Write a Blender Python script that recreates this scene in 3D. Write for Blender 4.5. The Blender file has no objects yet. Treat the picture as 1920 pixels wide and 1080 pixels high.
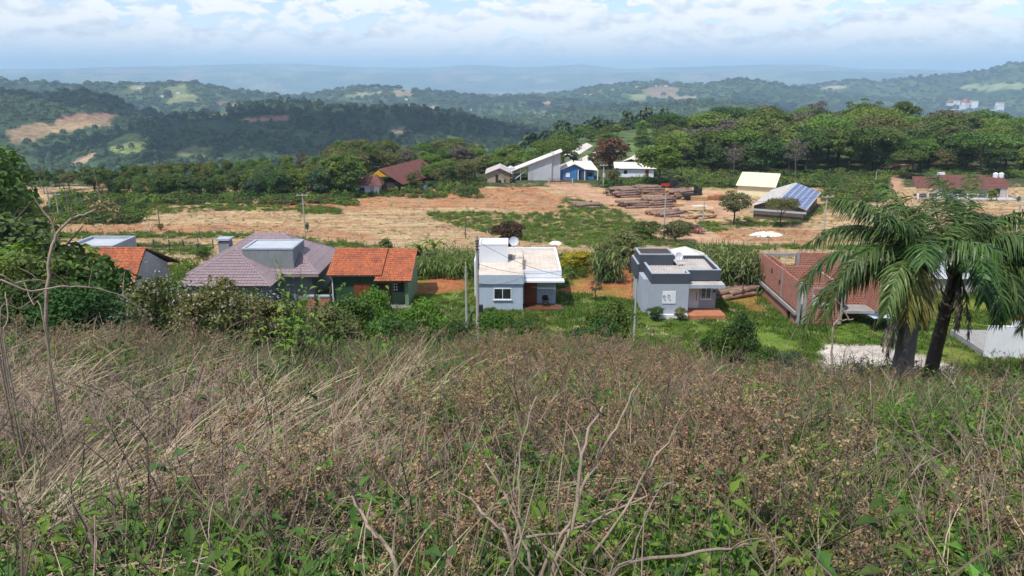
import bpy, math, random
import numpy as np
from mathutils import Vector, Matrix

R = math.radians
sc = bpy.context.scene
col = sc.collection
random.seed(7)
RNG = np.random.default_rng(11)

# ------------------------------------------------------------------ camera
F = 1450.0                      # focal length in photograph pixels (1920 wide)
P = R(15.6)                     # camera looks down by this much
CP, SP = math.cos(P), math.sin(P)
cd = bpy.data.cameras.new("Camera")
cam = bpy.data.objects.new("Camera", cd)
col.objects.link(cam)
cd.sensor_width = 36.0
cd.lens = 36.0 * F / 1920.0
cd.clip_start = 0.05
cd.clip_end = 90000.0
cam.location = (0, 0, 0)
cam.rotation_euler = (R(90) - P, 0, 0)
sc.camera = cam

# ------------------------------------------------------------------ world
SUN_EL, SUN_AZ = R(60), R(222)  # azimuth clockwise from +Y: behind the viewer's left shoulder
world = bpy.data.worlds.new("World")
sc.world = world
world.use_nodes = True
wt = world.node_tree
wt.nodes.clear()


def nd(t, typ, **kw):
    n = t.nodes.new(typ)
    for k, v in kw.items():
        setattr(n, k, v)
    return n


def mathn(t, op, a, b=None, c=None, clamp=False):
    n = nd(t, 'ShaderNodeMath', operation=op, use_clamp=clamp)
    for i, v in enumerate((a, b, c)):
        if v is None:
            continue
        if isinstance(v, (int, float)):
            n.inputs[i].default_value = v
        else:
            t.links.new(v, n.inputs[i])
    return n.outputs[0]


def mixc(t, fac, a, b, blend='MIX'):
    n = nd(t, 'ShaderNodeMix', data_type='RGBA', blend_type=blend)
    for i, v in ((0, fac), (6, a), (7, b)):
        if isinstance(v, (int, float)):
            n.inputs[i].default_value = v
        elif isinstance(v, (tuple, list)):
            n.inputs[i].default_value = (*v[:3], 1)
        else:
            t.links.new(v, n.inputs[i])
    return n.outputs[2]


def smooth(t, v, lo, hi):
    n = nd(t, 'ShaderNodeMapRange', interpolation_type='SMOOTHSTEP')
    t.links.new(v, n.inputs[0])
    n.inputs[1].default_value = lo
    n.inputs[2].default_value = hi
    return n.outputs[0]


SKY_STRENGTH = 0.15
sky = nd(wt, 'ShaderNodeTexSky', sky_type='NISHITA', sun_disc=False)
sky.sun_elevation = SUN_EL
sky.sun_rotation = SUN_AZ
sky.altitude = 400
sky.air_density = 1.0
sky.dust_density = 0.1
sky.ozone_density = 4.0
skyc = mixc(wt, 1.0, sky.outputs[0], (SKY_STRENGTH * 0.98, SKY_STRENGTH * 0.9, SKY_STRENGTH), 'MULTIPLY')
tc = nd(wt, 'ShaderNodeTexCoord')
sep = nd(wt, 'ShaderNodeSeparateXYZ')
wt.links.new(tc.outputs['Generated'], sep.inputs[0])
elz = sep.outputs[2]


def cloud_noise(dx, dz, scale=1.0, detail=9.0):
    mp = nd(wt, 'ShaderNodeMapping')
    mp.inputs['Scale'].default_value = (20 * scale, 20 * scale, 46 * scale)
    mp.inputs['Location'].default_value = (dx + 3.1, 1.7, dz + 0.25)
    wt.links.new(tc.outputs['Generated'], mp.inputs[0])
    n = nd(wt, 'ShaderNodeTexNoise')
    n.inputs['Scale'].default_value = 1.0
    n.inputs['Detail'].default_value = detail
    n.inputs['Roughness'].default_value = 0.56
    n.inputs['Distortion'].default_value = 0.25
    wt.links.new(mp.outputs[0], n.inputs[0])
    return n.outputs[0]


n0 = cloud_noise(0, 0)
n1 = cloud_noise(0.12, -0.42, detail=6.0)     # what lies towards the light: shades the undersides
nb = cloud_noise(5.0, 2.0, 0.45, 3.0)
# the lower sky holds row upon row of cumulus, the gaps open higher up
thr = mathn(wt, 'MULTIPLY_ADD', smooth(wt, elz, 0.035, 0.115), 0.14, 0.375)
d0 = mathn(wt, 'SUBTRACT', mathn(wt, 'MULTIPLY_ADD', nb, 0.35, n0), mathn(wt, 'ADD', thr, 0.175))
dens = smooth(wt, d0, -0.012, 0.05)
lit = smooth(wt, mathn(wt, 'SUBTRACT', n0, n1), -0.20, 0.08)
cl = mixc(wt, lit, (0.66, 0.72, 0.79), (0.98, 0.98, 0.975))
base = mixc(wt, dens, skyc, cl)
# distance haze lies over the clouds towards the horizon
hz = smooth(wt, elz, 0.055, -0.002)
hz = mathn(wt, 'MULTIPLY', hz, 0.86)
final = mixc(wt, hz, base, (0.61, 0.70, 0.80))
bg = nd(wt, 'ShaderNodeBackground')
wt.links.new(final, bg.inputs[0])
bg.inputs[1].default_value = 1.0
wo = nd(wt, 'ShaderNodeOutputWorld')
wt.links.new(bg.outputs[0], wo.inputs[0])

# ------------------------------------------------------------------ sun
sd = bpy.data.lights.new("Sun", 'SUN')
sd.energy = 4.0
sd.angle = R(0.53)
sd.color = (1.0, 0.955, 0.88)
sun = bpy.data.objects.new("Sun", sd)
col.objects.link(sun)
sdir = Vector((math.sin(SUN_AZ) * math.cos(SUN_EL), math.cos(SUN_AZ) * math.cos(SUN_EL), math.sin(SUN_EL)))
sun.rotation_euler = sdir.to_track_quat('Z', 'Y').to_euler()
sun.location = (-30, -30, 60)

sc.view_settings.view_transform = 'Standard'
sc.view_settings.look = 'None'
sc.view_settings.gamma = 1.0
sc.view_settings.use_curve_mapping = False
sc.view_settings.exposure = 0.28
sc.render.engine = 'CYCLES'
cy = sc.cycles
cy.max_bounces = 4
cy.diffuse_bounces = 2
cy.glossy_bounces = 2
cy.transmission_bounces = 3
cy.transparent_max_bounces = 6
cy.volume_bounces = 1
cy.use_denoising = True
cy.use_adaptive_sampling = True
cy.adaptive_threshold = 0.03
cy.caustics_reflective = False
cy.caustics_refractive = False
cy.sample_clamp_indirect = 4.0

# ------------------------------------------------------------------ numbers
_tabs = {}


def vnoise(x, y, seed=0):
    if seed not in _tabs:
        _tabs[seed] = np.random.default_rng(1000 + seed).random((256, 256))
    T = _tabs[seed]
    xi = np.floor(x).astype(int); yi = np.floor(y).astype(int)
    fx = x - xi; fy = y - yi
    fx = fx * fx * (3 - 2 * fx); fy = fy * fy * (3 - 2 * fy)
    a = T[xi & 255, yi & 255]; b = T[(xi + 1) & 255, yi & 255]
    c = T[xi & 255, (yi + 1) & 255]; d = T[(xi + 1) & 255, (yi + 1) & 255]
    return (a * (1 - fx) + b * fx) * (1 - fy) + (c * (1 - fx) + d * fx) * fy


def fbm(x, y, seed=0, octv=4):
    s = 0; a = 0.5; t = 0
    for i in range(octv):
        s = s + a * vnoise(x * 2 ** i + 17.3 * i, y * 2 ** i - 9.1 * i, seed + i)
        t += a; a *= 0.5
    return s / t


def sstep(lo, hi, v):
    t = np.clip((v - lo) / (hi - lo), 0, 1)
    return t * t * (3 - 2 * t)


def ray(px, py):
    u = (px - 960.0) / F
    v = (540.0 - py) / F
    return u, CP + v * SP, -SP + v * CP


def at(px, py, Y):
    """world point on the ray through a photograph pixel at forward distance Y"""
    a, b, c = ray(px, py)
    return Vector((a / b * Y, Y, c / b * Y))


def zat(py, Y):
    a, b, c = ray(960, py)
    return c / b * Y


def proj(x, y, z):
    dep = y * CP - z * SP
    dep = np.where(dep > 0.05, dep, np.nan) if isinstance(dep, np.ndarray) else dep
    return 960 + F * x / dep, 540 - F * (y * SP + z * CP) / dep


def zr(px, py, r):
    a, b, c = ray(px, py)
    return r * c / math.hypot(a, b)


def px2az(px):
    return math.atan((px - 960.0) * CP / F)


# ------------------------------------------------------------------ terrain
PROF = np.array([(-60, 7), (-20, 1.0), (-6, -1.2), (0, -1.95), (10, -5.0), (20, -8.1), (26, -10.1), (34, -14.0), (42, -18.0), (48, -19.2),
                 (56, -19.5), (75, -19.8), (85, -21.0), (95, -22.3), (112, -24.6), (130, -26.3), (150, -26.7),
                 (172, -26.8), (200, -26.6), (260, -26.5), (420, -26.0), (30000, -26.0)], float)


def _profile():
    ys = np.linspace(-60, 460, 2081)
    zs = np.interp(ys, PROF[:, 0], PROF[:, 1])
    k = np.ones(17) / 17
    for _ in range(2):
        zp = np.pad(zs, 8, mode='edge')
        zs = np.convolve(zp, k, mode='valid')
    return ys, zs


PY, PZ = _profile()
EDGE = np.array([(-900, 236), (300, 222), (760, 236), (900, 248), (1040, 300), (1200, 380), (1500, 420), (3000, 430)], float)
EDGE_AZ = np.array([px2az(p) for p in EDGE[:, 0]])
VAL = np.array([(0, -120), (300, -120), (500, -150), (1000, -165), (1500, -190), (3000, -225), (6000, -275), (9000, -290), (40000, -295)], float)

RIDGES = [
    # silhouette in the photograph, distance, width in front, width behind
    dict(s=[(-700, 185), (-300, 180), (0, 178), (60, 176), (110, 181), (150, 175), (190, 184), (255, 208), (330, 235), (420, 275), (520, 330)], r=1750, wf=520, wb=420, seed=31),
    dict(s=[(-300, 330), (60, 290), (150, 262), (230, 240), (320, 222), (400, 215), (470, 199), (540, 195), (600, 200), (680, 205), (780, 207), (850, 215), (900, 228), (960, 243), (1010, 248), (1100, 275), (1250, 330)], r=1350, wf=480, wb=430, seed=37),
    dict(s=[(-800, 150), (0, 154), (40, 156), (150, 161), (250, 157), (285, 158), (330, 156), (360, 158), (420, 170), (510, 180), (620, 195), (760, 215)], r=3300, wf=750, wb=600, seed=41),
    dict(s=[(400, 215), (480, 197), (540, 188), (640, 168), (700, 165), (740, 166), (780, 172), (850, 178), (920, 186), (1000, 182), (1060, 186), (1200, 200), (1400, 225)], r=3700, wf=800, wb=650, seed=43),
    dict(s=[(800, 232), (960, 222), (1080, 208), (1180, 202), (1300, 195), (1420, 200), (1500, 215), (1620, 240)], r=2300, wf=600, wb=500, seed=47),
    dict(s=[(900, 190), (1040, 176), (1120, 162), (1180, 156), (1240, 153), (1290, 160), (1330, 158), (1380, 151), (1430, 155), (1490, 164), (1560, 175), (1700, 190)], r=4600, wf=950, wb=800, seed=53),
    dict(s=[(1350, 180), (1480, 168), (1560, 154), (1600, 150), (1650, 154), (1720, 146), (1800, 139), (1850, 134), (1890, 122), (1925, 123), (2100, 130), (2600, 128)], r=5800, wf=1400, wb=1000, seed=59),
    dict(s=[(-900, 131), (0, 131), (200, 128), (400, 123), (500, 119), (600, 122), (680, 126), (800, 128), (890, 123), (960, 127), (1030, 124), (1090, 120), (1160, 128), (1250, 126), (1400, 123), (1540, 122), (1620, 129), (1800, 133), (2000, 133), (2800, 130)], r=17500, wf=3200, wb=4000, seed=61),
    dict(s=[(-900, 136), (300, 137), (500, 132), (800, 139), (1000, 136), (1200, 135), (1400, 138), (1550, 133), (1700, 137), (2000, 141), (2800, 140)], r=13500, wf=1700, wb=2000, seed=67),
]
for d in RIDGES:
    d['az'] = np.array([px2az(p) for p, q in d['s']])
    d['z'] = np.array([zr(p, q, d['r']) for p, q in d['s']])


def Zfar(az, r):
    zv = np.interp(r, VAL[:, 0], VAL[:, 1])
    x, y = r * np.sin(az), r * np.cos(az)
    zv = zv + (fbm(x / 900, y / 900, 3, 4) - 0.5) * np.clip(r * 0.03, 0, 60)
    out = zv
    for d in RIDGES:
        rc = d['r'] * (1 + 0.10 * (fbm(az * 5 + 3, az * 0 + d['seed'], d['seed'], 2) - 0.5))
        zc = np.interp(az, d['az'], d['z']) * (rc / d['r'])
        t = r - rc
        t = np.where(t < 0, t / d['wf'], t / d['wb'])
        g = np.exp(-t * t)
        gul = (fbm(x / (d['wf'] * 0.45), y / (d['wf'] * 0.45), d['seed'] + 5, 4) - 0.5)
        h = zv + (zc - zv) * g + gul * d['wf'] * 0.11 * (1 - 0.8 * g) * sstep(0.03, 0.3, g)
        k = 6.0
        m = np.maximum(out, h)
        out = m + k * np.log(np.exp((out - m) / k) + np.exp((h - m) / k))
    return out


def Z(x, y):
    x = np.asarray(x, float); y = np.asarray(y, float)
    r = np.hypot(x, y) + 1e-6
    az = np.arctan2(x, np.maximum(y, 1e-3))
    zn = np.interp(y, PY, PZ)
    rough = sstep(2, 14, y) * (1 - sstep(38, 46, y)) * 0.9 + sstep(80, 100, y) * 0.5
    zn = zn + (fbm(x / 7, y / 7, 71, 3) - 0.5) * rough
    # the slope falls a little lower under the palms on the right, and stands a little prouder on the left
    zn = zn - 0.8 * sstep(1, 8, x) * sstep(9, 17, y) * (1 - sstep(30, 42, y))
    zn = zn + 0.35 * sstep(-1, -8, x) * sstep(6, 14, y) * (1 - sstep(26, 40, y))
    # the brick house stands on a bank with lower ground to its left
    e = np.interp(az, EDGE_AZ, EDGE[:, 1])
    dr = np.maximum(r - e, 0)
    zn = zn - 0.42 * dr * dr / (dr + 40)
    zf = Zfar(az, r)
    k = 5.0
    m = np.maximum(zn, zf)
    return m + k * np.log(np.exp(np.clip((zn - m) / k, -60, 0)) + np.exp(np.clip((zf - m) / k, -60, 0)))


# a height table of the near land, for quick look-ups
_GX0, _GY0, _GS = -340.0, -10.0, 0.5
_gx = np.arange(_GX0, 340.01, _GS); _gy = np.arange(_GY0, 480.01, _GS)
_GT = Z(*np.meshgrid(_gx, _gy))


def Zq(x, y):
    u = np.clip((np.asarray(x, float) - _GX0) / _GS, 0, len(_gx) - 1.001); v = np.clip((np.asarray(y, float) - _GY0) / _GS, 0, len(_gy) - 1.001)
    i = u.astype(int); j = v.astype(int); fu = u - i; fv = v - j
    return (_GT[j, i] * (1 - fu) + _GT[j, i + 1] * fu) * (1 - fv) + (_GT[j + 1, i] * (1 - fu) + _GT[j + 1, i + 1] * fu) * fv


def zg(x, y):
    return float(Zq(np.array([x]), np.array([y]))[0])


_march = np.concatenate([np.arange(1.2, 30, 0.05), np.arange(30, 240, 0.15), np.arange(240, 478, 1.0)])


def G(px, py):
    """where the ray through a photograph pixel first meets the ground"""
    a, b, c = ray(px, py)
    Y = _march
    X = a / b * Y
    zz = c / b * Y
    below = zz < Zq(X, Y)
    i = int(np.argmax(below)) if below.any() else len(Y) - 1
    return Vector((X[i], Y[i], zg(X[i], Y[i])))


def inpoly(px, py, poly):
    n = len(poly); inside = np.zeros(px.shape, bool)
    j = n - 1
    for i in range(n):
        xi, yi = poly[i]; xj, yj = poly[j]
        c = ((yi > py) != (yj > py)) & (px < (xj - xi) * (py - yi) / (yj - yi + 1e-12) + xi)
        inside ^= c
        j = i
    return inside


# ------------------------------------------------------------------ mesh helpers
class Acc:
    """collects vertices and faces (arrays) into one mesh"""

    def __init__(self):
        self.v = []; self.f = []; self.n = 0; self.sh = []; self.mi = []

    def add(self, v, f, shade=None, mi=0):
        v = np.asarray(v, float).reshape(-1, 3)
        f = np.asarray(f, int)
        self.v.append(v); self.f.append(f + self.n); self.n += len(v)
        if shade is None:
            shade = 0.5
        self.sh.append(np.broadcast_to(np.asarray(shade, float), (len(f),)))
        self.mi.append(np.full(len(f), mi))
        return self

    def box(self, x0, x1, y0, y1, z0, z1, mi=0):
        v = [(x0, y0, z0), (x1, y0, z0), (x1, y1, z0), (x0, y1, z0), (x0, y0, z1), (x1, y0, z1), (x1, y1, z1), (x0, y1, z1)]
        f = [(0, 3, 2, 1), (4, 5, 6, 7), (0, 1, 5, 4), (1, 2, 6, 5), (2, 3, 7, 6), (3, 0, 4, 7)]
        return self.add(v, f, mi=mi)

    def prism(self, pts, h0, h1, axis='z', mi=0):
        """extrude a polygon: pts in the plane across the axis"""
        n = len(pts)
        if axis == 'z':
            A = [(p[0], p[1], h0) for p in pts]; B = [(p[0], p[1], h1) for p in pts]
        elif axis == 'y':
            A = [(p[0], h0, p[1]) for p in pts]; B = [(p[0], h1, p[1]) for p in pts]
        else:
            A = [(h0, p[0], p[1]) for p in pts]; B = [(h1, p[0], p[1]) for p in pts]
        base = self.n
        self.v.append(np.array(A + B, float)); self.n += 2 * n
        for i in range(n):
            j = (i + 1) % n
            self._q((base + i, base + j, base + n + j, base + n + i), mi)
        c0 = np.mean(A, axis=0); c1 = np.mean(B, axis=0)
        self.v.append(np.array([c0, c1])); k = self.n; self.n += 2
        for i in range(n):
            j = (i + 1) % n
            self._q((k, base + j, base + i), mi)
            self._q((k + 1, base + n + i, base + n + j), mi)
        return self

    def _q(self, idx, mi=0):
        self.f.append(np.array([idx])); self.sh.append(np.array([0.5])); self.mi.append(np.array([mi]))

    def quad(self, a, b, c, d, mi=0, shade=0.5):
        return self.add([a, b, c, d], [(0, 1, 2, 3)], shade, mi)

    def slab(self, a, b, c, d, t, mi=0):
        """a quad given thickness t downwards"""
        T = Vector((0, 0, -t))
        pts = [Vector(p) for p in (a, b, c, d)]
        v = [tuple(p) for p in pts] + [tuple(p + T) for p in pts]
        f = [(0, 1, 2, 3), (7, 6, 5, 4), (0, 4, 5, 1), (1, 5, 6, 2), (2, 6, 7, 3), (3, 7, 4, 0)]
        return self.add(v, f, mi=mi)

    def tube(self, pts, rad, n=6, shade=0.5, mi=0, cap=True):
        pts = np.asarray(pts, float)
        k = len(pts)
        rad = np.broadcast_to(np.asarray(rad, float), (k,))
        T = np.gradient(pts, axis=0)
        T /= np.linalg.norm(T, axis=1, keepdims=True) + 1e-9
        ref = np.array([0, 0, 1.0]) if abs(T[:, 2]).mean() < 0.8 else np.array([1.0, 0, 0])
        N = np.cross(T, ref); N /= np.linalg.norm(N, axis=1, keepdims=True) + 1e-9
        B = np.cross(T, N)
        a = np.arange(n) * 2 * math.pi / n
        v = pts[:, None, :] + rad[:, None, None] * (np.cos(a)[None, :, None] * N[:, None, :] + np.sin(a)[None, :, None] * B[:, None, :])
        i = np.arange(k - 1)[:, None] * n; j = np.arange(n)[None, :]; j2 = (j + 1) % n
        f = np.stack([i + j, i + j2, i + n + j2, i + n + j], -1).reshape(-1, 4)
        base = self.n
        self.add(v.reshape(-1, 3), f, shade, mi)
        if cap and n > 3:
            self.f.append(np.arange(base, base + n)[::-1][None, :]); self.sh.append(np.array([0.5])); self.mi.append(np.array([mi]))
            self.f.append(np.arange(base + (k - 1) * n, base + k * n)[None, :]); self.sh.append(np.array([0.5])); self.mi.append(np.array([mi]))
        return self

    def mesh(self, name, mats, smooth_shade=False, attr=True):
        me = bpy.data.meshes.new(name)
        V = np.concatenate(self.v)
        loops = np.concatenate([f.reshape(-1) for f in self.f])
        tot = np.concatenate([np.full(len(f), f.shape[1]) for f in self.f])
        st = np.concatenate([[0], np.cumsum(tot)[:-1]])
        me.vertices.add(len(V)); me.vertices.foreach_set('co', V.ravel())
        me.loops.add(len(loops)); me.loops.foreach_set('vertex_index', loops.astype(np.int32))
        me.polygons.add(len(tot))
        me.polygons.foreach_set('loop_start', st.astype(np.int32))
        me.polygons.foreach_set('loop_total', tot.astype(np.int32))
        me.polygons.foreach_set('material_index', np.concatenate(self.mi).astype(np.int32))
        me.polygons.foreach_set('use_smooth', np.full(len(tot), bool(smooth_shade)))
        if attr:
            a = me.attributes.new('shade', 'FLOAT', 'FACE')
            a.data.foreach_set('value', np.concatenate(self.sh).astype(np.float32))
        for m in (mats if isinstance(mats, (list, tuple)) else [mats]):
            me.materials.append(m)
        me.update(calc_edges=True)
        me.validate()
        return me

    def build(self, name, mats, parent=None, smooth_shade=False, loc=None, rotz=0.0):
        o = bpy.data.objects.new(name, self.mesh(name, mats, smooth_shade))
        col.objects.link(o)
        if parent is not None:
            o.parent = parent
        if loc is not None:
            o.location = loc
        o.rotation_euler.z = rotz
        return o


def tag(o, label=None, cat=None, group=None, kind=None):
    if label: o['label'] = label
    if cat: o['category'] = cat
    if group: o['group'] = group
    if kind: o['kind'] = kind
    return o


def thing(name, label, cat, loc=(0, 0, 0), rotz=0.0, group=None):
    o = bpy.data.objects.new(name, None)
    o.empty_display_size = 0.3
    col.objects.link(o)
    o.location = loc
    o.rotation_euler = (0, 0, rotz)
    return tag(o, label, cat, group)


def link(me, name, parent, loc=(0, 0, 0), rot=(0, 0, 0), scale=(1, 1, 1), mat=None):
    o = bpy.data.objects.new(name, me)
    col.objects.link(o)
    o.parent = parent
    o.location = loc; o.rotation_euler = rot; o.scale = scale
    if mat is not None:
        o.material_slots[0].link = 'OBJECT'
        o.material_slots[0].material = mat
    return o


# ------------------------------------------------------------------ materials
def newmat(name):
    m = bpy.data.materials.new(name)
    m.use_nodes = True
    t = m.node_tree
    t.nodes.clear()
    out = nd(t, 'ShaderNodeOutputMaterial')
    return m, t, out


def ramp(t, v, stops):
    n = nd(t, 'ShaderNodeValToRGB')
    t.links.new(v, n.inputs[0])
    el = n.color_ramp.elements
    while len(el) < len(stops):
        el.new(0.5)
    for e, (p, c) in zip(el, stops):
        e.position = p
        e.color = (*c, 1)
    return n.outputs[0]


def noise(t, scale, detail=4, coord='Object', stretch=None, rough=0.55):
    tcn = nd(t, 'ShaderNodeTexCoord')
    n = nd(t, 'ShaderNodeTexNoise')
    n.inputs['Scale'].default_value = scale
    n.inputs['Detail'].default_value = detail
    n.inputs['Roughness'].default_value = rough
    src = tcn.outputs[coord]
    if stretch:
        mp = nd(t, 'ShaderNodeMapping')
        mp.inputs['Scale'].default_value = stretch
        t.links.new(src, mp.inputs[0]); src = mp.outputs[0]
    t.links.new(src, n.inputs[0])
    return n.outputs[0]


def mat(name, c, rough=0.75, var=0.18, scale=1.2, streak=0.12, bump=0.0, bscale=20, metallic=0.0, spec=0.3, dirt=None, dirt_amt=0.0):
    """painted or plain surface: base colour with patchy wear, rain streaks and fine relief"""
    m, t, out = newmat(name)
    b = nd(t, 'ShaderNodeBsdfPrincipled')
    n = noise(t, scale, 6)
    dark = tuple(x * (1 - var) for x in c)
    lite = tuple(min(1, x * (1 + var * 0.6)) for x in c)
    cc = ramp(t, n, [(0.3, dark), (0.7, lite)])
    if streak:
        s = noise(t, 3.0, 4, stretch=(3.5, 3.5, 0.25))
        s = smooth(t, s, 0.42, 0.72)
        cc = mixc(t, mathn(t, 'MULTIPLY', s, streak), cc, tuple(x * 0.45 for x in c))
    if dirt:
        dn = noise(t, 0.9, 8, rough=0.7)
        cc = mixc(t, mathn(t, 'MULTIPLY', smooth(t, dn, 0.45, 0.68), dirt_amt), cc, dirt)
    t.links.new(cc, b.inputs['Base Color'])
    b.inputs['Roughness'].default_value = rough
    b.inputs['Metallic'].default_value = metallic
    b.inputs['Specular IOR Level'].default_value = spec
    if bump:
        bp = nd(t, 'ShaderNodeBump')
        bp.inputs['Strength'].default_value = bump
        bp.inputs['Distance'].default_value = 0.02
        t.links.new(noise(t, bscale, 5), bp.inputs['Height'])
        t.links.new(bp.outputs[0], b.inputs['Normal'])
    t.links.new(b.outputs[0], out.inputs[0])
    return m


def leafmat(name, c0, c1, trans=0.25, objvar=0.35, rough=0.6):
    """foliage: leaf to leaf and plant to plant variation, a little light passes through"""
    m, t, out = newmat(name)
    a = nd(t, 'ShaderNodeAttribute', attribute_name='shade')
    oi = nd(t, 'ShaderNodeObjectInfo')
    c = mixc(t, a.outputs['Fac'], c0, c1)
    val = mathn(t, 'MULTIPLY_ADD', oi.outputs['Random'], objvar, 1 - objvar * 0.5)
    hsv = nd(t, 'ShaderNodeHueSaturation')
    hsv.inputs['Hue'].default_value = 0.5
    t.links.new(mathn(t, 'MULTIPLY_ADD', mathn(t, 'FRACT', mathn(t, 'MULTIPLY', oi.outputs['Random'], 7.13)), 0.05, 0.475), hsv.inputs['Hue'])
    t.links.new(val, hsv.inputs['Value'])
    t.links.new(c, hsv.inputs['Color'])
    b = nd(t, 'ShaderNodeBsdfPrincipled')
    t.links.new(hsv.outputs[0], b.inputs['Base Color'])
    b.inputs['Roughness'].default_value = rough
    b.inputs['Specular IOR Level'].default_value = 0.25
    if trans > 0:
        tr = nd(t, 'ShaderNodeBsdfTranslucent')
        t.links.new(mixc(t, 1.0, hsv.outputs[0], (1.3, 1.35, 0.6), 'MULTIPLY'), tr.inputs[0])
        mx = nd(t, 'ShaderNodeMixShader')
        mx.inputs[0].default_value = trans
        t.links.new(b.outputs[0], mx.inputs[1]); t.links.new(tr.outputs[0], mx.inputs[2])
        t.links.new(mx.outputs[0], out.inputs[0])
    else:
        t.links.new(b.outputs[0], out.inputs[0])
    return m


M = {}
M['leaf_dark'] = leafmat('leaf_dark', (0.032, 0.066, 0.017), (0.09, 0.148, 0.034))
M['leaf_mid'] = leafmat('leaf_mid', (0.055, 0.10, 0.022), (0.14, 0.205, 0.042))
M['leaf_light'] = leafmat('leaf_light', (0.09, 0.15, 0.024), (0.20, 0.28, 0.05))
M['leaf_olive'] = leafmat('leaf_olive', (0.085, 0.096, 0.03), (0.195, 0.195, 0.072))
M['leaf_brown'] = leafmat('leaf_brown', (0.085, 0.045, 0.024), (0.20, 0.105, 0.05))
M['leaf_grey'] = leafmat('leaf_grey', (0.08, 0.07, 0.055), (0.18, 0.155, 0.125), trans=0.1)
M['leaf_bright'] = leafmat('leaf_bright', (0.06, 0.14, 0.012), (0.13, 0.24, 0.025))
M['leaf_purple'] = leafmat('leaf_purple', (0.04, 0.024, 0.016), (0.12, 0.07, 0.04))
M['leaf_yellow'] = leafmat('leaf_yellow', (0.16, 0.17, 0.01), (0.48, 0.40, 0.02))
M['leaf_blue'] = leafmat('leaf_blue', (0.04, 0.08, 0.042), (0.10, 0.16, 0.085))
M['palm_leaf'] = leafmat('palm_leaf', (0.026, 0.068, 0.014), (0.10, 0.165, 0.045), trans=0.15, rough=0.4)
M['palm_yellow'] = leafmat('palm_yellow', (0.10, 0.12, 0.02), (0.26, 0.23, 0.07), trans=0.15)
M['palm_dead'] = leafmat('palm_dead', (0.12, 0.10, 0.075), (0.28, 0.24, 0.19), trans=0.05)
M['weed'] = leafmat('weed', (0.055, 0.12, 0.014), (0.145, 0.245, 0.032), objvar=0.5)
M['weed_dark'] = leafmat('weed_dark', (0.026, 0.07, 0.014), (0.075, 0.145, 0.028), objvar=0.5)
M['grass'] = leafmat('grass', (0.065, 0.125, 0.014), (0.16, 0.25, 0.035), objvar=0.5)
M['lawn'] = leafmat('lawn', (0.055, 0.11, 0.012), (0.12, 0.19, 0.025), objvar=0.4)
M['straw'] = leafmat('straw', (0.21, 0.155, 0.095), (0.52, 0.42, 0.275), trans=0.08, objvar=0.5)
M['dry'] = leafmat('dry', (0.12, 0.088, 0.064), (0.33, 0.255, 0.19), trans=0.0, objvar=0.6, rough=0.8)
M['seed'] = leafmat('seed', (0.13, 0.08, 0.042), (0.38, 0.265, 0.145), trans=0.1, objvar=0.5)
M['flower'] = leafmat('flower', (0.22, 0.17, 0.18), (0.46, 0.40, 0.41), trans=0.1)
M['maize'] = leafmat('maize', (0.06, 0.10, 0.02), (0.22, 0.27, 0.08), objvar=0.4)
M['pinkf'] = leafmat('pink_petal', (0.5, 0.25, 0.3), (0.7, 0.5, 0.5))
M['bark'] = mat('bark', (0.085, 0.065, 0.048), 0.9, 0.35, 4, 0.2, bump=0.5, bscale=12)
M['bark_grey'] = mat('bark_grey', (0.19, 0.17, 0.145), 0.9, 0.3, 4, 0.2, bump=0.4, bscale=12)
M['white'] = mat('white_paint', (0.72, 0.74, 0.77), 0.7, 0.07, 0.7, 0.10)
M['paleblue'] = mat('pale_blue_paint', (0.40, 0.48, 0.57), 0.75, 0.08, 0.8, 0.10)
M['lightgrey'] = mat('light_grey_paint', (0.36, 0.40, 0.46), 0.75, 0.08, 0.8, 0.12)
M['slate'] = mat('slate_paint', (0.062, 0.072, 0.092), 0.7, 0.12, 0.9, 0.08)
M['capgrey'] = mat('parapet_cap', (0.36, 0.40, 0.45), 0.7, 0.12, 1.5, 0.1)
M['concrete'] = mat('concrete', (0.30, 0.29, 0.275), 0.9, 0.2, 1.3, 0.3, bump=0.3)
M['render_grey'] = mat('grey_render', (0.235, 0.25, 0.262), 0.85, 0.16, 1.1, 0.32, bump=0.15)
M['palegrey'] = mat('pale_grey_render', (0.42, 0.41, 0.39), 0.85, 0.12, 1.0, 0.2)
M['beige_roof'] = mat('beige_sheet', (0.60, 0.52, 0.43), 0.7, 0.12, 0.6, 0.05, dirt=(0.35, 0.30, 0.26), dirt_amt=0.5)
M['fibre'] = mat('fibre_cement', (0.46, 0.43, 0.40), 0.8, 0.18, 1.0, 0.1, dirt=(0.24, 0.21, 0.19), dirt_amt=0.45)
M['fibre_white'] = mat('pale_sheet', (0.68, 0.63, 0.56), 0.6, 0.12, 0.5, 0.05, dirt=(0.42, 0.37, 0.32), dirt_amt=0.35)
M['tile'] = mat('clay_tile', (0.43, 0.135, 0.06), 0.8, 0.5, 4.5, 0.0, dirt=(0.17, 0.065, 0.045), dirt_amt=0.65)
M['plum'] = mat('plum_tile', (0.27, 0.205, 0.215), 0.5, 0.14, 2.2, 0.0, spec=0.45)
M['brownroof'] = mat('red_brown_roof', (0.155, 0.062, 0.05), 0.65, 0.22, 1.2, 0.1)
M['green'] = mat('dark_green_paint', (0.028, 0.072, 0.034), 0.75, 0.15, 1.0, 0.15)
M['ltgreen'] = mat('sage_paint', (0.16, 0.25, 0.14), 0.75, 0.12, 1.0, 0.2)
M['wood_red'] = mat('red_wood', (0.19, 0.055, 0.024), 0.5, 0.18, 3, 0.1)
M['wood_brown'] = mat('brown_wood', (0.14, 0.055, 0.032), 0.6, 0.2, 3, 0.1)
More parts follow.
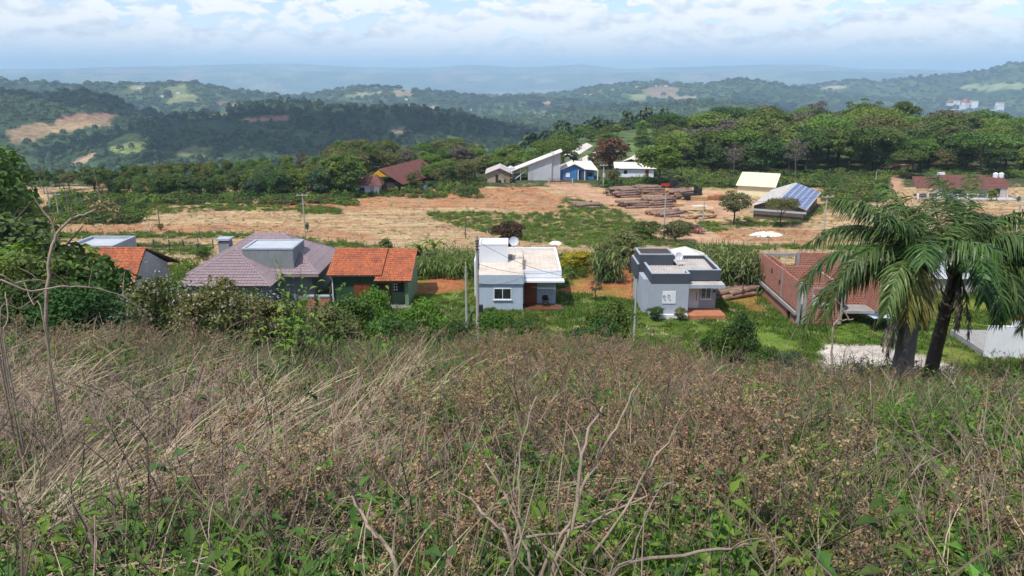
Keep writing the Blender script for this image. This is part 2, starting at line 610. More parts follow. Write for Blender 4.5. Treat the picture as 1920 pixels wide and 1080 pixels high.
M['wood_dark'] = mat('weathered_wood', (0.065, 0.052, 0.045), 0.9, 0.3, 3, 0.2)
M['post'] = mat('fence_post', (0.16, 0.125, 0.095), 0.9, 0.3, 6, 0.2)
M['glass'] = mat('window_glass', (0.02, 0.024, 0.03), 0.08, 0.3, 1.5, 0.0, spec=0.8)
M['steel'] = mat('zinc_sheet', (0.50, 0.53, 0.56), 0.5, 0.1, 0.8, 0.12, metallic=0.15)
M['blue'] = mat('blue_paint', (0.055, 0.19, 0.42), 0.65, 0.14, 0.9, 0.15)
M['cream'] = mat('cream_paint', (0.62, 0.58, 0.49), 0.75, 0.12, 0.9, 0.15)
M['beige'] = mat('beige_render', (0.42, 0.33, 0.25), 0.85, 0.14, 0.9, 0.15)
M['yellow'] = mat('yellow_paint', (0.60, 0.36, 0.02), 0.5, 0.15, 1.5, 0.1)
M['yellow_sheet'] = mat('pale_yellow_sheet', (0.72, 0.67, 0.44), 0.5, 0.06, 0.7, 0.03)
M['boards'] = mat('grey_boards', (0.13, 0.11, 0.085), 0.9, 0.3, 2.5, 0.35)
M['panel'] = mat('solar_cell', (0.05, 0.085, 0.25), 0.22, 0.2, 2.0, 0.0, spec=0.6)
M['panel_frame'] = mat('panel_frame', (0.42, 0.46, 0.52), 0.4, 0.05, 2.0, 0.0)
M['tarp'] = mat('white_tarp', (0.80, 0.79, 0.76), 0.55, 0.04, 0.8, 0.0)
M['tarp_y'] = mat('yellow_print', (0.70, 0.42, 0.03), 0.55, 0.1, 2.0, 0.0)
M['pole'] = mat('concrete_pole', (0.38, 0.36, 0.335), 0.9, 0.15, 2.0, 0.2)
M['wire'] = mat('cable', (0.03, 0.03, 0.032), 0.6, 0.1, 1.0, 0.0)
M['carpaint'] = mat('red_brown_car_paint', (0.20, 0.045, 0.028), 0.25, 0.12, 2.0, 0.0, spec=0.6)
M['tyre'] = mat('tyre', (0.018, 0.018, 0.018), 0.9, 0.1, 2.0, 0.0)
M['chrome'] = mat('bright_metal', (0.5, 0.5, 0.5), 0.25, 0.05, 2.0, 0.0, metallic=0.8)
M['log'] = mat('log_bark', (0.25, 0.165, 0.125), 0.9, 0.5, 2.2, 0.2, bump=0.4)
M['log_pale'] = mat('log_peeled', (0.42, 0.30, 0.175), 0.85, 0.25, 2.2, 0.15)
M['log_end'] = mat('log_end', (0.36, 0.22, 0.115), 0.85, 0.35, 3.0, 0.0)
M['log_dark_end'] = mat('log_end_dark', (0.095, 0.062, 0.045), 0.85, 0.3, 3.0, 0.0)  # cut ends in a darker brown
M['plank'] = mat('fresh_plank', (0.58, 0.38, 0.19), 0.8, 0.18, 2.5, 0.1)
M['plank_red'] = mat('red_plank', (0.42, 0.17, 0.085), 0.8, 0.2, 2.5, 0.1)
M['bluetank'] = mat('blue_plastic', (0.02, 0.08, 0.36), 0.4, 0.08, 2.0, 0.0)
M['dish'] = mat('dish_grey', (0.55, 0.58, 0.62), 0.5, 0.05, 2.0, 0.05)
M['blacksteel'] = mat('black_steel', (0.028, 0.026, 0.026), 0.6, 0.3, 2.0, 0.1)
M['redpaint'] = mat('red_paint', (0.50, 0.03, 0.025), 0.4, 0.1, 2.0, 0.05)
M['tealpaint'] = mat('teal_plastic', (0.05, 0.26, 0.20), 0.5, 0.1, 2.0, 0.05)


def brickmat():
    m, t, out = newmat('hollow_brick')
    tcn = nd(t, 'ShaderNodeTexCoord')
    # bricks run along whichever way the wall faces: x and y add up along the wall
    s = nd(t, 'ShaderNodeSeparateXYZ'); t.links.new(tcn.outputs['Object'], s.inputs[0])
    cmb = nd(t, 'ShaderNodeCombineXYZ')
    t.links.new(mathn(t, 'ADD', s.outputs[0], s.outputs[1]), cmb.inputs[0])
    t.links.new(s.outputs[2], cmb.inputs[1])
    br = nd(t, 'ShaderNodeTexBrick')
    br.inputs['Scale'].default_value = 1.0
    br.inputs['Brick Width'].default_value = 0.29
    br.inputs['Row Height'].default_value = 0.2
    br.inputs['Mortar Size'].default_value = 0.03
    br.inputs['Color1'].default_value = (0.42, 0.105, 0.05, 1)
    br.inputs['Color2'].default_value = (0.27, 0.062, 0.035, 1)
    br.inputs['Mortar'].default_value = (0.34, 0.24, 0.19, 1)
    t.links.new(cmb.outputs[0], br.inputs[0])
    n = noise(t, 1.4, 6)
    cc = mixc(t, mathn(t, 'MULTIPLY', smooth(t, n, 0.5, 0.75), 0.45), br.outputs[0], (0.36, 0.24, 0.19))
    b = nd(t, 'ShaderNodeBsdfPrincipled')
    t.links.new(cc, b.inputs['Base Color'])
    b.inputs['Roughness'].default_value = 0.9
    bp = nd(t, 'ShaderNodeBump'); bp.invert = True
    bp.inputs['Strength'].default_value = 0.7; bp.inputs['Distance'].default_value = 0.02
    t.links.new(br.outputs['Fac'], bp.inputs['Height'])
    t.links.new(bp.outputs[0], b.inputs['Normal'])
    t.links.new(b.outputs[0], out.inputs[0])
    return m


M['brick'] = brickmat()

# ================================================================== the setting
def landmat(name, fine, streak_on):
    """land: large areas carried by the mesh, broken up here by soil, litter and clod-sized noise"""
    m, t, out = newmat(name)
    a = nd(t, 'ShaderNodeAttribute', attribute_name='land')
    c = a.outputs['Color']
    b = nd(t, 'ShaderNodeBsdfPrincipled')
    for sc_, amt in fine:
        n = noise(t, sc_, 5, rough=0.62)
        k = mathn(t, 'MULTIPLY_ADD', smooth(t, n, 0.28, 0.72), amt * 2, 1 - amt)
        cm = nd(t, 'ShaderNodeCombineColor')
        for i in range(3):
            t.links.new(k, cm.inputs[i])
        c = mixc(t, 1.0, c, cm.outputs[0], 'MULTIPLY')
    if streak_on:
        # straw lies in rows across the red soil
        w = nd(t, 'ShaderNodeAttribute', attribute_name='rows')
        n1_ = noise(t, 1.0, 6, stretch=(0.9, 2.0, 1), rough=0.75)
        n2_ = noise(t, 1.0, 3, stretch=(0.10, 0.55, 1), rough=0.6)
        s = mathn(t, 'ADD', mathn(t, 'MULTIPLY', n1_, 0.65), mathn(t, 'MULTIPLY', n2_, 0.35))
        s1 = smooth(t, s, 0.44, 0.56)
        strawc = mixc(t, s1, (0.27, 0.14, 0.07), (0.50, 0.385, 0.21))
        gsp = smooth(t, noise(t, 0.22, 6, rough=0.7), 0.56, 0.70)
        strawc = mixc(t, mathn(t, 'MULTIPLY', gsp, 0.6), strawc, (0.13, 0.15, 0.04))
        c = mixc(t, w.outputs['Fac'], c, strawc)
    t.links.new(c, b.inputs['Base Color'])
    b.inputs['Roughness'].default_value = 0.95
    b.inputs['Specular IOR Level'].default_value = 0.1
    if streak_on:
        bp = nd(t, 'ShaderNodeBump')
        bp.inputs['Strength'].default_value = 0.6; bp.inputs['Distance'].default_value = 0.15
        t.links.new(noise(t, 2.2, 6, rough=0.7), bp.inputs['Height'])
        t.links.new(bp.outputs[0], b.inputs['Normal'])
    t.links.new(b.outputs[0], out.inputs[0])
    return m


def grid_object(name, X, Y, Zz, land, rows, m):
    ny, nx = X.shape
    V = np.stack([X, Y, Zz], -1).reshape(-1, 3)
    i = np.arange(ny - 1)[:, None] * nx; j = np.arange(nx - 1)[None, :]
    f = np.stack([i + j, i + j + 1, i + nx + j + 1, i + nx + j], -1).reshape(-1, 4)
    me = bpy.data.meshes.new(name)
    me.vertices.add(len(V)); me.vertices.foreach_set('co', V.ravel())
    me.loops.add(f.size); me.loops.foreach_set('vertex_index', f.ravel().astype(np.int32))
    me.polygons.add(len(f))
    me.polygons.foreach_set('loop_start', (np.arange(len(f)) * 4).astype(np.int32))
    me.polygons.foreach_set('loop_total', np.full(len(f), 4, np.int32))
    me.polygons.foreach_set('use_smooth', np.ones(len(f), bool))
    ca = me.attributes.new('land', 'FLOAT_COLOR', 'POINT')
    ca.data.foreach_set('color', np.concatenate([land.reshape(-1, 3), np.ones((len(V), 1))], 1).astype(np.float32).ravel())
    ra = me.attributes.new('rows', 'FLOAT', 'POINT')
    ra.data.foreach_set('value', rows.reshape(-1).astype(np.float32))
    me.materials.append(m)
    me.update(calc_edges=True)
    o = bpy.data.objects.new(name, me)
    col.objects.link(o)
    return o


C_BRUSH, C_RED, C_ROAD, C_GREEN, C_LAWN, C_STRAW, C_GRAVEL, C_DARK = [np.array(c) for c in (
    (0.075, 0.062, 0.035), (0.34, 0.125, 0.055), (0.42, 0.255, 0.16), (0.085, 0.12, 0.03), (0.10, 0.16, 0.025),
    (0.38, 0.24, 0.125), (0.52, 0.46, 0.40), (0.05, 0.06, 0.025))]
# areas of the near land, outlined in the photograph and laid on the ground there
AREAS = [
    ('red', [(120, 424), (330, 420), (500, 424), (620, 430), (690, 438), (705, 450), (620, 446), (450, 432), (330, 437), (120, 441)]),
    ('green', [(80, 438), (420, 437), (560, 446), (640, 455), (760, 468), (760, 476), (600, 464), (420, 447), (80, 449)]),
    ('road', [(575, 443), (640, 446), (700, 452), (770, 461), (770, 468), (690, 462), (600, 452)]),
    ('green', [(180, 410), (240, 396), (420, 383), (620, 388), (640, 398), (420, 396), (300, 402), (220, 416)]),
    ('red', [(440, 380), (560, 374), (700, 365), (800, 357), (900, 352), (1000, 350), (1062, 372), (1062, 398), (960, 392), (800, 390), (700, 394), (560, 392)]),
    ('green', [(560, 392), (640, 392), (640, 402), (560, 402)]),
    ('green', [(650, 374), (760, 362), (820, 352), (900, 338), (760, 345), (640, 362)]),
    ('green', [(800, 400), (900, 398), (1040, 402), (1055, 372), (1110, 378), (1180, 405), (1225, 440), (1260, 460), (1130, 470), (1000, 455), (920, 440), (820, 415)]),
    ('green', [(1130, 345), (1400, 330), (1400, 355), (1300, 352), (1210, 345), (1150, 352)]),
    ('road', [(1020, 343), (1092, 343), (1140, 365), (1190, 386), (1130, 382), (1060, 362)]),
    ('road', [(1150, 346), (1205, 340), (1230, 352), (1400, 364), (1412, 392), (1335, 414), (1292, 426), (1250, 430), (1190, 402), (1130, 378)]),
    ('road', [(1345, 400), (1292, 420), (1250, 430), (1262, 444), (1290, 456), (1400, 458), (1400, 450), (1335, 442), (1310, 430), (1345, 414)]),
    ('green', [(1310, 418), (1420, 410), (1420, 426), (1340, 436), (1312, 430)]),
    ('red', [(1335, 432), (1480, 428), (1560, 438), (1620, 452), (1500, 457), (1360, 450)]),
    ('green', [(1490, 395), (1530, 384), (1660, 352), (1660, 372), (1560, 385), (1520, 415), (1480, 425), (1400, 425)]),
    ('green', [(1250, 458), (1400, 461), (1660, 462), (1660, 470), (1250, 468)]),
    ('road', [(1655, 270), (1700, 270), (1692, 345), (1668, 400), (1640, 400), (1650, 345)]),
    ('road', [(1740, 390), (1795, 390), (1820, 462), (1755, 462)]),
    ('green', [(1815, 402), (1930, 415), (1930, 445), (1825, 455)]),
    ('road', [(62, 380), (100, 382), (90, 400), (98, 420), (60, 425)]),
    ('green', [(100, 385), (190, 380), (260, 370), (420, 360), (420, 378), (240, 396), (180, 410), (110, 420)]),
    ('lawn', [(760, 552), (880, 548), (890, 600), (760, 600)]),
    ('red', [(765, 528), (870, 515), (885, 548), (770, 555)]),
    ('green', [(590, 490), (620, 490), (620, 530), (590, 530)]),
    ('lawn', [(1040, 545), (1190, 560), (1190, 600), (1040, 600)]),
    ('lawn', [(1190, 585), (1560, 585), (1760, 590), (1760, 660), (1190, 640)]),
    ('red', [(1100, 500), (1190, 500), (1190, 562), (1050, 548)]),
    ('red', [(1360, 525), (1425, 525), (1425, 590), (1360, 560)]),
    ('gravel', [(1540, 648), (1640, 645), (1740, 672), (1800, 690), (1800, 720), (1540, 720)]),
    ('red', [(600, 530), (620, 530), (620, 575), (600, 575)]),
    ('green', [(220, 455), (400, 458), (400, 480), (220, 476)]),
]


def make_ground():
    xs = np.concatenate([np.arange(-230, -60, 1.2), np.arange(-60, 60, 0.6), np.arange(60, 230.1, 1.2)])
    ys = np.concatenate([np.arange(-60, 0, 3.0), np.arange(0, 44, 0.8), np.arange(44, 242, 0.8)])
    X, Y = np.meshgrid(xs, ys)
    Zz = Z(X, Y)
    # how the plots look
    land = np.zeros(X.shape + (3,)); rows = np.zeros(X.shape)
    w1 = fbm(X / 6, Y / 6, 5, 4); w2 = fbm(X / 2.2, Y / 2.2, 15, 3)
    land[:] = C_BRUSH
    lawn = (Y > 44) & (Y <= 80)
    land[lawn] = C_LAWN * 0.85 + C_RED * 0.12
    cane = (Y > 80) & (Y < 240)
    land[cane] = C_STRAW; rows[cane] = 0.9
    wood = Y > 186
    land[wood] = C_DARK * 1.2; rows[wood] = 0
    px, py = proj(X, Y, Zz)
    wob = (w1 - 0.5) * 18; wob2 = (w2 - 0.5) * 9
    px2 = px + wob * 2.5; py2 = py + wob * 0.4 + wob2 * 0.3
    ok = (Y > 40)
    for kind, poly in AREAS:
        s = ok & inpoly(px2, py2, poly)
        cc = dict(red=C_RED, green=C_GREEN, road=C_ROAD, lawn=C_LAWN, gravel=C_GRAVEL)[kind]
        mix = np.clip(0.55 + (w2 - 0.5) * 3.5, 0.25, 1)[..., None] if kind in ('green', 'red') else 0.92
        if kind == 'red':
            mix = np.clip(mix + 0.2, 0, 1)
        new = land * (1 - mix) + cc * mix
        land[s] = new[s]
        rows[s] = rows[s] * (0.12 if kind in ('road', 'lawn', 'gravel') else 0.35)
    land *= (0.8 + 0.4 * w1)[..., None]
    o = grid_object('ground', X, Y, Zz, land, rows, landmat('near_land', [(0.35, 0.22), (2.6, 0.25), (9.0, 0.2)], True))
    tag(o, kind='structure')
    return o


FIELDS = [  # plots on the hills: outline in the photograph, distance range, colour
    ([(5, 246), (60, 232), (130, 226), (200, 222), (215, 236), (165, 240), (110, 250), (60, 264), (25, 270)], 900, 2100, (0.26, 0.185, 0.10)),
    ([(98, 219), (200, 212), (245, 216), (200, 223), (120, 228)], 900, 2100, (0.24, 0.14, 0.09)),
    ([(200, 270), (240, 250), (268, 250), (274, 272), (250, 290), (212, 287)], 500, 1500, (0.15, 0.19, 0.06)),
    ([(130, 307), (176, 283), (180, 296), (138, 315)], 400, 1500, (0.28, 0.20, 0.125)),
    ([(330, 282), (365, 272), (400, 278), (390, 292), (340, 296)], 500, 1500, (0.15, 0.17, 0.07)),
    ([(455, 222), (540, 215), (548, 225), (470, 230)], 800, 1700, (0.22, 0.12, 0.085)),
    ([(390, 212), (425, 208), (430, 216), (392, 220)], 800, 1700, (0.17, 0.17, 0.07)),
    ([(735, 245), (760, 238), (775, 250), (745, 256)], 800, 1700, (0.20, 0.16, 0.10)),
    ([(310, 165), (350, 158), (345, 172), (380, 182), (375, 190), (308, 193), (330, 178)], 2300, 4300, (0.20, 0.22, 0.09)),
    ([(405, 190), (465, 192), (460, 200), (410, 198)], 2300, 4300, (0.25, 0.15, 0.11)),
    ([(245, 160), (275, 160), (270, 167), (245, 166)], 2300, 4300, (0.24, 0.22, 0.12)),
    ([(740, 168), (780, 168), (770, 178), (735, 180)], 2800, 4600, (0.26, 0.20, 0.12)),
    ([(760, 200), (820, 196), (820, 206), (765, 207)], 2400, 4600, (0.30, 0.24, 0.15)),
    ([(650, 178), (720, 168), (715, 174), (652, 186)], 2800, 4600, (0.26, 0.25, 0.14)),
    ([(1018, 193), (1034, 188), (1032, 200), (1020, 200)], 1700, 5000, (0.34, 0.22, 0.14)),
    ([(1000, 212), (1025, 205), (1030, 214), (1002, 220)], 1500, 5000, (0.24, 0.20, 0.10)),
    ([(1200, 168), (1235, 160), (1275, 164), (1265, 182), (1235, 185), (1215, 178)], 3600, 6000, (0.25, 0.19, 0.13)),
    ([(1182, 178), (1215, 176), (1210, 188), (1184, 188)], 3600, 6000, (0.20, 0.22, 0.10)),
    ([(1800, 160), (1925, 156), (1925, 166), (1850, 170), (1800, 168)], 4000, 8000, (0.22, 0.26, 0.12)),
    ([(1540, 162), (1590, 160), (1585, 166), (1540, 167)], 4000, 8000, (0.32, 0.28, 0.20)),
    ([(1260, 182), (1310, 178), (1308, 184), (1262, 188)], 2500, 6500, (0.30, 0.26, 0.18)),
]


def make_hills():
    az = np.linspace(R(-52), R(52), 620)
    r = np.geomspace(195, 26000, 400)
    A, Rr = np.meshgrid(az, r)
    X, Y = Rr * np.sin(A), Rr * np.cos(A)
    Zz = Z(X, Y)
    inside = (np.abs(X) < 228) & (Y < 240)
    Zz = np.where(inside, Zz - 0.5, Zz)
    px, py = proj(X, Y, Zz)
    land = np.zeros(X.shape + (3,))
    n1_ = fbm(X / 260, Y / 260, 81, 4); n2_ = fbm(X / 60, Y / 60, 91, 3)
    t = np.clip(0.5 + (n1_ - 0.5) * 3 + (n2_ - 0.5) * 1.2, 0, 1)[..., None]
    land[:] = np.array((0.03, 0.055, 0.022)) * (1 - t) + np.array((0.08, 0.115, 0.04)) * t
    # smallholdings: a patchwork, thicker on the valley floor far away
    cell = np.floor(X / 330 + (n1_ - 0.5) * 1.5) * 57.3 + np.floor(Y / 460 + (n2_ - 0.5) * 1.0) * 131.7
    h = np.abs(np.sin(cell * 12.9898) * 43758.5453) % 1
    h2 = np.abs(np.sin(cell * 78.233) * 24634.6345) % 1
    share = 0.05 + 0.33 * sstep(6000, 11000, Rr)
    pal = np.array([(0.20, 0.20, 0.09), (0.26, 0.19, 0.12), (0.15, 0.18, 0.06), (0.24, 0.14, 0.09)])
    pk = pal[(h2 * 3.99).astype(int)]
    s = (h < share) & (Rr > 2200) & (n2_ > 0.35)
    land[s] = pk[s]
    fld = s.copy()
    wx = (n2_ - 0.5) * 10; wy = (n2_ - 0.5) * 5
    for poly, r0, r1, c in FIELDS:
        q = (Rr > r0) & (Rr < r1) & inpoly(px + wx, py + wy, poly)
        land[q] = np.array(c); fld |= q
    land *= (0.75 + 0.5 * n2_)[..., None]
    o = grid_object('hills', X, Y, Zz, land, np.zeros(X.shape), landmat('far_land', [(0.02, 0.28), (0.12, 0.4), (0.006, 0.2)], False))
    tag(o, kind='structure')
    return (az, r, fld)


GROUND = make_ground()
HILL = make_hills()


# ------------------------------------------------------------------ scattering what nobody could count
def scatter(name, label, cat, protos, pts, rot, scl, kinds):
    """one object: points that carry copies of a few plant meshes"""
    me = bpy.data.meshes.new(name)
    n = len(pts)
    me.vertices.add(n)
    me.vertices.foreach_set('co', np.asarray(pts, float).ravel())
    for an, ty, key, dat in (('rot', 'FLOAT_VECTOR', 'vector', rot), ('scl', 'FLOAT_VECTOR', 'vector', scl), ('kind', 'INT', 'value', kinds)):
        a = me.attributes.new(an, ty, 'POINT')
        a.data.foreach_set(key, np.asarray(dat, np.int32 if ty == 'INT' else np.float32).ravel())
    o = bpy.data.objects.new(name, me)
    col.objects.link(o)
    ng = bpy.data.node_groups.new(name + '_scatter', 'GeometryNodeTree')
    ng.interface.new_socket('Geometry', in_out='INPUT', socket_type='NodeSocketGeometry')
    ng.interface.new_socket('Geometry', in_out='OUTPUT', socket_type='NodeSocketGeometry')
    gi = ng.nodes.new('NodeGroupInput'); go = ng.nodes.new('NodeGroupOutput')
    join = ng.nodes.new('GeometryNodeJoinGeometry')

    def named(an, ty):
        q = ng.nodes.new('GeometryNodeInputNamedAttribute'); q.data_type = ty
        q.inputs[0].default_value = an
        return next(s for s in q.outputs if s.enabled and s.name == 'Attribute')
    ar, as_, ak = named('rot', 'FLOAT_VECTOR'), named('scl', 'FLOAT_VECTOR'), named('kind', 'INT')
    for k, pm in enumerate(protos):
        po = bpy.data.objects.new(name + '_source', pm)     # only a source for the copies, never placed itself
        cmp_ = ng.nodes.new('FunctionNodeCompare'); cmp_.data_type = 'INT'; cmp_.operation = 'EQUAL'
        ins = [s for s in cmp_.inputs if s.enabled]
        ng.links.new(ak, ins[0]); ins[1].default_value = k
        oi = ng.nodes.new('GeometryNodeObjectInfo'); oi.inputs[0].default_value = po
        oi.inputs['As Instance'].default_value = True
        ip = ng.nodes.new('GeometryNodeInstanceOnPoints')
        ng.links.new(gi.outputs[0], ip.inputs['Points'])
        ng.links.new(cmp_.outputs[0], ip.inputs['Selection'])
        ng.links.new(oi.outputs['Geometry'], ip.inputs['Instance'])
        ng.links.new(ar, ip.inputs['Rotation'])
        ng.links.new(as_, ip.inputs['Scale'])
        ng.links.new(ip.outputs[0], join.inputs[0])
    ng.links.new(join.outputs[0], go.inputs[0])
    md = o.modifiers.new('scatter', 'NODES'); md.node_group = ng
    tag(o, label, cat, kind='stuff')
    return o


# ------------------------------------------------------------------ foliage
def leaf_quads(cen, nrm, size, rng, aspect=0.62):
    """diamond leaves at cen facing nrm"""
    n = len(cen)
    nrm = nrm / (np.linalg.norm(nrm, axis=1, keepdims=True) + 1e-9)
    t = rng.normal(size=(n, 3))
    t -= (t * nrm).sum(1, keepdims=True) * nrm
    t /= np.linalg.norm(t, axis=1, keepdims=True) + 1e-9
    b = np.cross(nrm, t)
    s = np.broadcast_to(np.asarray(size, float), (n,))[:, None] * 0.5
    fold = nrm * s * 0.25
    v = np.stack([cen - t * s, cen - b * s * aspect + fold, cen + t * s, cen + b * s * aspect + fold], 1)
    f = np.arange(n * 4).reshape(n, 4)
    return v.reshape(-1, 3), f


def crown_mesh(name, seed, rx, rz, zc, nclump, nleaf, size, m, flat=0.0, hollow=0.55, cl=0.36):
    """a crown: leaf clumps spread through the volume, each clump a shell of leaves"""
    rng = np.random.default_rng(seed)
    acc = Acc()
    d = rng.normal(size=(nclump, 3)); d /= np.linalg.norm(d, axis=1, keepdims=True)
    rad = rng.uniform(hollow, 1.0, (nclump, 1)) ** 0.7
    c = d * rad * np.array([rx, rx, rz]) * (1 - cl * 0.6)
    c[:, 2] = np.where(c[:, 2] < 0, c[:, 2] * (1 - flat), c[:, 2])
    c *= 1 + rng.normal(size=(nclump, 1)) * 0.10
    c[:, 2] += zc
    for k in range(nclump):
        nl = int(nleaf * rng.uniform(0.6, 1.4))
        cr = rx * cl * rng.uniform(0.65, 1.25)
        u = rng.normal(size=(nl, 3)); u /= np.linalg.norm(u, axis=1, keepdims=True)
        u[:, 2] = np.where(u[:, 2] < -0.3, -u[:, 2], u[:, 2])
        rr = rng.uniform(0.55, 1.08, (nl, 1)) * cr
        pos = c[k] + u * rr * np.array([1, 1, 0.72])
        nr = u + rng.normal(size=(nl, 3)) * 0.55 + np.array([0, 0, 0.35])
        v, f = leaf_quads(pos, nr, size * rng.uniform(0.6, 1.35, nl), rng)
        acc.add(v, f, np.clip(rng.normal(0.5 + rng.normal() * 0.14, 0.2, nl), 0, 1))
    return acc.mesh(name, m)


def trunk_mesh(name, seed, h, r0, m, nlimb=6, spread=0.35, n=7, low=0.35):
    rng = np.random.default_rng(seed)
    acc = Acc()
    zz = np.linspace(-0.4, h, 7)
    wob = np.cumsum(rng.normal(size=(7, 2)) * h * 0.012, axis=0)
    wob -= wob[0]
    pts = np.column_stack([wob, zz])
    acc.tube(pts, np.linspace(r0 * 1.15, r0 * 0.4, 7), n)
    for k in range(nlimb):
        i = rng.uniform(low, 0.95)
        s = np.array([np.interp(i * h, zz, pts[:, 0]), np.interp(i * h, zz, pts[:, 1]), i * h])
        a = rng.uniform(0, 6.28); L = h * spread * rng.uniform(0.7, 1.2)
        e = s + np.array([math.cos(a) * L, math.sin(a) * L, L * rng.uniform(0.5, 1.1)])
        mid = (s + e) / 2 + np.array([0, 0, -L * 0.08])
        acc.tube([s, mid, e], [r0 * 0.45, r0 * 0.3, r0 * 0.12], 5)
    return acc.mesh(name, m, True)


def low_crown(name, seed, m, nleaf=110, size=1.9, rz=1.0):
    """a far tree: few, large leaf clumps on a domed outline, about 4 m in radius"""
    rng = np.random.default_rng(seed)
    u = rng.normal(size=(nleaf, 3)); u /= np.linalg.norm(u, axis=1, keepdims=True)
    u[:, 2] = np.abs(u[:, 2]) * 1.0 - 0.25
    pos = u * np.array([4, 4, 4.2 * rz]) * rng.uniform(0.75, 1.08, (nleaf, 1)); pos[:, 2] += 3.2 * rz
    v, f = leaf_quads(pos, u + rng.normal(size=(nleaf, 3)) * 0.35, size * rng.uniform(0.7, 1.3, nleaf), rng, 0.8)
    return Acc().add(v, f, rng.uniform(0, 1, nleaf)).mesh(name, m)


M['far_leaf'] = leafmat('far_leaf', (0.036, 0.068, 0.024), (0.10, 0.145, 0.045), trans=0.0, objvar=0.9)
M['far_leaf_dark'] = leafmat('far_leaf_dark', (0.022, 0.045, 0.02), (0.055, 0.09, 0.034), trans=0.0, objvar=0.7)


def far_woods():
    rng = np.random.default_rng(5)
    az_g, r_g, fld = HILL
    n = 62000
    az = rng.uniform(R(-46), R(46), n)
    r = np.exp(rng.uniform(math.log(330), math.log(6200), n) ** 1.0)
    # keep near slopes denser
    i = np.clip(np.searchsorted(r_g, r), 0, len(r_g) - 1); j = np.clip(np.searchsorted(az_g, az), 0, len(az_g) - 1)
    x, y = r * np.sin(az), r * np.cos(az)
    e = np.interp(az, EDGE_AZ, EDGE[:, 1])
    wood = fbm(x / 260, y / 260, 81, 4)
    keep = ((~fld[i, j]) | (rng.random(n) < 0.05)) & (r > e + 25) & (rng.random(n) < 0.45 + 1.4 * (wood - 0.25))
    x, y, r, wood = x[keep], y[keep], r[keep], wood[keep]
    z = Z(x, y)
    n = len(x)
    big = np.clip(r / 1500, 0.8, 2.6)
    s = rng.uniform(0.6, 1.35, n) * big
    scl = np.stack([s * 1.1, s * 1.1, s * rng.uniform(0.75, 1.35, n) / np.sqrt(big)], 1)
    rot = np.stack([np.zeros(n), np.zeros(n), rng.uniform(0, 6.28, n)], 1)
    dark = (fbm(x / 420, y / 420, 23, 3) > 0.53)
    kind = np.where(dark, rng.integers(3, 5, n), rng.integers(0, 3, n))
    pr = [low_crown('far_crown', 1, M['far_leaf']), low_crown('far_crown', 2, M['far_leaf'], rz=1.3), low_crown('far_crown', 3, M['far_leaf'], rz=0.8),
          low_crown('far_crown', 4, M['far_leaf_dark'], rz=1.4), low_crown('far_crown', 5, M['far_leaf_dark'], rz=1.1)]
    scatter('far_woods', 'dark green woods covering the distant hills', 'woods', pr, np.stack([x, y, z - 0.5], 1), rot, scl, kind)


far_woods()


def make_haze():
    a = Acc().box(-30000, 30000, -120, 27000, -520, 300)
    m, t, out = newmat('haze_air')
    v = nd(t, 'ShaderNodeVolumePrincipled')
    v.inputs['Color'].default_value = (0.54, 0.77, 1.0, 1)
    v.inputs['Density'].default_value = 0.000118
    v.inputs['Anisotropy'].default_value = 0.0
    t.links.new(v.outputs[0], out.inputs['Volume'])
    o = a.build('haze', m)
    tag(o, 'pale blue haze in the air over the far hills', 'haze', kind='stuff')


make_haze()


def clouds():
    """cumulus drifting over the valley, above the frame: their shadows darken patches of the hills"""
    m = mat('cloud_white', (0.86, 0.87, 0.88), 1.0, 0.02, 0.01, 0.0)
    for i, (sx, sy, sz, wx, wy, where) in enumerate(((-900, 1560, -80, 430, 190, 'the dark left hill'), (-360, 1130, -110, 330, 150, 'the wooded slope left of centre'),
                                                     (-130, 1260, -90, 210, 110, 'the dark spur near the centre'), (700, 3300, -100, 800, 300, 'the far right woods'),
                                                     (-2300, 4300, -150, 900, 350, 'the far left hills'), (2600, 5200, -120, 900, 400, 'the right-hand ridge'))):
        hgt = 1150.0
        k = (hgt - sz) / sdir.z
        c = np.array([sx + sdir.x * k, sy + sdir.y * k, hgt])
        rng = np.random.default_rng(300 + i)
        a = Acc()
        for _ in range(46):
            u = rng.normal(size=2) * 0.42
            q = max(0.15, 1 - (u ** 2).sum() * 0.8)
            r = min(wx, wy) * rng.uniform(0.25, 0.5) * q ** 0.5
            cen = np.array([u[0] * wx, u[1] * wy, rng.uniform(0, 0.5) * wy * q])
            n, mm = 10, 7
            V = []
            for j in range(mm):
                th = math.pi * j / (mm - 1)
                for l in range(n):
                    ph = 2 * math.pi * l / n
                    d = np.array([math.sin(th) * math.cos(ph), math.sin(th) * math.sin(ph), math.cos(th)])
                    p = cen + d * r * rng.uniform(0.88, 1.12); p[2] = max(p[2], -0.12 * wy)
                    V.append(p)
            a.add(V, [(j * n + l, (j + 1) * n + l, (j + 1) * n + (l + 1) % n, j * n + (l + 1) % n) for j in range(mm - 1) for l in range(n)])
        o = a.build('cloud', m, None, True, tuple(c))
        tag(o, 'unseen white cumulus cloud casting its shadow on ' + where, 'cloud', kind='stuff')


clouds()


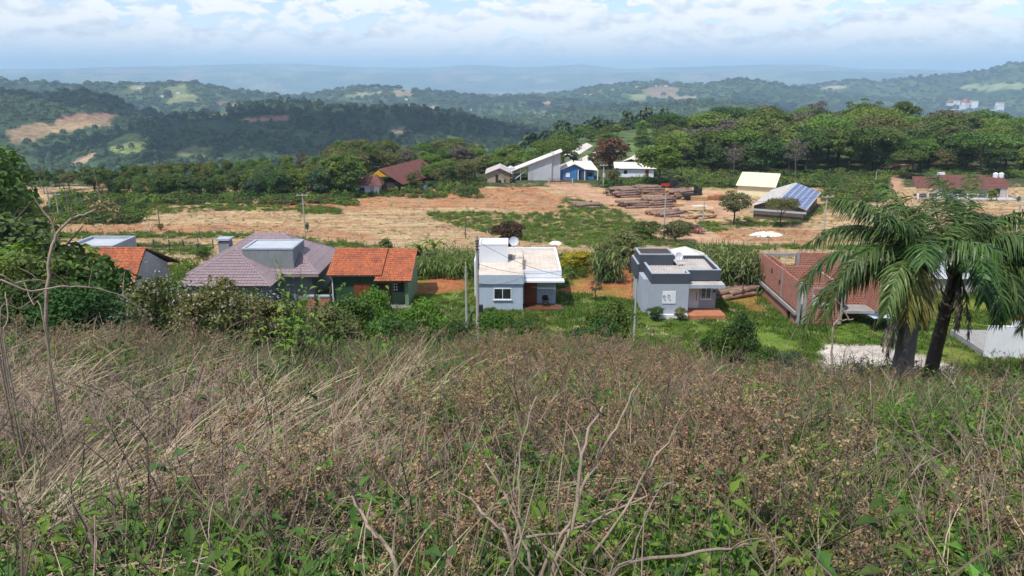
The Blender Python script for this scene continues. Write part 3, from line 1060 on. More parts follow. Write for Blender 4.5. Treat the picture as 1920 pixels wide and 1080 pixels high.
def far_houses():
    """white houses dotted over the far hills, and the town at the right"""
    rng = random.Random(12)
    hm = Acc().box(-6, 6, -5, 5, -4, 4).mesh('wall', M['white'])
    rm = Acc().prism([(-6.5, 4.05), (6.5, 4.05), (0, 7.5)], -5.6, 5.6, 'y').mesh('roof', M['tile'])
    rm2 = Acc().box(-6.3, 6.3, -5.3, 5.3, 4.05, 4.6).mesh('roof', M['fibre_white'])

    def house(px, r, sx, sz, red, label, group):
        az = px2az(px); x, y = r * math.sin(az), r * math.cos(az)
        z = float(Z(np.array([x]), np.array([y]))[0])
        t = thing('distant_house', label, 'house', (x, y, z + 2 + 9 * (sz > 2)), rng.uniform(-0.4, 0.4), group)
        link(hm, 'wall', t, scale=(sx, sx, sz)); link(rm if red else rm2, 'roof', t, scale=(sx, sx, sz))
    for px, r in ((258, 3150), (300, 3000), (330, 3020), (455, 3200), (650, 3350), (725, 3400), (760, 3300), (880, 3100), (1000, 4100), (1098, 4200), (1108, 4150), (1150, 4250), (1162, 4200), (1195, 4300), (1210, 4350), (1232, 4280), (1250, 4300), (1480, 4800), (1545, 5000), (1560, 5050), (1290, 4100), (1072, 4000)):
        house(px, r, rng.uniform(0.8, 1.4), 1.0, rng.random() < 0.3, 'tiny white house on the wooded hills far across the valley', 'far hillside houses')
    for k in range(22):
        px = rng.uniform(1780, 1895); rr = np.arange(2000.0, 5600.0, 10.0); az = px2az(px)
        zz = Z(rr * math.sin(az), rr * math.cos(az)); pv = proj(rr * math.sin(az), rr * math.cos(az), zz)[1]
        pv = np.minimum.accumulate(pv); r0 = float(rr[min(len(rr) - 1, int(np.argmax(pv < rng.uniform(197, 212))))])
        house(px, r0, rng.uniform(1.0, 2.6), rng.choice((1, 1.5, 2.5, 4)), rng.random() < 0.4, 'pale building in the small town beyond the right wood', 'buildings of the distant town')


far_houses()

# ================================================================== houses
def roof_face(acc, p0, p1, p2, p3, pitch=0.22, amp=0.035, rows=0.36, step=0.02, prof='barrel'):
    """a tiled slope: p0-p1 along the eave, p3-p2 along the ridge (may be shorter, or one point)"""
    p0, p1, p2, p3 = [np.array(p, float) for p in (p0, p1, p2, p3)]
    U = p1 - p0; W0 = np.linalg.norm(U); U /= W0
    N = np.cross(U, (p3 + p2) / 2 - p0); N /= np.linalg.norm(N)
    if N[2] < 0: N = -N
    Wd = np.cross(N, U)
    if np.dot(Wd, (p3 + p2) / 2 - p0) < 0: Wd = -Wd
    s3 = np.dot(p3 - p0, U); s2 = np.dot(p2 - p0, U); H = np.dot((p3 + p2) / 2 - p0, Wd)
    k = 4 if prof == 'barrel' else 6
    lo, hi = min(0, s3), max(W0, s2)
    s = np.arange(lo, hi + pitch / k, pitch / k)
    nr = max(1, int(round(H / rows)))
    t = np.repeat(np.linspace(0, 1, nr + 1), 2)[1:-1]
    if prof == 'barrel':
        hgt = amp * np.abs(np.sin(np.pi * s / pitch))
    else:
        hgt = amp * ((np.arange(len(s)) % k) == 0)
    S, T = np.meshgrid(s, t)
    sl = T * s3; sr = W0 + (s2 - W0) * T
    S = np.clip(S, sl, sr)
    lift = np.tile([step, 0.0], nr)[:len(t)]          # every row overlaps the one below
    Hh = np.broadcast_to(hgt, S.shape) + lift[:, None]
    V = p0 + S[..., None] * U + (T * H)[..., None] * Wd + Hh[..., None] * N
    ny, nx = S.shape
    i = np.arange(ny - 1)[:, None] * nx; j = np.arange(nx - 1)[None, :]
    f = np.stack([i + j, i + j + 1, i + nx + j + 1, i + nx + j], -1).reshape(-1, 4)
    acc.add(V.reshape(-1, 3), f)


def ridge_tiles(acc, a, b, r=0.11):
    a, b = np.array(a, float), np.array(b, float)
    n = max(2, int(np.linalg.norm(b - a) / 0.4))
    pts = [a + (b - a) * k / n for k in range(n + 1)]
    for k in range(n):
        acc.tube([pts[k], pts[k + 1]], [r, r * 0.86], 7)


def window(parent, x0, x1, z0, z1, y, frame='white', bars=1, sill=True, glass='glass', slats=0, fw=0.06, axis='y', sgn=-1):
    """a window set in a wall plane: frame, panes and sill; axis says which way the wall faces"""
    w = Acc()
    def b(a, u0, u1, d0, d1, v0, v1):
        if axis == 'y': a.box(u0, u1, min(d0, d1), max(d0, d1), v0, v1)
        else: a.box(min(d0, d1), max(d0, d1), u0, u1, v0, v1)
    f0, f1 = y, y + sgn * 0.05
    b(w, x0, x1, f0, f1, z0, z0 + fw); b(w, x0, x1, f0, f1, z1 - fw, z1)
    b(w, x0, x0 + fw, f0, f1, z0 + fw, z1 - fw); b(w, x1 - fw, x1, f0, f1, z0 + fw, z1 - fw)
    for k in range(1, bars + 1):
        xm = x0 + (x1 - x0) * k / (bars + 1)
        b(w, xm - fw * 0.4, xm + fw * 0.4, f0, f1, z0 + fw, z1 - fw)
    wo_ = w.build('window', M[frame], parent)
    xs = [x0 + (x1 - x0) * k / (bars + 1) for k in range(bars + 2)]
    for k in range(bars + 1):
        g = Acc(); b(g, xs[k] + fw * 0.5, xs[k + 1] - fw * 0.5, y + sgn * 0.004, y + sgn * 0.018, z0 + fw * 0.9, z1 - fw * 0.9)
        g.build('pane', M[glass], wo_)
    if slats:
        for k in range(slats):
            z = z0 + fw + (z1 - z0 - 2 * fw) * (k + 0.5) / slats
            g = Acc(); b(g, x0 + fw, x1 - fw, y + sgn * 0.02, y + sgn * 0.035, z - 0.025, z + 0.015)
            g.build('slat', M['lightgrey'], wo_)
    if sill:
        s_ = Acc(); b(s_, x0 - 0.06, x1 + 0.06, y, y + sgn * 0.12, z0 - 0.07, z0 - 0.002)
        s_.build('sill', M[frame], wo_)
    return wo_


def door(parent, x0, x1, z0, z1, y, m, handle='chrome', sgn=-1):
    d = Acc().box(x0, x1, min(y, y + sgn * 0.06), max(y, y + sgn * 0.06), z0, z1).build('door', M[m], parent)
    fr = Acc()
    fr.box(x0 - 0.07, x0 - 0.003, min(y, y + sgn * 0.09), max(y, y + sgn * 0.09), z0, z1 + 0.07)
    fr.box(x1 + 0.003, x1 + 0.07, min(y, y + sgn * 0.09), max(y, y + sgn * 0.09), z0, z1 + 0.07)
    fr.box(x0 - 0.003, x1 + 0.003, min(y, y + sgn * 0.09), max(y, y + sgn * 0.09), z1 + 0.003, z1 + 0.07)
    fr.build('door_frame', M[m], d)
    h = Acc().tube([(x1 - 0.14, y + sgn * 0.11, z0 + 0.7), (x1 - 0.14, y + sgn * 0.11, z0 + 1.4)], 0.022, 6)
    h.build('handle', M[handle], d)
    return d


def dish(parent, loc, r=0.45, face=(-0.3, -0.9, 0.45)):
    """satellite dish: bowl, feed arm, bracket"""
    f = Vector(face).normalized()
    q = f.to_track_quat('Z', 'Y').to_matrix()
    a = Acc(); V = []; n = 20
    rr = [0, 0.35, 0.7, 1.0]
    for k in rr:
        for j in range(n):
            an = j * 2 * math.pi / n
            V.append(tuple(q @ Vector((r * k * math.cos(an), r * k * math.sin(an), r * 0.28 * k * k)) + Vector(loc)))
    fc = [(i * n + j, i * n + (j + 1) % n, (i + 1) * n + (j + 1) % n, (i + 1) * n + j) for i in range(3) for j in range(n)]
    a.add(V, fc)
    d = a.build('satellite_dish', M['dish'], parent, True)
    l = Vector(loc)
    Acc().tube([l + q @ Vector((0, -r, 0.1)), l + q @ Vector((0, 0, r * 0.9))], 0.015, 5).build('feed_arm', M['steel'], d)
    Acc().tube([l, l - f * 0.12, l + Vector((0, 0.15, -r * 1.5))], 0.03, 6).build('bracket', M['steel'], d)
    return d


def parapet_roof(acc_wall, acc_cap, x0, x1, y0, y1, z0, z1, t=0.15, sides='NSEW', cap=0.05):
    """low walls round a flat roof, with a coping"""
    for sd_, bx in (('S', (x0, x1, y0, y0 + t)), ('N', (x0, x1, y1 - t, y1)), ('W', (x0, x0 + t, y0 + t, y1 - t)), ('E', (x1 - t, x1, y0 + t, y1 - t))):
        if sd_ in sides:
            if acc_wall is not None: acc_wall.box(*bx, z0, z1)
            e = 0.02
            acc_cap.box(bx[0] - e, bx[1] + e, bx[2] - (e if sd_ in 'SN' else -e), bx[3] + (e if sd_ in 'SN' else -e), z1 + 0.002, z1 + cap)


def corrugated(acc, p0, p1, p2, p3, pitch=0.25, amp=0.03):
    """a sheet with waves running up the slope, with a flat underside"""
    p0, p1, p2, p3 = [np.array(p, float) for p in (p0, p1, p2, p3)]
    L = np.linalg.norm(p1 - p0)
    n = max(4, int(L / pitch) * 4)
    u = np.linspace(0, 1, n + 1)[:, None]
    N = np.cross(p1 - p0, p3 - p0); N /= np.linalg.norm(N)
    if N[2] < 0: N = -N
    h = (amp * np.sin(np.linspace(0, n / 4 * 2 * math.pi, n + 1)))[:, None] * N
    a = p0 + (p1 - p0) * u + h; b = p3 + (p2 - p3) * u + h
    V = np.concatenate([a, b, a - N * 0.02, b - N * 0.02])
    i = np.arange(n); m_ = n + 1
    f = np.stack([i, i + 1, m_ + i + 1, m_ + i], -1)
    g = np.stack([2 * m_ + i, 3 * m_ + i, 3 * m_ + i + 1, 2 * m_ + i + 1], -1)
    e = np.stack([i, 2 * m_ + i, 2 * m_ + i + 1, i + 1], -1)
    acc.add(V, np.concatenate([f, g, e]))


# ------------------------------------------------------------------ white house with brown door
def white_house():
    t = thing('white_house', 'white and pale blue flat-roofed house with a brown door and rooftop water tower', 'house', (0, 63.0, -19.55))
    x0, xm, x1 = -2.85, 0.92, 3.8
    # lower walls
    w = Acc()
    w.box(x0, xm, 0, 1.6, -0.6, 2.33)                         # front room
    w.box(x0 - 0.02, x1, 1.604, 10.2, -0.6, 2.75)
    w.build('wall', M['paleblue'], t)
    # fascia bands
    fa = Acc(); cap = Acc()
    fa.box(x0 - 0.12, xm + 0.08, -0.15, 1.2, 2.334, 3.12)
    fa.build('fascia', M['paleblue'], t)
    pa = Acc()
    pa.box(xm + 0.085, x1 + 0.45, 1.15, 1.35, 2.55, 3.22)     # parapet over the porch
    pa.box(x1 + 0.25, x1 + 0.45, 1.354, 10.2, 2.2, 3.22)
    pa.box(x0 + 2.4, x1 + 0.246, 10.0, 10.2, 2.755, 3.22)
    pa.box(x0 - 0.55, x0 - 0.35, 4.5, 10.2, -0.6, 3.22)       # side wall on the left
    pa.box(x0 - 0.346, x0 + 2.39, 9.98, 10.2, 2.755, 3.4)
    pa.box(xm + 0.085, x1 + 0.65, 0.25, 1.146, 2.36, 2.50)    # porch slab
    pa.box(x0 - 0.349, x0 - 0.025, 3.6, 3.85, -0.6, 2.0)
    pa.build('parapet', M['white'], t)
    r = Acc()
    corrugated(r, (x0 + 0.02, 1.25, 3.0), (xm, 1.25, 3.0), (xm, 4.0, 3.45), (x0 + 0.02, 4.0, 3.3), 0.4, 0.012)
    r.slab((x0 - 0.1, -0.1, 3.14), (xm + 0.06, -0.1, 3.14), (xm + 0.06, 1.3, 3.2), (x0 - 0.1, 1.3, 3.2), 0.015)
    corrugated(r, (xm + 0.1, 1.4, 2.85), (x1 + 0.24, 1.4, 2.85), (x1 + 0.24, 9.95, 3.0), (xm + 0.1, 9.95, 3.05), 0.4, 0.012)
    corrugated(r, (x0 + 2.5, 4.02, 3.42), (xm + 0.08, 4.02, 3.42), (xm + 0.08, 9.95, 3.05), (x0 + 2.5, 9.95, 3.0), 0.4, 0.012)
    r.slab((x0, 6.2, 2.95), (x0 + 2.5, 6.2, 2.95), (x0 + 2.5, 9.95, 2.95), (x0, 9.95, 2.95), 0.05)
    r.build('roof', M['beige_roof'], t)
    tw = Acc(); cap = Acc()
    tw.box(x0 - 0.05, x0 + 2.5, 3.5, 6.0, 2.76, 4.85)
    two = tw.build('water_tower', M['white'], t)
    parapet_roof(None, cap, x0 - 0.05, x0 + 2.5, 3.5, 6.0, 2.8, 4.86, 0.13, cap=0.14)
    cap.build('coping', M['white'], two)
    Acc().box(x0 + 2.52, x0 + 2.9, 4.3, 4.9, 3.2, 3.75).build('vent_box', M['concrete'], t)
    Acc().tube([(xm + 0.15, 2.2, 2.8), (xm + 0.15, 2.2, 3.9)], 0.11, 8).build('chimney_pipe', M['concrete'], t)
    dish(t, (x0 + 3.0, 4.6, 5.0), 0.42, (0.1, -1, 0.25))
    window(t, -1.55, -0.05, 0.95, 1.95, 0.0, 'white', 1)
    door(t, xm + 0.22, xm + 1.18, 0.12, 2.2, 1.60, 'wood_red')
    gr = Acc()
    for k in range(6):
        gr.box(2.35 + k * 0.22, 2.45 + k * 0.22, 1.575, 1.60, 0.95, 2.1)
    gr.box(2.3, 3.6, 1.58, 1.60, 0.88, 0.94)
    gr.build('window_shutter', M['lightgrey'], t)
    Acc().box(xm + 0.01, x1 + 0.5, -0.1, 1.60, -0.6, 0.1).build('porch_floor', M['wood_brown'], t)
    p = Acc(); p.tube([(x0 - 0.06, 0.12, 0), (x0 - 0.06, 0.12, 2.3)], 0.04, 6); p.build('downpipe', M['white'], t)
    # chair on the porch
    c = thing('patio_chair', 'dark plastic chair on the porch of the white house', 'chair', (2.9, 63.9, -19.45), 0.2)
    Acc().box(-0.26, 0.26, -0.25, 0.25, 0.38, 0.44).build('seat', M['blacksteel'], c)
    b = Acc(); b.prism([(-0.26, 0.45), (0.26, 0.45), (0.27, 0.8), (0.18, 0.92), (-0.18, 0.92), (-0.27, 0.8)], 0.22, 0.27, 'y'); b.build('backrest', M['blacksteel'], c)
    for sx in (-1, 1):
        for sy in (-1, 1):
            Acc().tube([(sx * 0.27, sy * 0.26, 0), (sx * 0.22, sy * 0.21, 0.38)], 0.025, 5).build('leg', M['blacksteel'], c)
        Acc().box(sx * 0.27 - 0.03, sx * 0.27 + 0.03, -0.22, 0.26, 0.6, 0.64).build('armrest', M['blacksteel'], c)


# ------------------------------------------------------------------ grey house
def grey_house():
    t = thing('grey_house', 'light grey flat-roofed house with slate parapets and a white door', 'house', (11.4, 61.0, -19.3))
    w = Acc()
    w.box(0, 3.1, 0, 1.5, -0.6, 2.6)
    w.box(-0.4, 5.75, 1.504, 6.6, -0.6, 2.6)
    w.box(-0.4, -0.004, 3.9, 7.8, -0.6, 2.6) if False else None
    w.build('wall', M['lightgrey'], t)
    pa = Acc(); cap = Acc()
    pa.box(0, 3.1, 0, 0.15, 2.604, 3.45)
    pa.box(0, 0.15, 0.154, 3.9, 2.604, 3.45)
    pa.box(2.95, 3.1, 0.154, 1.2, 2.604, 3.45)
    pa.box(3.104, 5.95, 1.2, 1.35, 2.6, 3.45)
    pa.box(5.8, 5.95, 1.354, 6.6, 2.4, 3.45)
    pa.box(2.6, 5.796, 6.45, 6.6, 2.604, 3.45)
    pa.box(-0.55, -0.405, 3.9, 7.2, 1.9, 3.3)
    for (a, b, c, d) in ((0, 3.1, 0, 0.15), (0, 0.15, 0.154, 3.9), (2.95, 3.1, 0.154, 1.2), (3.104, 5.95, 1.2, 1.35), (5.8, 5.95, 1.354, 6.6), (2.6, 5.796, 6.45, 6.6)):
        cap.box(a - 0.02, b + 0.02, c - 0.02, d + 0.001, 3.452, 3.51)
    cap.box(-0.57, -0.40, 3.9, 7.2, 3.302, 3.36)
    po_ = pa.build('parapet', M['slate'], t); cap.build('coping', M['capgrey'], po_)
    tw = Acc().box(-0.4, 2.55, 3.95, 6.4, 2.604, 4.12).build('water_tower', M['slate'], t)
    lip = Acc(); parapet_roof(None, lip, -0.4, 2.55, 3.95, 6.4, 0, 4.12, 0.12, cap=0.09); lip.build('coping', M['capgrey'], tw)
    Acc().box(-0.27, 2.42, 4.08, 6.27, 4.122, 4.14).build('tower_lid', M['wood_dark'], tw)
    Acc().box(-0.398, -0.3, 3.93, 3.95, -0.6, 2.6)
    # slate paint carries down over the tower's front wall
    Acc().box(-0.41, 0.0, 3.92, 3.948, 2.0, 2.602).build('band', M['slate'], t)
    r = Acc()
    corrugated(r, (0.16, 0.2, 3.12), (2.94, 0.2, 3.12), (2.94, 3.94, 3.2), (0.16, 3.94, 3.2), 0.22, 0.04)
    corrugated(r, (2.96, 1.38, 3.0), (5.78, 1.38, 3.0), (5.78, 6.44, 3.18), (2.96, 6.44, 3.18), 0.22, 0.04)
    r.build('roof', M['fibre'], t)
    Acc().box(3.11, 6.08, 0.05, 1.196, 2.22, 2.5).build('porch_canopy', M['lightgrey'], t)
    Acc().box(3.11, 6.06, 0.07, 1.19, 2.503, 2.52).build('canopy_top', M['fibre'], t)
    door(t, 3.25, 4.25, 0.12, 2.1, 1.50, 'white', 'blacksteel')
    window(t, 4.45, 5.35, 0.9, 1.95, 1.50, 'white', 1, True, 'glass', 8)
    # the white board on the front wall
    bd = Acc().box(0.95, 2.05, -0.05, -0.002, 0.95, 2.0).build('notice_board', M['white'], t)
    rng = random.Random(4)
    for (ax, az_, s) in ((1.12, 1.42, 1.0), (1.5, 1.45, 1.1)):
        for k in range(9):
            a = k * 0.75
            px_, pz_ = ax + 0.12 * s * math.cos(a) * (0.5 + 0.06 * k), az_ + 0.2 * s * math.sin(a * 0.8)
            Acc().box(px_ - 0.035, px_ + 0.03, -0.062, -0.052, pz_ - 0.03, pz_ + 0.035).build('mark', M['slate'], bd)
    dish(t, (3.0, 4.1, 3.95), 0.36, (0.1, -1, 0.3))
    Acc().box(5.5, 5.7, 1.42, 1.50, 1.5, 1.62).build('wall_lamp', M['blacksteel'], t)
    Acc().box(3.11, 6.1, -0.6, 1.49, -0.5, 0.08).build('porch_floor', M['plank_red'], t)
    Acc().box(0.7, 3.05, -0.35, -0.02, -0.4, 0.06).build('plinth', M['white'], t)
    # hipped rear roof
    h = thing('rear_annex', 'low annex with a pale grey hipped roof behind the grey house', 'annex', (14.1, 68.6, -19.3))
    Acc().box(0.4, 4.4, 0.4, 5.4, -0.5, 2.2).build('wall', M['lightgrey'], h)
    rr = Acc(); A = (0, 0, 2.15), (4.8, 0, 2.15), (4.8, 5.8, 2.15), (0, 5.8, 2.15); top = (2.2, 2.6, 3.5)
    for i in range(4):
        p, q = A[i], A[(i + 1) % 4]
        roof_face(rr, p, q, top, top, 0.3, 0.02, 0.8, 0.01)
    rr.build('roof', M['fibre_white'], h)


# ------------------------------------------------------------------ green house, orange tiles
def green_house():
    t = thing('green_house', 'small dark green house under bright orange clay tiles', 'house', (-15.9, 64.0, -19.5))
    w = Acc(); w.box(0.5, 4.3, 0.45, 7.6, -0.6, 2.78); w.build('wall', M['green'], t)
    g = Acc()
    for x in (0.5, 4.1):
        g.prism([(0.45, 2.784), (7.6, 2.784), (4.05, 3.9)], x, x + 0.2, 'x')
    g.build('gable', M['green'], t)
    w2 = Acc(); w2.box(4.304, 7.0, 1.1, 6.4, -0.6, 2.62); w2.box(6.7, 7.0, -0.1, 1.096, -0.6, 2.4); w2.build('porch_wall', M['ltgreen'], t)
    g2 = Acc(); g2.prism([(1.1, 2.624), (6.4, 2.624), (4.3, 3.75)], 6.8, 7.0, 'x'); g2.build('porch_gable', M['ltgreen'], t)
    r = Acc()
    roof_face(r, (0, 0, 2.72), (4.72, 0, 2.72), (4.72, 4.1, 4.12), (0, 4.1, 4.12), 0.2, 0.045, 0.34, 0.03)
    roof_face(r, (4.72, 8.2, 2.72), (0, 8.2, 2.72), (0, 4.1, 4.12), (4.72, 4.1, 4.12), 0.2, 0.045, 0.34, 0.03)
    ridge_tiles(r, (-0.02, 4.1, 4.14), (4.74, 4.1, 4.14))
    ro = r.build('roof', M['tile'], t)
    fb = Acc(); fb.slab((0, 0, 2.70), (4.72, 0, 2.70), (4.72, 4.1, 4.09), (0, 4.1, 4.09), 0.07); fb.slab((0, 4.104, 4.09), (4.72, 4.104, 4.09), (4.72, 8.2, 2.70), (0, 8.2, 2.70), 0.07)
    fb.build('roof_boards', M['wood_dark'], ro)
    r = Acc()
    roof_face(r, (4.15, -0.65, 2.40), (7.35, -0.65, 2.40), (7.35, 4.3, 4.02), (4.74, 4.3, 4.02), 0.2, 0.045, 0.34, 0.03)
    roof_face(r, (7.35, 7.4, 2.85), (4.74, 7.4, 2.85), (4.74, 4.3, 4.02), (7.35, 4.3, 4.02), 0.2, 0.045, 0.34, 0.03)
    ridge_tiles(r, (4.74, 4.3, 4.04), (7.36, 4.3, 4.04))
    ro = r.build('porch_roof', M['tile'], t)
    fb = Acc(); fb.slab((4.17, -0.63, 2.38), (7.33, -0.63, 2.38), (7.33, 4.3, 3.99), (4.76, 4.3, 3.99), 0.07); fb.slab((4.76, 4.304, 3.99), (7.33, 4.304, 3.99), (7.33, 7.38, 2.82), (4.76, 7.38, 2.82), 0.07)
    fb.build('porch_roof_boards', M['wood_dark'], ro)
    dd = Acc().box(2.2, 3.7, 0.40, 0.448, 0.75, 1.95).build('window', M['wood_brown'], t)
    for k in range(2):
        s_ = Acc(); s_.box(2.24 + k * 0.74, 2.94 + k * 0.72, 0.37, 0.398, 0.8, 1.9); s_.build('shutter', M['wood_red'], dd)
    door(t, 4.5, 5.3, 0.05, 2.05, 1.1, 'wood_brown')
    window(t, 5.55, 6.4, 1.05, 1.85, 1.1, 'wood_dark', 1)
    for i in range(3):
        for j in range(2):
            Acc().box(5.58 + j * 0.2, 5.70 + j * 0.2, 1.02, 1.048, 1.12 + i * 0.25, 1.28 + i * 0.25).build('pane', M['white'], t)
    Acc().box(4.31, 7.2, -0.5, 1.096, -0.5, 0.02).build('porch_floor', M['concrete'], t)
    Acc().tube([(0.42, 0.3, 0.0), (0.42, 0.3, 2.2), (0.3, 0.1, 2.65)], 0.05, 6).build('downpipe', M['white'], t)
    b = thing('water_barrel', 'teal plastic barrel beside the door of the green house', 'barrel', (-11.3, 63.6, -19.5))
    Acc().tube([(0, 0, 0), (0, 0, 0.12), (0, 0, 0.75), (0, 0, 0.85)], [0.3, 0.34, 0.34, 0.3], 14).build('body', M['tealpaint'], b)
    Acc().tube([(0, 0, 0.852), (0, 0, 0.9)], 0.32, 14).build('lid', M['tealpaint'], b)


# ------------------------------------------------------------------ plum-roofed house
def plum_house():
    ox, oy = -28.6, 63.0
    t = thing('plum_roofed_house', 'large house with plum hipped tile roof, grey chimney and rendered tower', 'house', (ox, oy, -19.6))
    w = Acc(); w.box(0.9, 10.9, 3.2, 11.2, -0.6, 2.7); w.box(1.0, 7.7, 0.2, 3.196, -0.6, 2.3); w.build('wall', M['render_grey'], t)
    r = Acc()
    E = 2.55
    # main hip: eaves rectangle, ridge across
    a, b, c, d = (0.1, 2.4, E), (11.7, 2.4, E), (11.7, 12.0, E), (0.1, 12.0, E)
    q1, q2 = (4.6, 7.8, 5.1), (7.4, 7.8, 5.1)
    roof_face(r, a, b, q2, q1, 0.28, 0.035, 0.38, 0.03)
    roof_face(r, b, c, q2, q2, 0.55, 0.05, 0.9, 0.02, 'seam')
    roof_face(r, c, d, q1, q2, 0.28, 0.035, 0.38, 0.03)
    roof_face(r, d, a, q1, q1, 0.55, 0.02, 0.9, 0.01, 'seam')
    # front wing
    f0, f1 = (0.2, -0.6, 2.3), (8.4, -0.6, 2.3)
    apex, back = (4.1, 4.0, 4.55), (4.1, 7.6, 4.55)
    roof_face(r, f0, f1, apex, apex, 0.28, 0.05, 0.36, 0.05)
    roof_face(r, f1, (8.4, 6.0, 2.3), back, apex, 0.6, 0.05, 1.2, 0.02, 'seam')
    roof_face(r, (0.2, 6.0, 2.3), f0, apex, back, 0.6, 0.03, 1.2, 0.02, 'seam')
    for p, q in ((a, q1), (b, q2), (q1, q2), (f0, apex), (f1, apex)):
        ridge_tiles(r, p, q, 0.10)
    ro = r.build('roof', M['plum'], t)
    fb = Acc()
    fb.box(0.1, 11.7, 2.36, 2.398, E - 0.2, E - 0.01); fb.box(11.66, 11.72, 2.4, 12, E - 0.2, E - 0.01)
    fb.build('fascia', M['plum'], ro)
    tw = Acc().box(4.95, 9.4, 3.1, 6.9, -0.6, 4.62).build('water_tower', M['render_grey'], t)
    cp_ = Acc(); parapet_roof(None, cp_, 4.93, 9.42, 3.08, 6.92, 0, 4.622, 0.2, cap=0.13); cp_.build('coping', M['capgrey'], tw)
    Acc().box(5.13, 9.22, 3.28, 6.72, 4.624, 4.66).build('tower_roof', M['steel'], tw)
    w2 = Acc(); w2.box(9.404, 10.8, 4.6, 7.0, -0.6, 2.9); w2.build('side_wall', M['render_grey'], t)
    hood = Acc(); hood.slab((9.45, 4.2, 2.95), (10.9, 4.2, 2.75), (10.9, 5.6, 3.1), (9.45, 5.6, 3.3), 0.1); hood.build('hood', M['plum'], t)
    Acc().box(9.75, 10.05, 4.55, 4.598, 1.0, 2.3).build('window', M['glass'], t)
    ch = Acc().box(1.55, 2.55, 6.6, 7.6, 1.5, 4.55).build('chimney', M['render_grey'], t)
    Acc().box(1.62, 2.48, 6.67, 7.53, 4.552, 4.68).build('smoke_gap_shade', M['blacksteel'], ch)  # solid black block stands for the shade under the cap
    Acc().box(1.42, 2.68, 6.47, 7.73, 4.682, 4.86).build('chimney_cap', M['capgrey'], ch)


# ------------------------------------------------------------------ left edge
def left_houses():
    t = thing('tile_roofed_house', 'house with orange tile gable roof and grey side wall behind dark leafy tree', 'house', (-38.2, 61.4, -19.6))
    w = Acc(); w.box(0.6, 6.3, 0.8, 8.2, -0.6, 2.6); w.prism([(0.8, 2.604), (8.2, 2.604), (4.5, 4.55)], 6.1, 6.3, 'x'); w.build('wall', M['palegrey'], t)
    r = Acc()
    roof_face(r, (0, 0, 2.5), (6.95, 0, 2.5), (6.2, 4.6, 4.75), (0, 4.6, 4.75), 0.24, 0.05, 0.36, 0.03)
    roof_face(r, (6.95, 9.2, 2.5), (0, 9.2, 2.5), (0, 4.6, 4.75), (6.2, 4.6, 4.75), 0.24, 0.05, 0.36, 0.03)
    ridge_tiles(r, (0, 4.6, 4.78), (6.25, 4.6, 4.78))
    ro = r.build('roof', M['tile'], t)
    fb = Acc(); fb.slab((0, 0, 2.47), (6.93, 0, 2.47), (6.2, 4.6, 4.71), (0, 4.6, 4.71), 0.08); fb.slab((0, 4.604, 4.71), (6.2, 4.604, 4.71), (6.93, 9.2, 2.47), (0, 9.2, 2.47), 0.08)
    fb.build('roof_boards', M['wood_dark'], ro)
    t = thing('grey_block_house', 'pale grey flat-roofed block with a satellite dish behind orange tile roof', 'house', (-42.0, 71.2, -19.8))
    Acc().box(0, 4.4, 0, 4.6, -0.6, 3.75).build('wall', M['palegrey'], t)
    c = Acc(); parapet_roof(None, c, 0, 4.4, 0, 4.6, 0, 3.752, 0.22, cap=0.3); c.build('parapet', M['capgrey'], t)
    Acc().box(0.22, 4.18, 0.22, 4.38, 3.755, 3.8).build('roof', M['steel'], t)
    dish(t, (3.9, -0.35, 3.5), 0.62, (0.5, -1, 0.3))


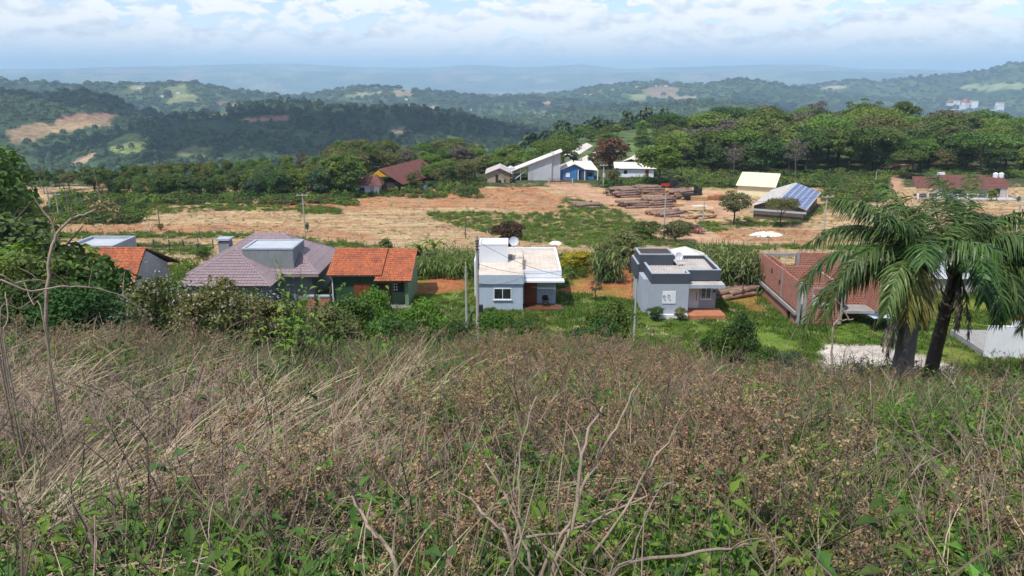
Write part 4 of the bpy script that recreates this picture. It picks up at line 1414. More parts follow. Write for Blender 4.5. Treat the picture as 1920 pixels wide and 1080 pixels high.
# ------------------------------------------------------------------ brick shell under construction
def brick_house():
    t = thing('unfinished_brick_house', 'roofless red brick house under construction with grey concrete posts', 'house', (22.7, 58.6, -18.35), R(-1))
    wl = Acc(); H = 2.35; T = 0.16
    # back and left walls of the upper floor
    wl.box(0, T, 0.2, 10.8, 0, H)
    wl.box(T + 0.003, 6.4, 10.64, 10.8, 0, 1.05)
    wl.box(3.2, 6.4, 10.64, 10.8, 1.054, H)
    wl.box(6.24, 6.4, 0.2, 10.636, 0, H)
    wl.box(T + 0.003, 3.1, 6.0, 6.16, 0, H * 0.96); wl.box(3.9, 6.236, 6.0, 6.16, 0, H * 0.96)
    wl.box(3.1, 3.26, 0.9, 5.996, 0, H * 0.94)
    wl.box(0.9, 1.06, 6.164, 10.636, 0, H * 0.9)
    # front with a window opening
    wl.box(0.5, 0.98, 0, T, -1.0, H); wl.box(2.45, 3.5, 0, T, -1.0, H); wl.box(0.984, 2.446, 0, T, -1.0, 0.62); wl.box(0.984, 2.446, 0, T, 1.95, H)
    wl.box(3.504, 3.66, 0.3, 2.2, -1.0, H)
    wl.box(4.6, 6.2, 2.2, 2.36, -1.0, H); wl.box(3.664, 3.85, 2.2, 2.36, -1.0, H)
    wl.build('brick_wall', M['brick'], t)
    lo = Acc(); lo.box(-0.1, T - 0.1, 2.3, 10.8, -2.2, -0.25); lo.box(-0.1, T - 0.1, 0.4, 1.4, -2.2, -0.25)
    lo.build('lower_brick_wall', M['brick'], t)
    # concrete frame
    for (x, y, z0, z1) in ((-0.03, 0.1, -2.2, H + 0.03), (-0.03, 4.2, -2.2, H), (-0.03, 10.7, -2.2, H + 0.05), (3.18, -0.02, -1.0, H), (3.3, 10.6, 0, H + 0.08), (6.2, 2.15, -1, H), (0.36, -0.05, -1, H), (3.4, 6.0, 0, H)):
        Acc().box(x, x + 0.24, y, y + 0.24, z0, z1).build('concrete_post', M['concrete'], t)
    bm = Acc(); bm.box(-0.3, -0.102, 0.0, 11.2, -0.25, 0.0); bm.build('floor_beam', M['concrete'], t)
    bm = Acc(); bm.box(0.3, 3.2, 10.6, 10.84, H - 0.3, H - 0.02); bm.build('lintel_beam', M['concrete'], t)
    Acc().box(T + 0.01, 6.23, 0.4, 10.63, -0.22, -0.01).build('floor_slab', M['concrete'], t)
    fr = Acc(); fr.box(0.88, 2.56, -0.07, -0.003, 0.5, 0.64); fr.box(0.94, 2.5, -0.05, -0.003, 1.93, 2.08); fr.box(0.92, 1.02, -0.05, -0.003, 0.644, 1.926)
    fr.build('window_surround', M['concrete'], t)
    Acc().box(3.95, 4.5, 2.14, 2.2, -1.0, 0.2).build('concrete_step', M['palegrey'], t)
    Acc().box(3.9, 4.6, 2.13, 2.198, 1.2, 1.36).build('door_lintel', M['palegrey'], t)
    Acc().box(3.95, 4.5, 2.22, 2.26, 0.21, 1.19).build('door_opening_shade', M['blacksteel'], t)  # black sheet stands in for the shade inside the doorway
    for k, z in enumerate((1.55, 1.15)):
        Acc().box(-0.012, 0.0, 7.0 - k * 2.2, 7.35 - k * 2.2, z - 0.25, z + 0.2).build('wall_hole_shade', M['blacksteel'], t)  # black plate on the brick, coloured for the shade in a hole
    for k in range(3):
        Acc().box(-0.112, -0.101, 9.6 - k * 0.42, 9.9 - k * 0.42, -0.95, -0.5).build('vent_hole_shade', M['blacksteel'], t)  # black plates paint the shade within the vents
    for k in range(5):
        x = -0.9 - 0.25 * k; y = 9.6 + 0.35 * k
        Acc().tube([(x, y, -2.2), (x + 0.05, y, -0.3 + 0.1 * k)], 0.05, 6).build('prop', M['wood_brown'], t)
    # blue-grey tarpaulin on the ground beyond
    a = thing('blue_tarp', 'pale blue sheet lying beside the unfinished brick house', 'tarp', (30.2, 58.5, -19.3))
    v = Acc(); n = 9
    g = [(i / (n - 1), j / (n - 1)) for j in range(n) for i in range(n)]
    V = [((u - 0.5) * 4.4, (q - 0.5) * 3.2, 0.95 - 0.55 * q + 0.12 * math.sin(9 * u + 4 * q) - 0.2 * u) for u, q in g]
    f = [(j * n + i, j * n + i + 1, (j + 1) * n + i + 1, (j + 1) * n + i) for j in range(n - 1) for i in range(n - 1)]
    Vb = [(x, y, z - 0.03) for x, y, z in V]
    v.add(V, f); v.add(Vb, [tuple(reversed(q)) for q in f]); v.build('sheet', M['paleblue'], a, True)
    for sx in (-2.1, 2.1):
        for sy in (-1.5, 1.5):
            fr = Acc(); fr.tube([(sx, sy, -0.4), (sx, sy, 0.95 - 0.55 * (sy / 3.2 + 0.5) - 0.2 * (sx / 4.4 + 0.5))], 0.05, 6); fr.build('stake', M['wood_dark'], a)


# ------------------------------------------------------------------ right edge
def right_houses():
    t = thing('white_red_roofed_house', 'white house with a red tile roof at the right edge', 'house', (43.2, 64.0, -20.0))
    w = Acc(); w.box(0, 9, 1.0, 9, -0.6, 3.0); w.box(1.6, 9, -0.5, 0.996, -0.6, 4.6); w.build('wall', M['white'], t)
    r = Acc()
    roof_face(r, (-1.0, -0.1, 3.1), (1.59, -0.1, 3.1), (1.59, 5.0, 4.6), (-1.0, 5.0, 4.3), 0.24, 0.04, 0.36, 0.03)
    roof_face(r, (1.2, -0.9, 4.7), (9.4, -0.9, 4.7), (9.4, 4.5, 5.9), (1.2, 4.5, 5.9), 0.24, 0.04, 0.36, 0.03)
    roof_face(r, (-1.0, 10, 3.1), (-1.0, -0.1, 3.1), (1.59, 5.0, 4.6), (1.59, 5.0, 4.6), 0.24, 0.04, 0.36, 0.03)
    ro = r.build('roof', M['brownroof'], t)
    window(t, 0.35, 1.25, 1.6, 2.5, 1.0, 'wood_dark', 1)
    Acc().box(-0.85, -0.65, 0.1, 0.3, -0.6, 3.05).build('porch_post', M['wood_dark'], t)
    s = thing('grey_roofed_shed', 'low shed with pale grey sheet roof beside the white house', 'shed', (37.8, 68.5, -20.3))
    Acc().box(0.2, 5.2, 0.3, 4.4, -0.5, 2.0).build('wall', M['palegrey'], s)
    rr = Acc(); corrugated(rr, (0, 0, 2.05), (5.4, 0, 2.05), (5.4, 4.8, 2.6), (0, 4.8, 2.6), 0.3, 0.03); rr.build('roof', M['steel'], s)
    q = thing('white_wall', 'low white painted wall below the palms at the right edge', 'wall', (33.2, 51.0, -18.9), R(-3))
    Acc().box(0.0, 9.0, 0, 0.25, -1.2, 1.9).build('wall_panel', M['white'], q)
    Acc().box(1.6, 9.0, -0.05, 0.3, 1.903, 2.4).build('upper_panel', M['white'], q)
    Acc().box(1.6, 9.0, -0.08, 0.33, 2.403, 2.55).build('coping', M['tile'], q)
    Acc().box(0.0, 9.0, 0.252, 5.0, -0.9, -0.02).build('terrace', M['concrete'], q)


for fn in (white_house, grey_house, green_house, plum_house, left_houses, brick_house, right_houses):
    fn()


# ================================================================== the farm and the sawmill
def on(px, py, lift=0.0):
    g = G(px, py)
    return (g.x, g.y, g.z + lift)


def gable_house(name, label, cat, loc, rotz, W, D, h, rise, wall, roof, over=0.4, ridge='x', rise_off=0.5, parts=()):
    t = thing(name, label, cat, loc, rotz)
    w = Acc(); w.box(0, W, 0, D, -1.2, h)
    if ridge == 'x':
        w.prism([(0, h + 0.003), (D, h + 0.003), (D * rise_off, h + rise - 0.06)], 0, 0.15, 'x'); w.prism([(0, h + 0.003), (D, h + 0.003), (D * rise_off, h + rise - 0.06)], W - 0.15, W, 'x')
    else:
        w.prism([(0, h + 0.003), (W, h + 0.003), (W * rise_off, h + rise - 0.06)], 0, 0.15, 'y'); w.prism([(0, h + 0.003), (W, h + 0.003), (W * rise_off, h + rise - 0.06)], D - 0.15, D, 'y')
    w.build('wall', M[wall], t)
    r = Acc(); o = over
    k = rise / ((D if ridge == 'x' else W) * 0.5)
    if ridge == 'x':
        ym = D * rise_off; e0 = h - o * rise / ym; e1 = h - o * rise / (D - ym)
        corrugated(r, (-o, -o, e0), (W + o, -o, e0), (W + o, ym, h + rise), (-o, ym, h + rise), 0.5, 0.04)
        corrugated(r, (W + o, D + o, e1), (-o, D + o, e1), (-o, ym, h + rise), (W + o, ym, h + rise), 0.5, 0.04)
    else:
        xm = W * rise_off; e0 = h - o * rise / xm; e1 = h - o * rise / (W - xm)
        corrugated(r, (-o, D + o, e0), (-o, -o, e0), (xm, -o, h + rise), (xm, D + o, h + rise), 0.5, 0.04)
        corrugated(r, (W + o, -o, e1), (W + o, D + o, e1), (xm, D + o, h + rise), (xm, -o, h + rise), 0.5, 0.04)
    r.build('roof', M[roof], t)
    return t


def farm():
    g = G(1052, 338)
    bz = g.z
    # blue house: gabled front wing and main roof
    t = thing('blue_house', 'bright blue wooden house under a pale hipped roof', 'house', (g.x, g.y, bz))
    w = Acc(); w.box(0, 4.0, 0, 8, -1, 2.5); w.prism([(-0.1, 2.503), (6.0, 2.503), (3.2, 3.9)], 0, 0.2, 'y'); w.box(4.004, 8.6, 1.8, 8, -1, 2.5); w.build('wall', M['blue'], t)
    r = Acc()
    corrugated(r, (-0.9, 9, 2.35), (-0.9, -0.6, 2.35), (3.3, -0.6, 4.15), (3.3, 9, 4.4), 0.5, 0.03)
    corrugated(r, (6.2, -0.6, 2.7), (6.2, 4.0, 2.7), (3.3, 4.0, 4.2), (3.3, -0.6, 4.15), 0.5, 0.03)
    corrugated(r, (3.6, 1.0, 2.9), (9.6, 1.0, 2.35), (8.0, 5.0, 4.4), (3.6, 5.0, 4.4), 0.5, 0.03)
    corrugated(r, (9.6, 1.0, 2.35), (9.6, 9.0, 2.35), (8.0, 5.0, 4.4), (8.0, 4.9, 4.4), 0.5, 0.03)
    r.build('roof', M['fibre_white'], t)
    window(t, 1.2, 2.2, 0.9, 1.9, 0.0, 'white', 0, True, 'white')
    Acc().box(5.2, 6.3, 1.72, 1.8, 0.0, 2.0).build('door', M['lightgrey'], t)
    Acc().box(6.9, 8.1, 1.74, 1.8, 0.8, 1.8).build('window', M['glass'], t)
    for x in (4.2, 5.9, 9.2):
        Acc().box(x, x + 0.22, -0.3, -0.08, -1, 2.6).build('porch_post', M['white'], t)
    Acc().tube([(5.5, 5, 4.0), (5.5, 5, 5.0)], 0.12, 6).build('flue', M['blacksteel'], t)
    # tall zinc building with sloping roof
    g2 = G(990, 338)
    t = thing('zinc_grain_shed', 'tall zinc-clad shed with steep single-pitch roof and open lean-to', 'shed', (g2.x, g2.y, g2.z))
    w = Acc(); w.prism([(0, -1), (6.0, -1), (6.0, 6.2), (0, 3.7)], 0, 5, 'y'); w.build('wall', M['steel'], t)
    Acc().box(6.003, 8.2, 0.4, 5.2, -1, 6.7).build('side_wall', M['steel'], t)
    r = Acc(); r.slab((-4.4, -0.7, 2.4), (8.6, -0.7, 7.4), (8.6, 5.8, 7.4), (-4.4, 5.8, 2.4), 0.22); r.build('roof', M['fibre_white'], t)
    for x, z in ((-3.9, 2.2), (-2.0, 2.9)):
        for y in (0, 5):
            Acc().box(x, x + 0.2, y, y + 0.2, -1, z).build('post', M['steel'], t)
    Acc().tube([(-3.4, 0, 0.2), (-0.3, 0, 2.6)], 0.12, 6).build('conveyor', M['steel'], t)
    Acc().box(0.35, 1.35, -0.03, -0.003, 0, 2.3).build('door', M['palegrey'], t)
    tk = thing('steel_bin', 'grey cylindrical grain bin under the zinc lean-to', 'bin', (g2.x - 4.4, g2.y + 1.4, g2.z))
    Acc().tube([(0, 0, 0.9), (0, 0, 1.2), (0, 0, 3.0), (0, 0, 3.5)], [0.3, 1.0, 1.0, 0.2], 16).build('body', M['steel'], tk)
    for k in range(4):
        a = k * math.pi / 2 + 0.7
        Acc().tube([(0.9 * math.cos(a), 0.9 * math.sin(a), -0.3), (0.9 * math.cos(a), 0.9 * math.sin(a), 1.3)], 0.07, 5).build('leg', M['steel'], tk)
    # beige shed with collapsed roof corner
    g3 = G(914, 342)
    t = gable_house('beige_shed', 'low beige shed with dark doorway and slipped roof sheets', 'shed', (g3.x, g3.y, g3.z), 0, 5.6, 9, 2.4, 1.2, 'beige', 'fibre', 0.6, 'y', 0.55)
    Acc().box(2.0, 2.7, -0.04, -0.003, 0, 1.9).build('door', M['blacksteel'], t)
    for k in range(4):
        Acc().tube([(2.4 + 0.8 * k, -0.5, 3.3 - 0.25 * k), (4.6 + 0.5 * k, -0.9, 1.7 - 0.1 * k)], 0.08, 5).build('loose_rafter', M['wood_dark'], t)
    # yellow forklift beside it
    y = thing('yellow_loader', 'small yellow loader parked beside the beige shed', 'loader', on(952, 342), R(20))
    Acc().box(-1.0, 1.0, -0.6, 0.6, 0.5, 1.4).build('body', M['yellow'], y)
    cab = Acc(); cab.prism([(-0.4, 1.403), (0.8, 1.403), (0.7, 2.5), (-0.2, 2.5)], -0.5, 0.5, 'y'); cab.build('cab', M['glass'], y)
    Acc().box(-0.4, 0.85, -0.58, 0.58, 2.503, 2.62).build('cab_roof', M['yellow'], y)
    for sx in (-0.75, 0.7):
        for sy in (-0.72, 0.5):
            wh = Acc(); wh.tube([(sx, sy, 0.45), (sx, sy + 0.22, 0.45)], 0.46, 14); wo2 = wh.build('wheel', M['tyre'], y)
            Acc().tube([(sx, sy - 0.01, 0.45), (sx, sy + 0.23, 0.45)], 0.2, 10).build('rim', M['yellow'], wo2)
    Acc().tube([(-0.9, 0, 1.2), (-1.8, 0, 1.5), (-2.1, 0, 0.6)], 0.12, 6).build('arm', M['yellow'], y)
    bk = Acc(); bk.prism([(-2.0, 0.2), (-2.6, 0.15), (-2.7, 0.5), (-2.1, 0.8)], -0.8, 0.8, 'y'); bk.build('bucket', M['blacksteel'], y)
    # long white building
    g4 = G(1156, 333)
    t = gable_house('white_farm_building', 'long low white building with brown door and pale sheet roof', 'building', (g4.x, g4.y + 1, g4.z), R(-4), 9.8, 7, 2.5, 1.1, 'white', 'fibre_white', 0.6, 'x')
    Acc().box(7.6, 8.5, -0.05, -0.003, -0.1, 2.0).build('door', M['wood_red'], t)
    Acc().box(2.0, 2.9, -0.04, -0.003, 0.9, 1.8).build('window', M['glass'], t)
    # poultry barns: long pale roofs receding between the trees
    for i, (pa, pb, ya, yb, wd, lab) in enumerate((
            ((1064, 290), (1100, 278), 250, 290, 4.5, 'leftmost pale barn roof just right of the zinc shed'),
            ((1084, 300), (1125, 291), 232, 262, 4, 'low pale barn roof rising behind the blue house'),
            ((1184, 299), (1250, 268), 236, 300, 6, 'largest long pale barn roof behind the bright green tree'))):
        A = at(pa[0], pa[1], ya); B = at(pb[0], pb[1], yb)
        dv = B - A; L = math.hypot(dv.x, dv.y); rz = math.atan2(dv.y, dv.x)
        t = thing('poultry_barn', lab, 'barn', (A.x, A.y, A.z - 2.9), rz, 'poultry barns behind the blue house')
        h = 2.2
        w = Acc(); w.box(0, L, -wd / 2 + 0.5, wd / 2 - 0.5, -2, h); w.build('wall', M['palegrey'], t)
        r = Acc()
        corrugated(r, (-0.5, -wd / 2, h - 0.1), (L + 0.5, -wd / 2, h - 0.1), (L + 0.5, 0, h + 0.9), (-0.5, 0, h + 0.9), 0.8, 0.04)
        corrugated(r, (L + 0.5, wd / 2, h - 0.1), (-0.5, wd / 2, h - 0.1), (-0.5, 0, h + 0.9), (L + 0.5, 0, h + 0.9), 0.8, 0.04)
        r.build('roof', M['fibre_white'], t)
    # long red-brown roof among the trees, white front room, yellow gable
    g5 = G(664, 366)
    t = thing('red_brown_roofed_farmhouse', 'white-fronted farmhouse with a long red-brown roof and yellow gable', 'house', (g5.x, g5.y, g5.z), R(2))
    Acc().box(0.3, 5.6, 0.3, 6, -1, 2.3).build('wall', M['white'], t)
    r = Acc(); A_ = (-0.6, -0.5, 2.2), (6.4, -0.5, 2.2), (6.4, 6.5, 2.2), (-0.6, 6.5, 2.2); q1, q2 = (2.2, 3, 4.2), (4.8, 3, 4.2)
    roof_face(r, A_[0], A_[1], q2, q1, 0.5, 0.04, 0.7, 0.02); roof_face(r, A_[1], A_[2], q2, q2, 0.5, 0.04, 0.7, 0.02); roof_face(r, A_[3], A_[0], q1, q1, 0.5, 0.04, 0.7, 0.02)
    r.build('front_roof', M['brownroof'], t)
    window(t, 1.2, 2.4, 0.8, 1.7, 0.3, 'lightgrey', 1)
    Acc().box(3.6, 4.5, 0.25, 0.297, 0, 1.8).build('door', M['palegrey'], t)
    bx = Acc(); bx.prism([(3.4, 5.0), (9.4, 5.0), (16.4, 25), (10.6, 25)], -1, 2.2); bx.build('rear_wall', M['wood_dark'], t)
    r = Acc()
    corrugated(r, (9.5, 26, 3.0), (1.5, 4.2, 3.0), (5.0, 4.2, 5.3), (13.0, 26, 5.3), 0.6, 0.05)
    corrugated(r, (10.6, 4.2, 1.7), (18.6, 26, 1.7), (13.0, 26, 5.3), (5.0, 4.2, 5.3), 0.6, 0.05)
    r.build('long_roof', M['brownroof'], t)
    ga = Acc(); ga.prism([(3.2, 3.6), (7.0, 3.6), (5.0, 5.1)], 4.3, 4.45, 'y'); ga.build('gable', M['yellow'], t)
    bt = thing('blue_water_tank', 'small round blue water tank on the field edge', 'tank', on(797, 358))
    Acc().tube([(0, 0, 0), (0, 0, 0.8), (0, 0, 1.0)], [0.55, 0.75, 0.75], 16).build('body', M['bluetank'], bt)
    Acc().tube([(0, 0, 1.003), (0, 0, 1.1), (0, 0, 1.25)], [0.78, 0.7, 0.2], 16).build('lid', M['bluetank'], bt)


def sawmill():
    # shed with the solar roof, turned away to the right
    A = G(1412, 409); B = G(1502, 402)
    rz = R(-27)
    t = thing('solar_roofed_shed', 'grey sawmill shed with rows of blue solar panels on its roof', 'shed', (A.x, A.y, A.z), rz)
    W, D, h, rise = 8.8, 23.0, 2.5, 1.6
    w = Acc(); w.box(0, W, 0.02, D - 3, -1, h); w.prism([(0, h + 0.003), (W, h + 0.003), (W * 0.48, h + rise - 0.08)], 0.02, 0.2, 'y'); w.build('wall', M['boards'], t)
    b = Acc(); b.box(0, W, D - 2.996, D, -1, h); b.prism([(0, h + 0.003), (W, h + 0.003), (W * 0.48, h + rise - 0.08)], D - 0.2, D, 'y'); b.build('brick_end', M['brick'], t)
    xm = W * 0.48; o = 0.6
    e0, e1 = h - o * rise / xm, h - o * rise / (W - xm)
    r = Acc()
    corrugated(r, (-o, D + o, e0), (-o, -o, e0), (xm, -o, h + rise), (xm, D + o, h + rise), 0.4, 0.03)
    corrugated(r, (W + o, -o, e1), (W + o, D + o, e1), (xm, D + o, h + rise), (xm, -o, h + rise), 0.4, 0.03)
    ro = r.build('roof', M['fibre'], t)
    Acc().box(-o, W + o, -o - 0.06, -o - 0.003, h - 0.9, h - 0.55).build('front_gutter', M['steel'], t)
    # 6 by 10 panels: one mesh for all, each its own object
    rows_, cols_ = 11, 5
    n0 = Vector((xm, 0, h + rise)); n1 = Vector((W + o, 0, e1))
    sl = (n1 - n0); L = sl.length; sd_ = sl.normalized(); nn = Vector((sd_.z * -1, 0, sd_.x))
    if nn.z < 0: nn = -nn
    pw, pl = (L - 0.5) / cols_, (D + 0.4) / rows_
    pm = Acc().box(0.03, pw - 0.03, 0.03, pl - 0.03, 0, 0.05).mesh('solar_panel', M['panel_frame'])
    gm = Acc().box(0.13, pw - 0.13, 0.13, pl - 0.13, 0.052, 0.06).mesh('cells', M['panel'])
    ang = math.atan2(-sd_.z, sd_.x)
    for i in range(rows_):
        for j in range(cols_):
            p = n0 + sd_ * (0.3 + pw * j) + nn * 0.08
            fr = link(pm, 'solar_panel', ro, (p.x, -0.4 + pl * i, p.z), (0, ang, 0))
            link(gm, 'cells', ro, (p.x, -0.4 + pl * i, p.z), (0, ang, 0)).parent = fr
            c = fr.children[0]; c.location = (0, 0, 0); c.rotation_euler = (0, 0, 0)
    for k in range(2):
        Acc().box(W + 0.003, W + 0.03, 4 + 3 * k, 5 + 3 * k, 0.9, 1.8).build('window', M['palegrey'], t)
    # pale yellow shed behind
    C_ = G(1384, 366)
    t = thing('yellow_roofed_shed', 'open timber shed with a pale yellow sheet roof', 'shed', (C_.x, C_.y, C_.z), R(-24))
    r = Acc(); r.slab((-0.6, -0.6, 2.3), (8.0, -0.6, 2.3), (8.0, 8.5, 4.3), (-0.6, 8.5, 4.3), 0.08); r.build('roof', M['yellow_sheet'], t)
    Acc().box(-0.2, 7.6, 0, 0.15, -1, 2.2).build('front_boards', M['yellow_sheet'], t)
    w = Acc(); w.prism([(0.153, -1), (8, -1), (8, 4.1), (0.153, 2.35)], 7.4, 7.6, 'x'); w.prism([(0.153, -1), (8, -1), (8, 4.1), (0.153, 2.35)], -0.2, 0, 'x'); w.build('side_boards', M['boards'], t)
    # brown-roofed house to the right
    H_ = G(1775, 372)
    t = thing('brown_roofed_house', 'long house with red-brown roof and fenced white terrace below the wood', 'house', (H_.x, H_.y, H_.z), R(-3))
    w = Acc(); w.box(0.5, 13.5, 1.5, 8, -1, 2.3); w.build('wall', M['palegrey'], t)
    r = Acc()
    roof_face(r, (-0.6, -0.4, 2.1), (9.8, -0.4, 2.1), (9.8, 4.6, 4.6), (-0.6, 4.6, 4.6), 0.4, 0.05, 0.5, 0.03)
    roof_face(r, (9.8, 9, 2.1), (-0.6, 9, 2.1), (-0.6, 4.6, 4.6), (9.8, 4.6, 4.6), 0.4, 0.05, 0.5, 0.03)
    roof_face(r, (9.83, 1.2, 2.3), (14.2, 1.2, 2.3), (14.2, 4.8, 4.1), (9.83, 4.8, 4.1), 0.4, 0.05, 0.5, 0.03)
    roof_face(r, (14.2, 8.5, 2.3), (9.83, 8.5, 2.3), (9.83, 4.8, 4.1), (14.2, 4.8, 4.1), 0.4, 0.05, 0.5, 0.03)
    roof_face(r, (-7.0, -0.2, 2.1), (-0.9, -0.2, 2.1), (-0.9, 4.4, 4.1), (-6.2, 4.4, 4.3), 0.4, 0.05, 0.5, 0.03)
    r.build('roof', M['brownroof'], t)
    for x in (-6.4, -4.2, -1.4):
        Acc().box(x, x + 0.2, 0.2, 0.4, -1, 2.1).build('carport_post', M['white'], t)
    Acc().box(10.2, 12.0, 1.42, 1.498, 0.2, 2.0).build('door', M['blacksteel'], t)
    Acc().box(2.0, 3.6, 1.42, 1.498, 0.7, 1.8).build('window', M['glass'], t)
    for k in range(2):
        Acc().tube([(12.4 + k * 1.25, 5.0, 3.9), (12.4 + k * 1.25, 5.0, 4.9), (12.4 + k * 1.25, 5.0, 5.15)], [0.5, 0.55, 0.2], 14).build('roof_tank', M['white'], t)
    Acc().box(0.2, 1.6, 5.5, 6.3, 4.3, 4.95).build('chimney', M['white'], t)
    Acc().box(-0.5, 14, -3.2, 1.4, -1.2, 0.12).build('terrace', M['beige_roof'], t)
    fw = thing('garden_wall', 'low pale blue-grey wall with posts round the terrace of the brown-roofed house', 'wall', (H_.x, H_.y - 3.4, H_.z), R(-3))
    Acc().box(-8, 15.2, 0, 0.2, -1, 0.35).build('wall_base', M['lightgrey'], fw)
    Acc().box(15.0, 15.2, 0.203, 11, -1, 0.35).build('side_base', M['lightgrey'], fw)
    for k in range(12):
        Acc().box(-8 + k * 2.08, -7.8 + k * 2.08, -0.02, 0.22, 0.353, 1.5).build('post', M['white'], fw)
    for z in (0.7, 1.05, 1.4):
        Acc().box(-7.9, 15.1, 0.08, 0.12, z, z + 0.04).build('rail', M['lightgrey'], fw)


farm()
sawmill()


# ------------------------------------------------------------------ logs, each its own
def log_mesh(seed, L, r, mi_end):
    rng = np.random.default_rng(seed)
    a = Acc()
    x = np.linspace(-L / 2, L / 2, 5)
    pts = np.column_stack([x, rng.normal(size=5) * 0.04, rng.normal(size=5) * 0.03])
    a.tube(pts, r * np.linspace(1.08, 0.86, 5) * rng.uniform(0.95, 1.05, 5), 10)
    a.mi[-1][:] = 1; a.mi[-2][:] = 1
    return a


LOGS = [[log_mesh(s, 5.2 + 0.4 * s, 0.24 + 0.02 * s, 1).mesh('log', [M['log'], M['log_end']], True) for s in range(3)],
        [log_mesh(s + 5, 5.0 + 0.4 * s, 0.22 + 0.02 * s, 1).mesh('log', [M['log'], M['log_dark_end']], True) for s in range(3)],
        [log_mesh(s + 9, 4.6 + 0.4 * s, 0.2 + 0.02 * s, 1).mesh('log', [M['log_pale'], M['log_end']], True) for s in range(3)]]


def pile(px, py, ang, nbase, layers, kind, label, group, spread=0.53, seed=0, jitter=8):
    """logs stacked side by side; ang is the way they lie, measured in the yard"""
    rng = random.Random(seed)
    c = G(px, py)
    ca, sa = math.cos(R(ang)), math.sin(R(ang))
    for l in range(layers):
        n = nbase - int(l * 1.4)
        for k in range(max(0, n)):
            off = (k - (n - 1) / 2) * spread + rng.uniform(-0.08, 0.08)
            al = rng.uniform(-1.1, 1.1)
            x = c.x - sa * off + ca * al; y = c.y + ca * off + sa * al
            z = zg(x, y) + 0.24 + l * 0.43
            o = bpy.data.objects.new('log', LOGS[kind][rng.randrange(3)])
            col.objects.link(o)
            o.location = (x, y, z)
            o.rotation_euler = (rng.uniform(0, 6.28), R(rng.uniform(-2, 2)), R(ang + rng.uniform(-jitter, jitter)))
            row = 'top' if l == layers - 1 else ('bottom', 'second', 'third')[l]
            tag(o, label + ', ' + row + ' row', 'log', group)


pile(1168, 366, 12, 13, 4, 1, 'dark brown log in the rear pile nearest the blue house', 'logs in the rear left pile', seed=1)
pile(1215, 362, 6, 10, 4, 0, 'brown log in the rear middle pile with pale cut ends', 'logs in the rear middle pile', seed=2)
pile(1188, 388, 14, 9, 3, 1, 'grey-brown log in the small front left pile of the timber yard', 'logs in the front left pile', seed=3)
pile(1232, 385, 22, 12, 4, 0, 'reddish brown log in the long pile in the middle of the timber yard', 'logs in the middle pile', seed=4)
pile(1276, 370, 30, 12, 4, 0, 'grey-brown log in the pile below the black crane', 'logs in the right pile', seed=5)
pile(1250, 404, 20, 9, 2, 0, 'reddish log in the low front pile by the grass', 'logs in the front pile', seed=6, jitter=9)
pile(1300, 398, -18, 7, 2, 2, 'pale peeled log on the front right heap by the dirt track', 'pale logs in the front right heap', seed=7, jitter=26)
pile(1312, 409, 25, 6, 2, 2, 'pale split log in the scattered heap nearest the pale pole', 'pale logs by the pale pole', seed=17, jitter=32)
pile(1098, 388, -15, 6, 2, 1, 'grey weathered log lying in the weeds below the dirt road', 'logs in the weeds', 0.6, seed=8, jitter=25)
pile(1385, 552, 30, 8, 2, 0, 'old reddish pole stacked between the grey house and the brick house', 'poles between the houses', 0.3, seed=9, jitter=8)


def plank_stack(px, py, ang, nx, nz, label, m='plank', L=3.6):
    c = G(px, py)
    t = thing('plank_stack', label, 'plank stack', (c.x, c.y, c.z), R(ang), 'stacks of sawn planks')
    pm = Acc().box(-L / 2, L / 2, -0.14, 0.14, 0, 0.09).mesh('plank', M[m])
    rng = random.Random(int(px))
    for k in range(nz):
        for j in range(nx):
            link(pm, 'plank', t, (rng.uniform(-0.15, 0.15), (j - (nx - 1) / 2) * 0.31, 0.08 + k * 0.13), (0, 0, R(rng.uniform(-1.5, 1.5))))
    for x in (-1.2, 1.2):
        Acc().box(x - 0.06, x + 0.06, -nx * 0.16, nx * 0.16, 0, 0.078).build('bearer', M['wood_dark'], t)


plank_stack(1310, 375, -4, 5, 7, 'leftmost stack of fresh pale planks at the back of the yard')
plank_stack(1332, 374, -4, 5, 6, 'middle stack of sawn orange planks at the back of the yard', 'plank_red')
plank_stack(1355, 373, -4, 5, 7, 'rightmost stack of reddish planks at the back of the yard', 'plank_red')
plank_stack(1330, 400, 75, 4, 8, 'tall pale plank stack beside the leaning pole in the yard')
plank_stack(1352, 419, -6, 6, 4, 'low stack of pale planks at the foot of the feathery tree')
plank_stack(1270, 386, 8, 5, 4, 'stack of yellow sawn blocks among the log piles', 'plank', 2.2)
plank_stack(1312, 391, -3, 5, 4, 'stack of grey boards beside the pale log heap', 'fibre_white', 3.0)


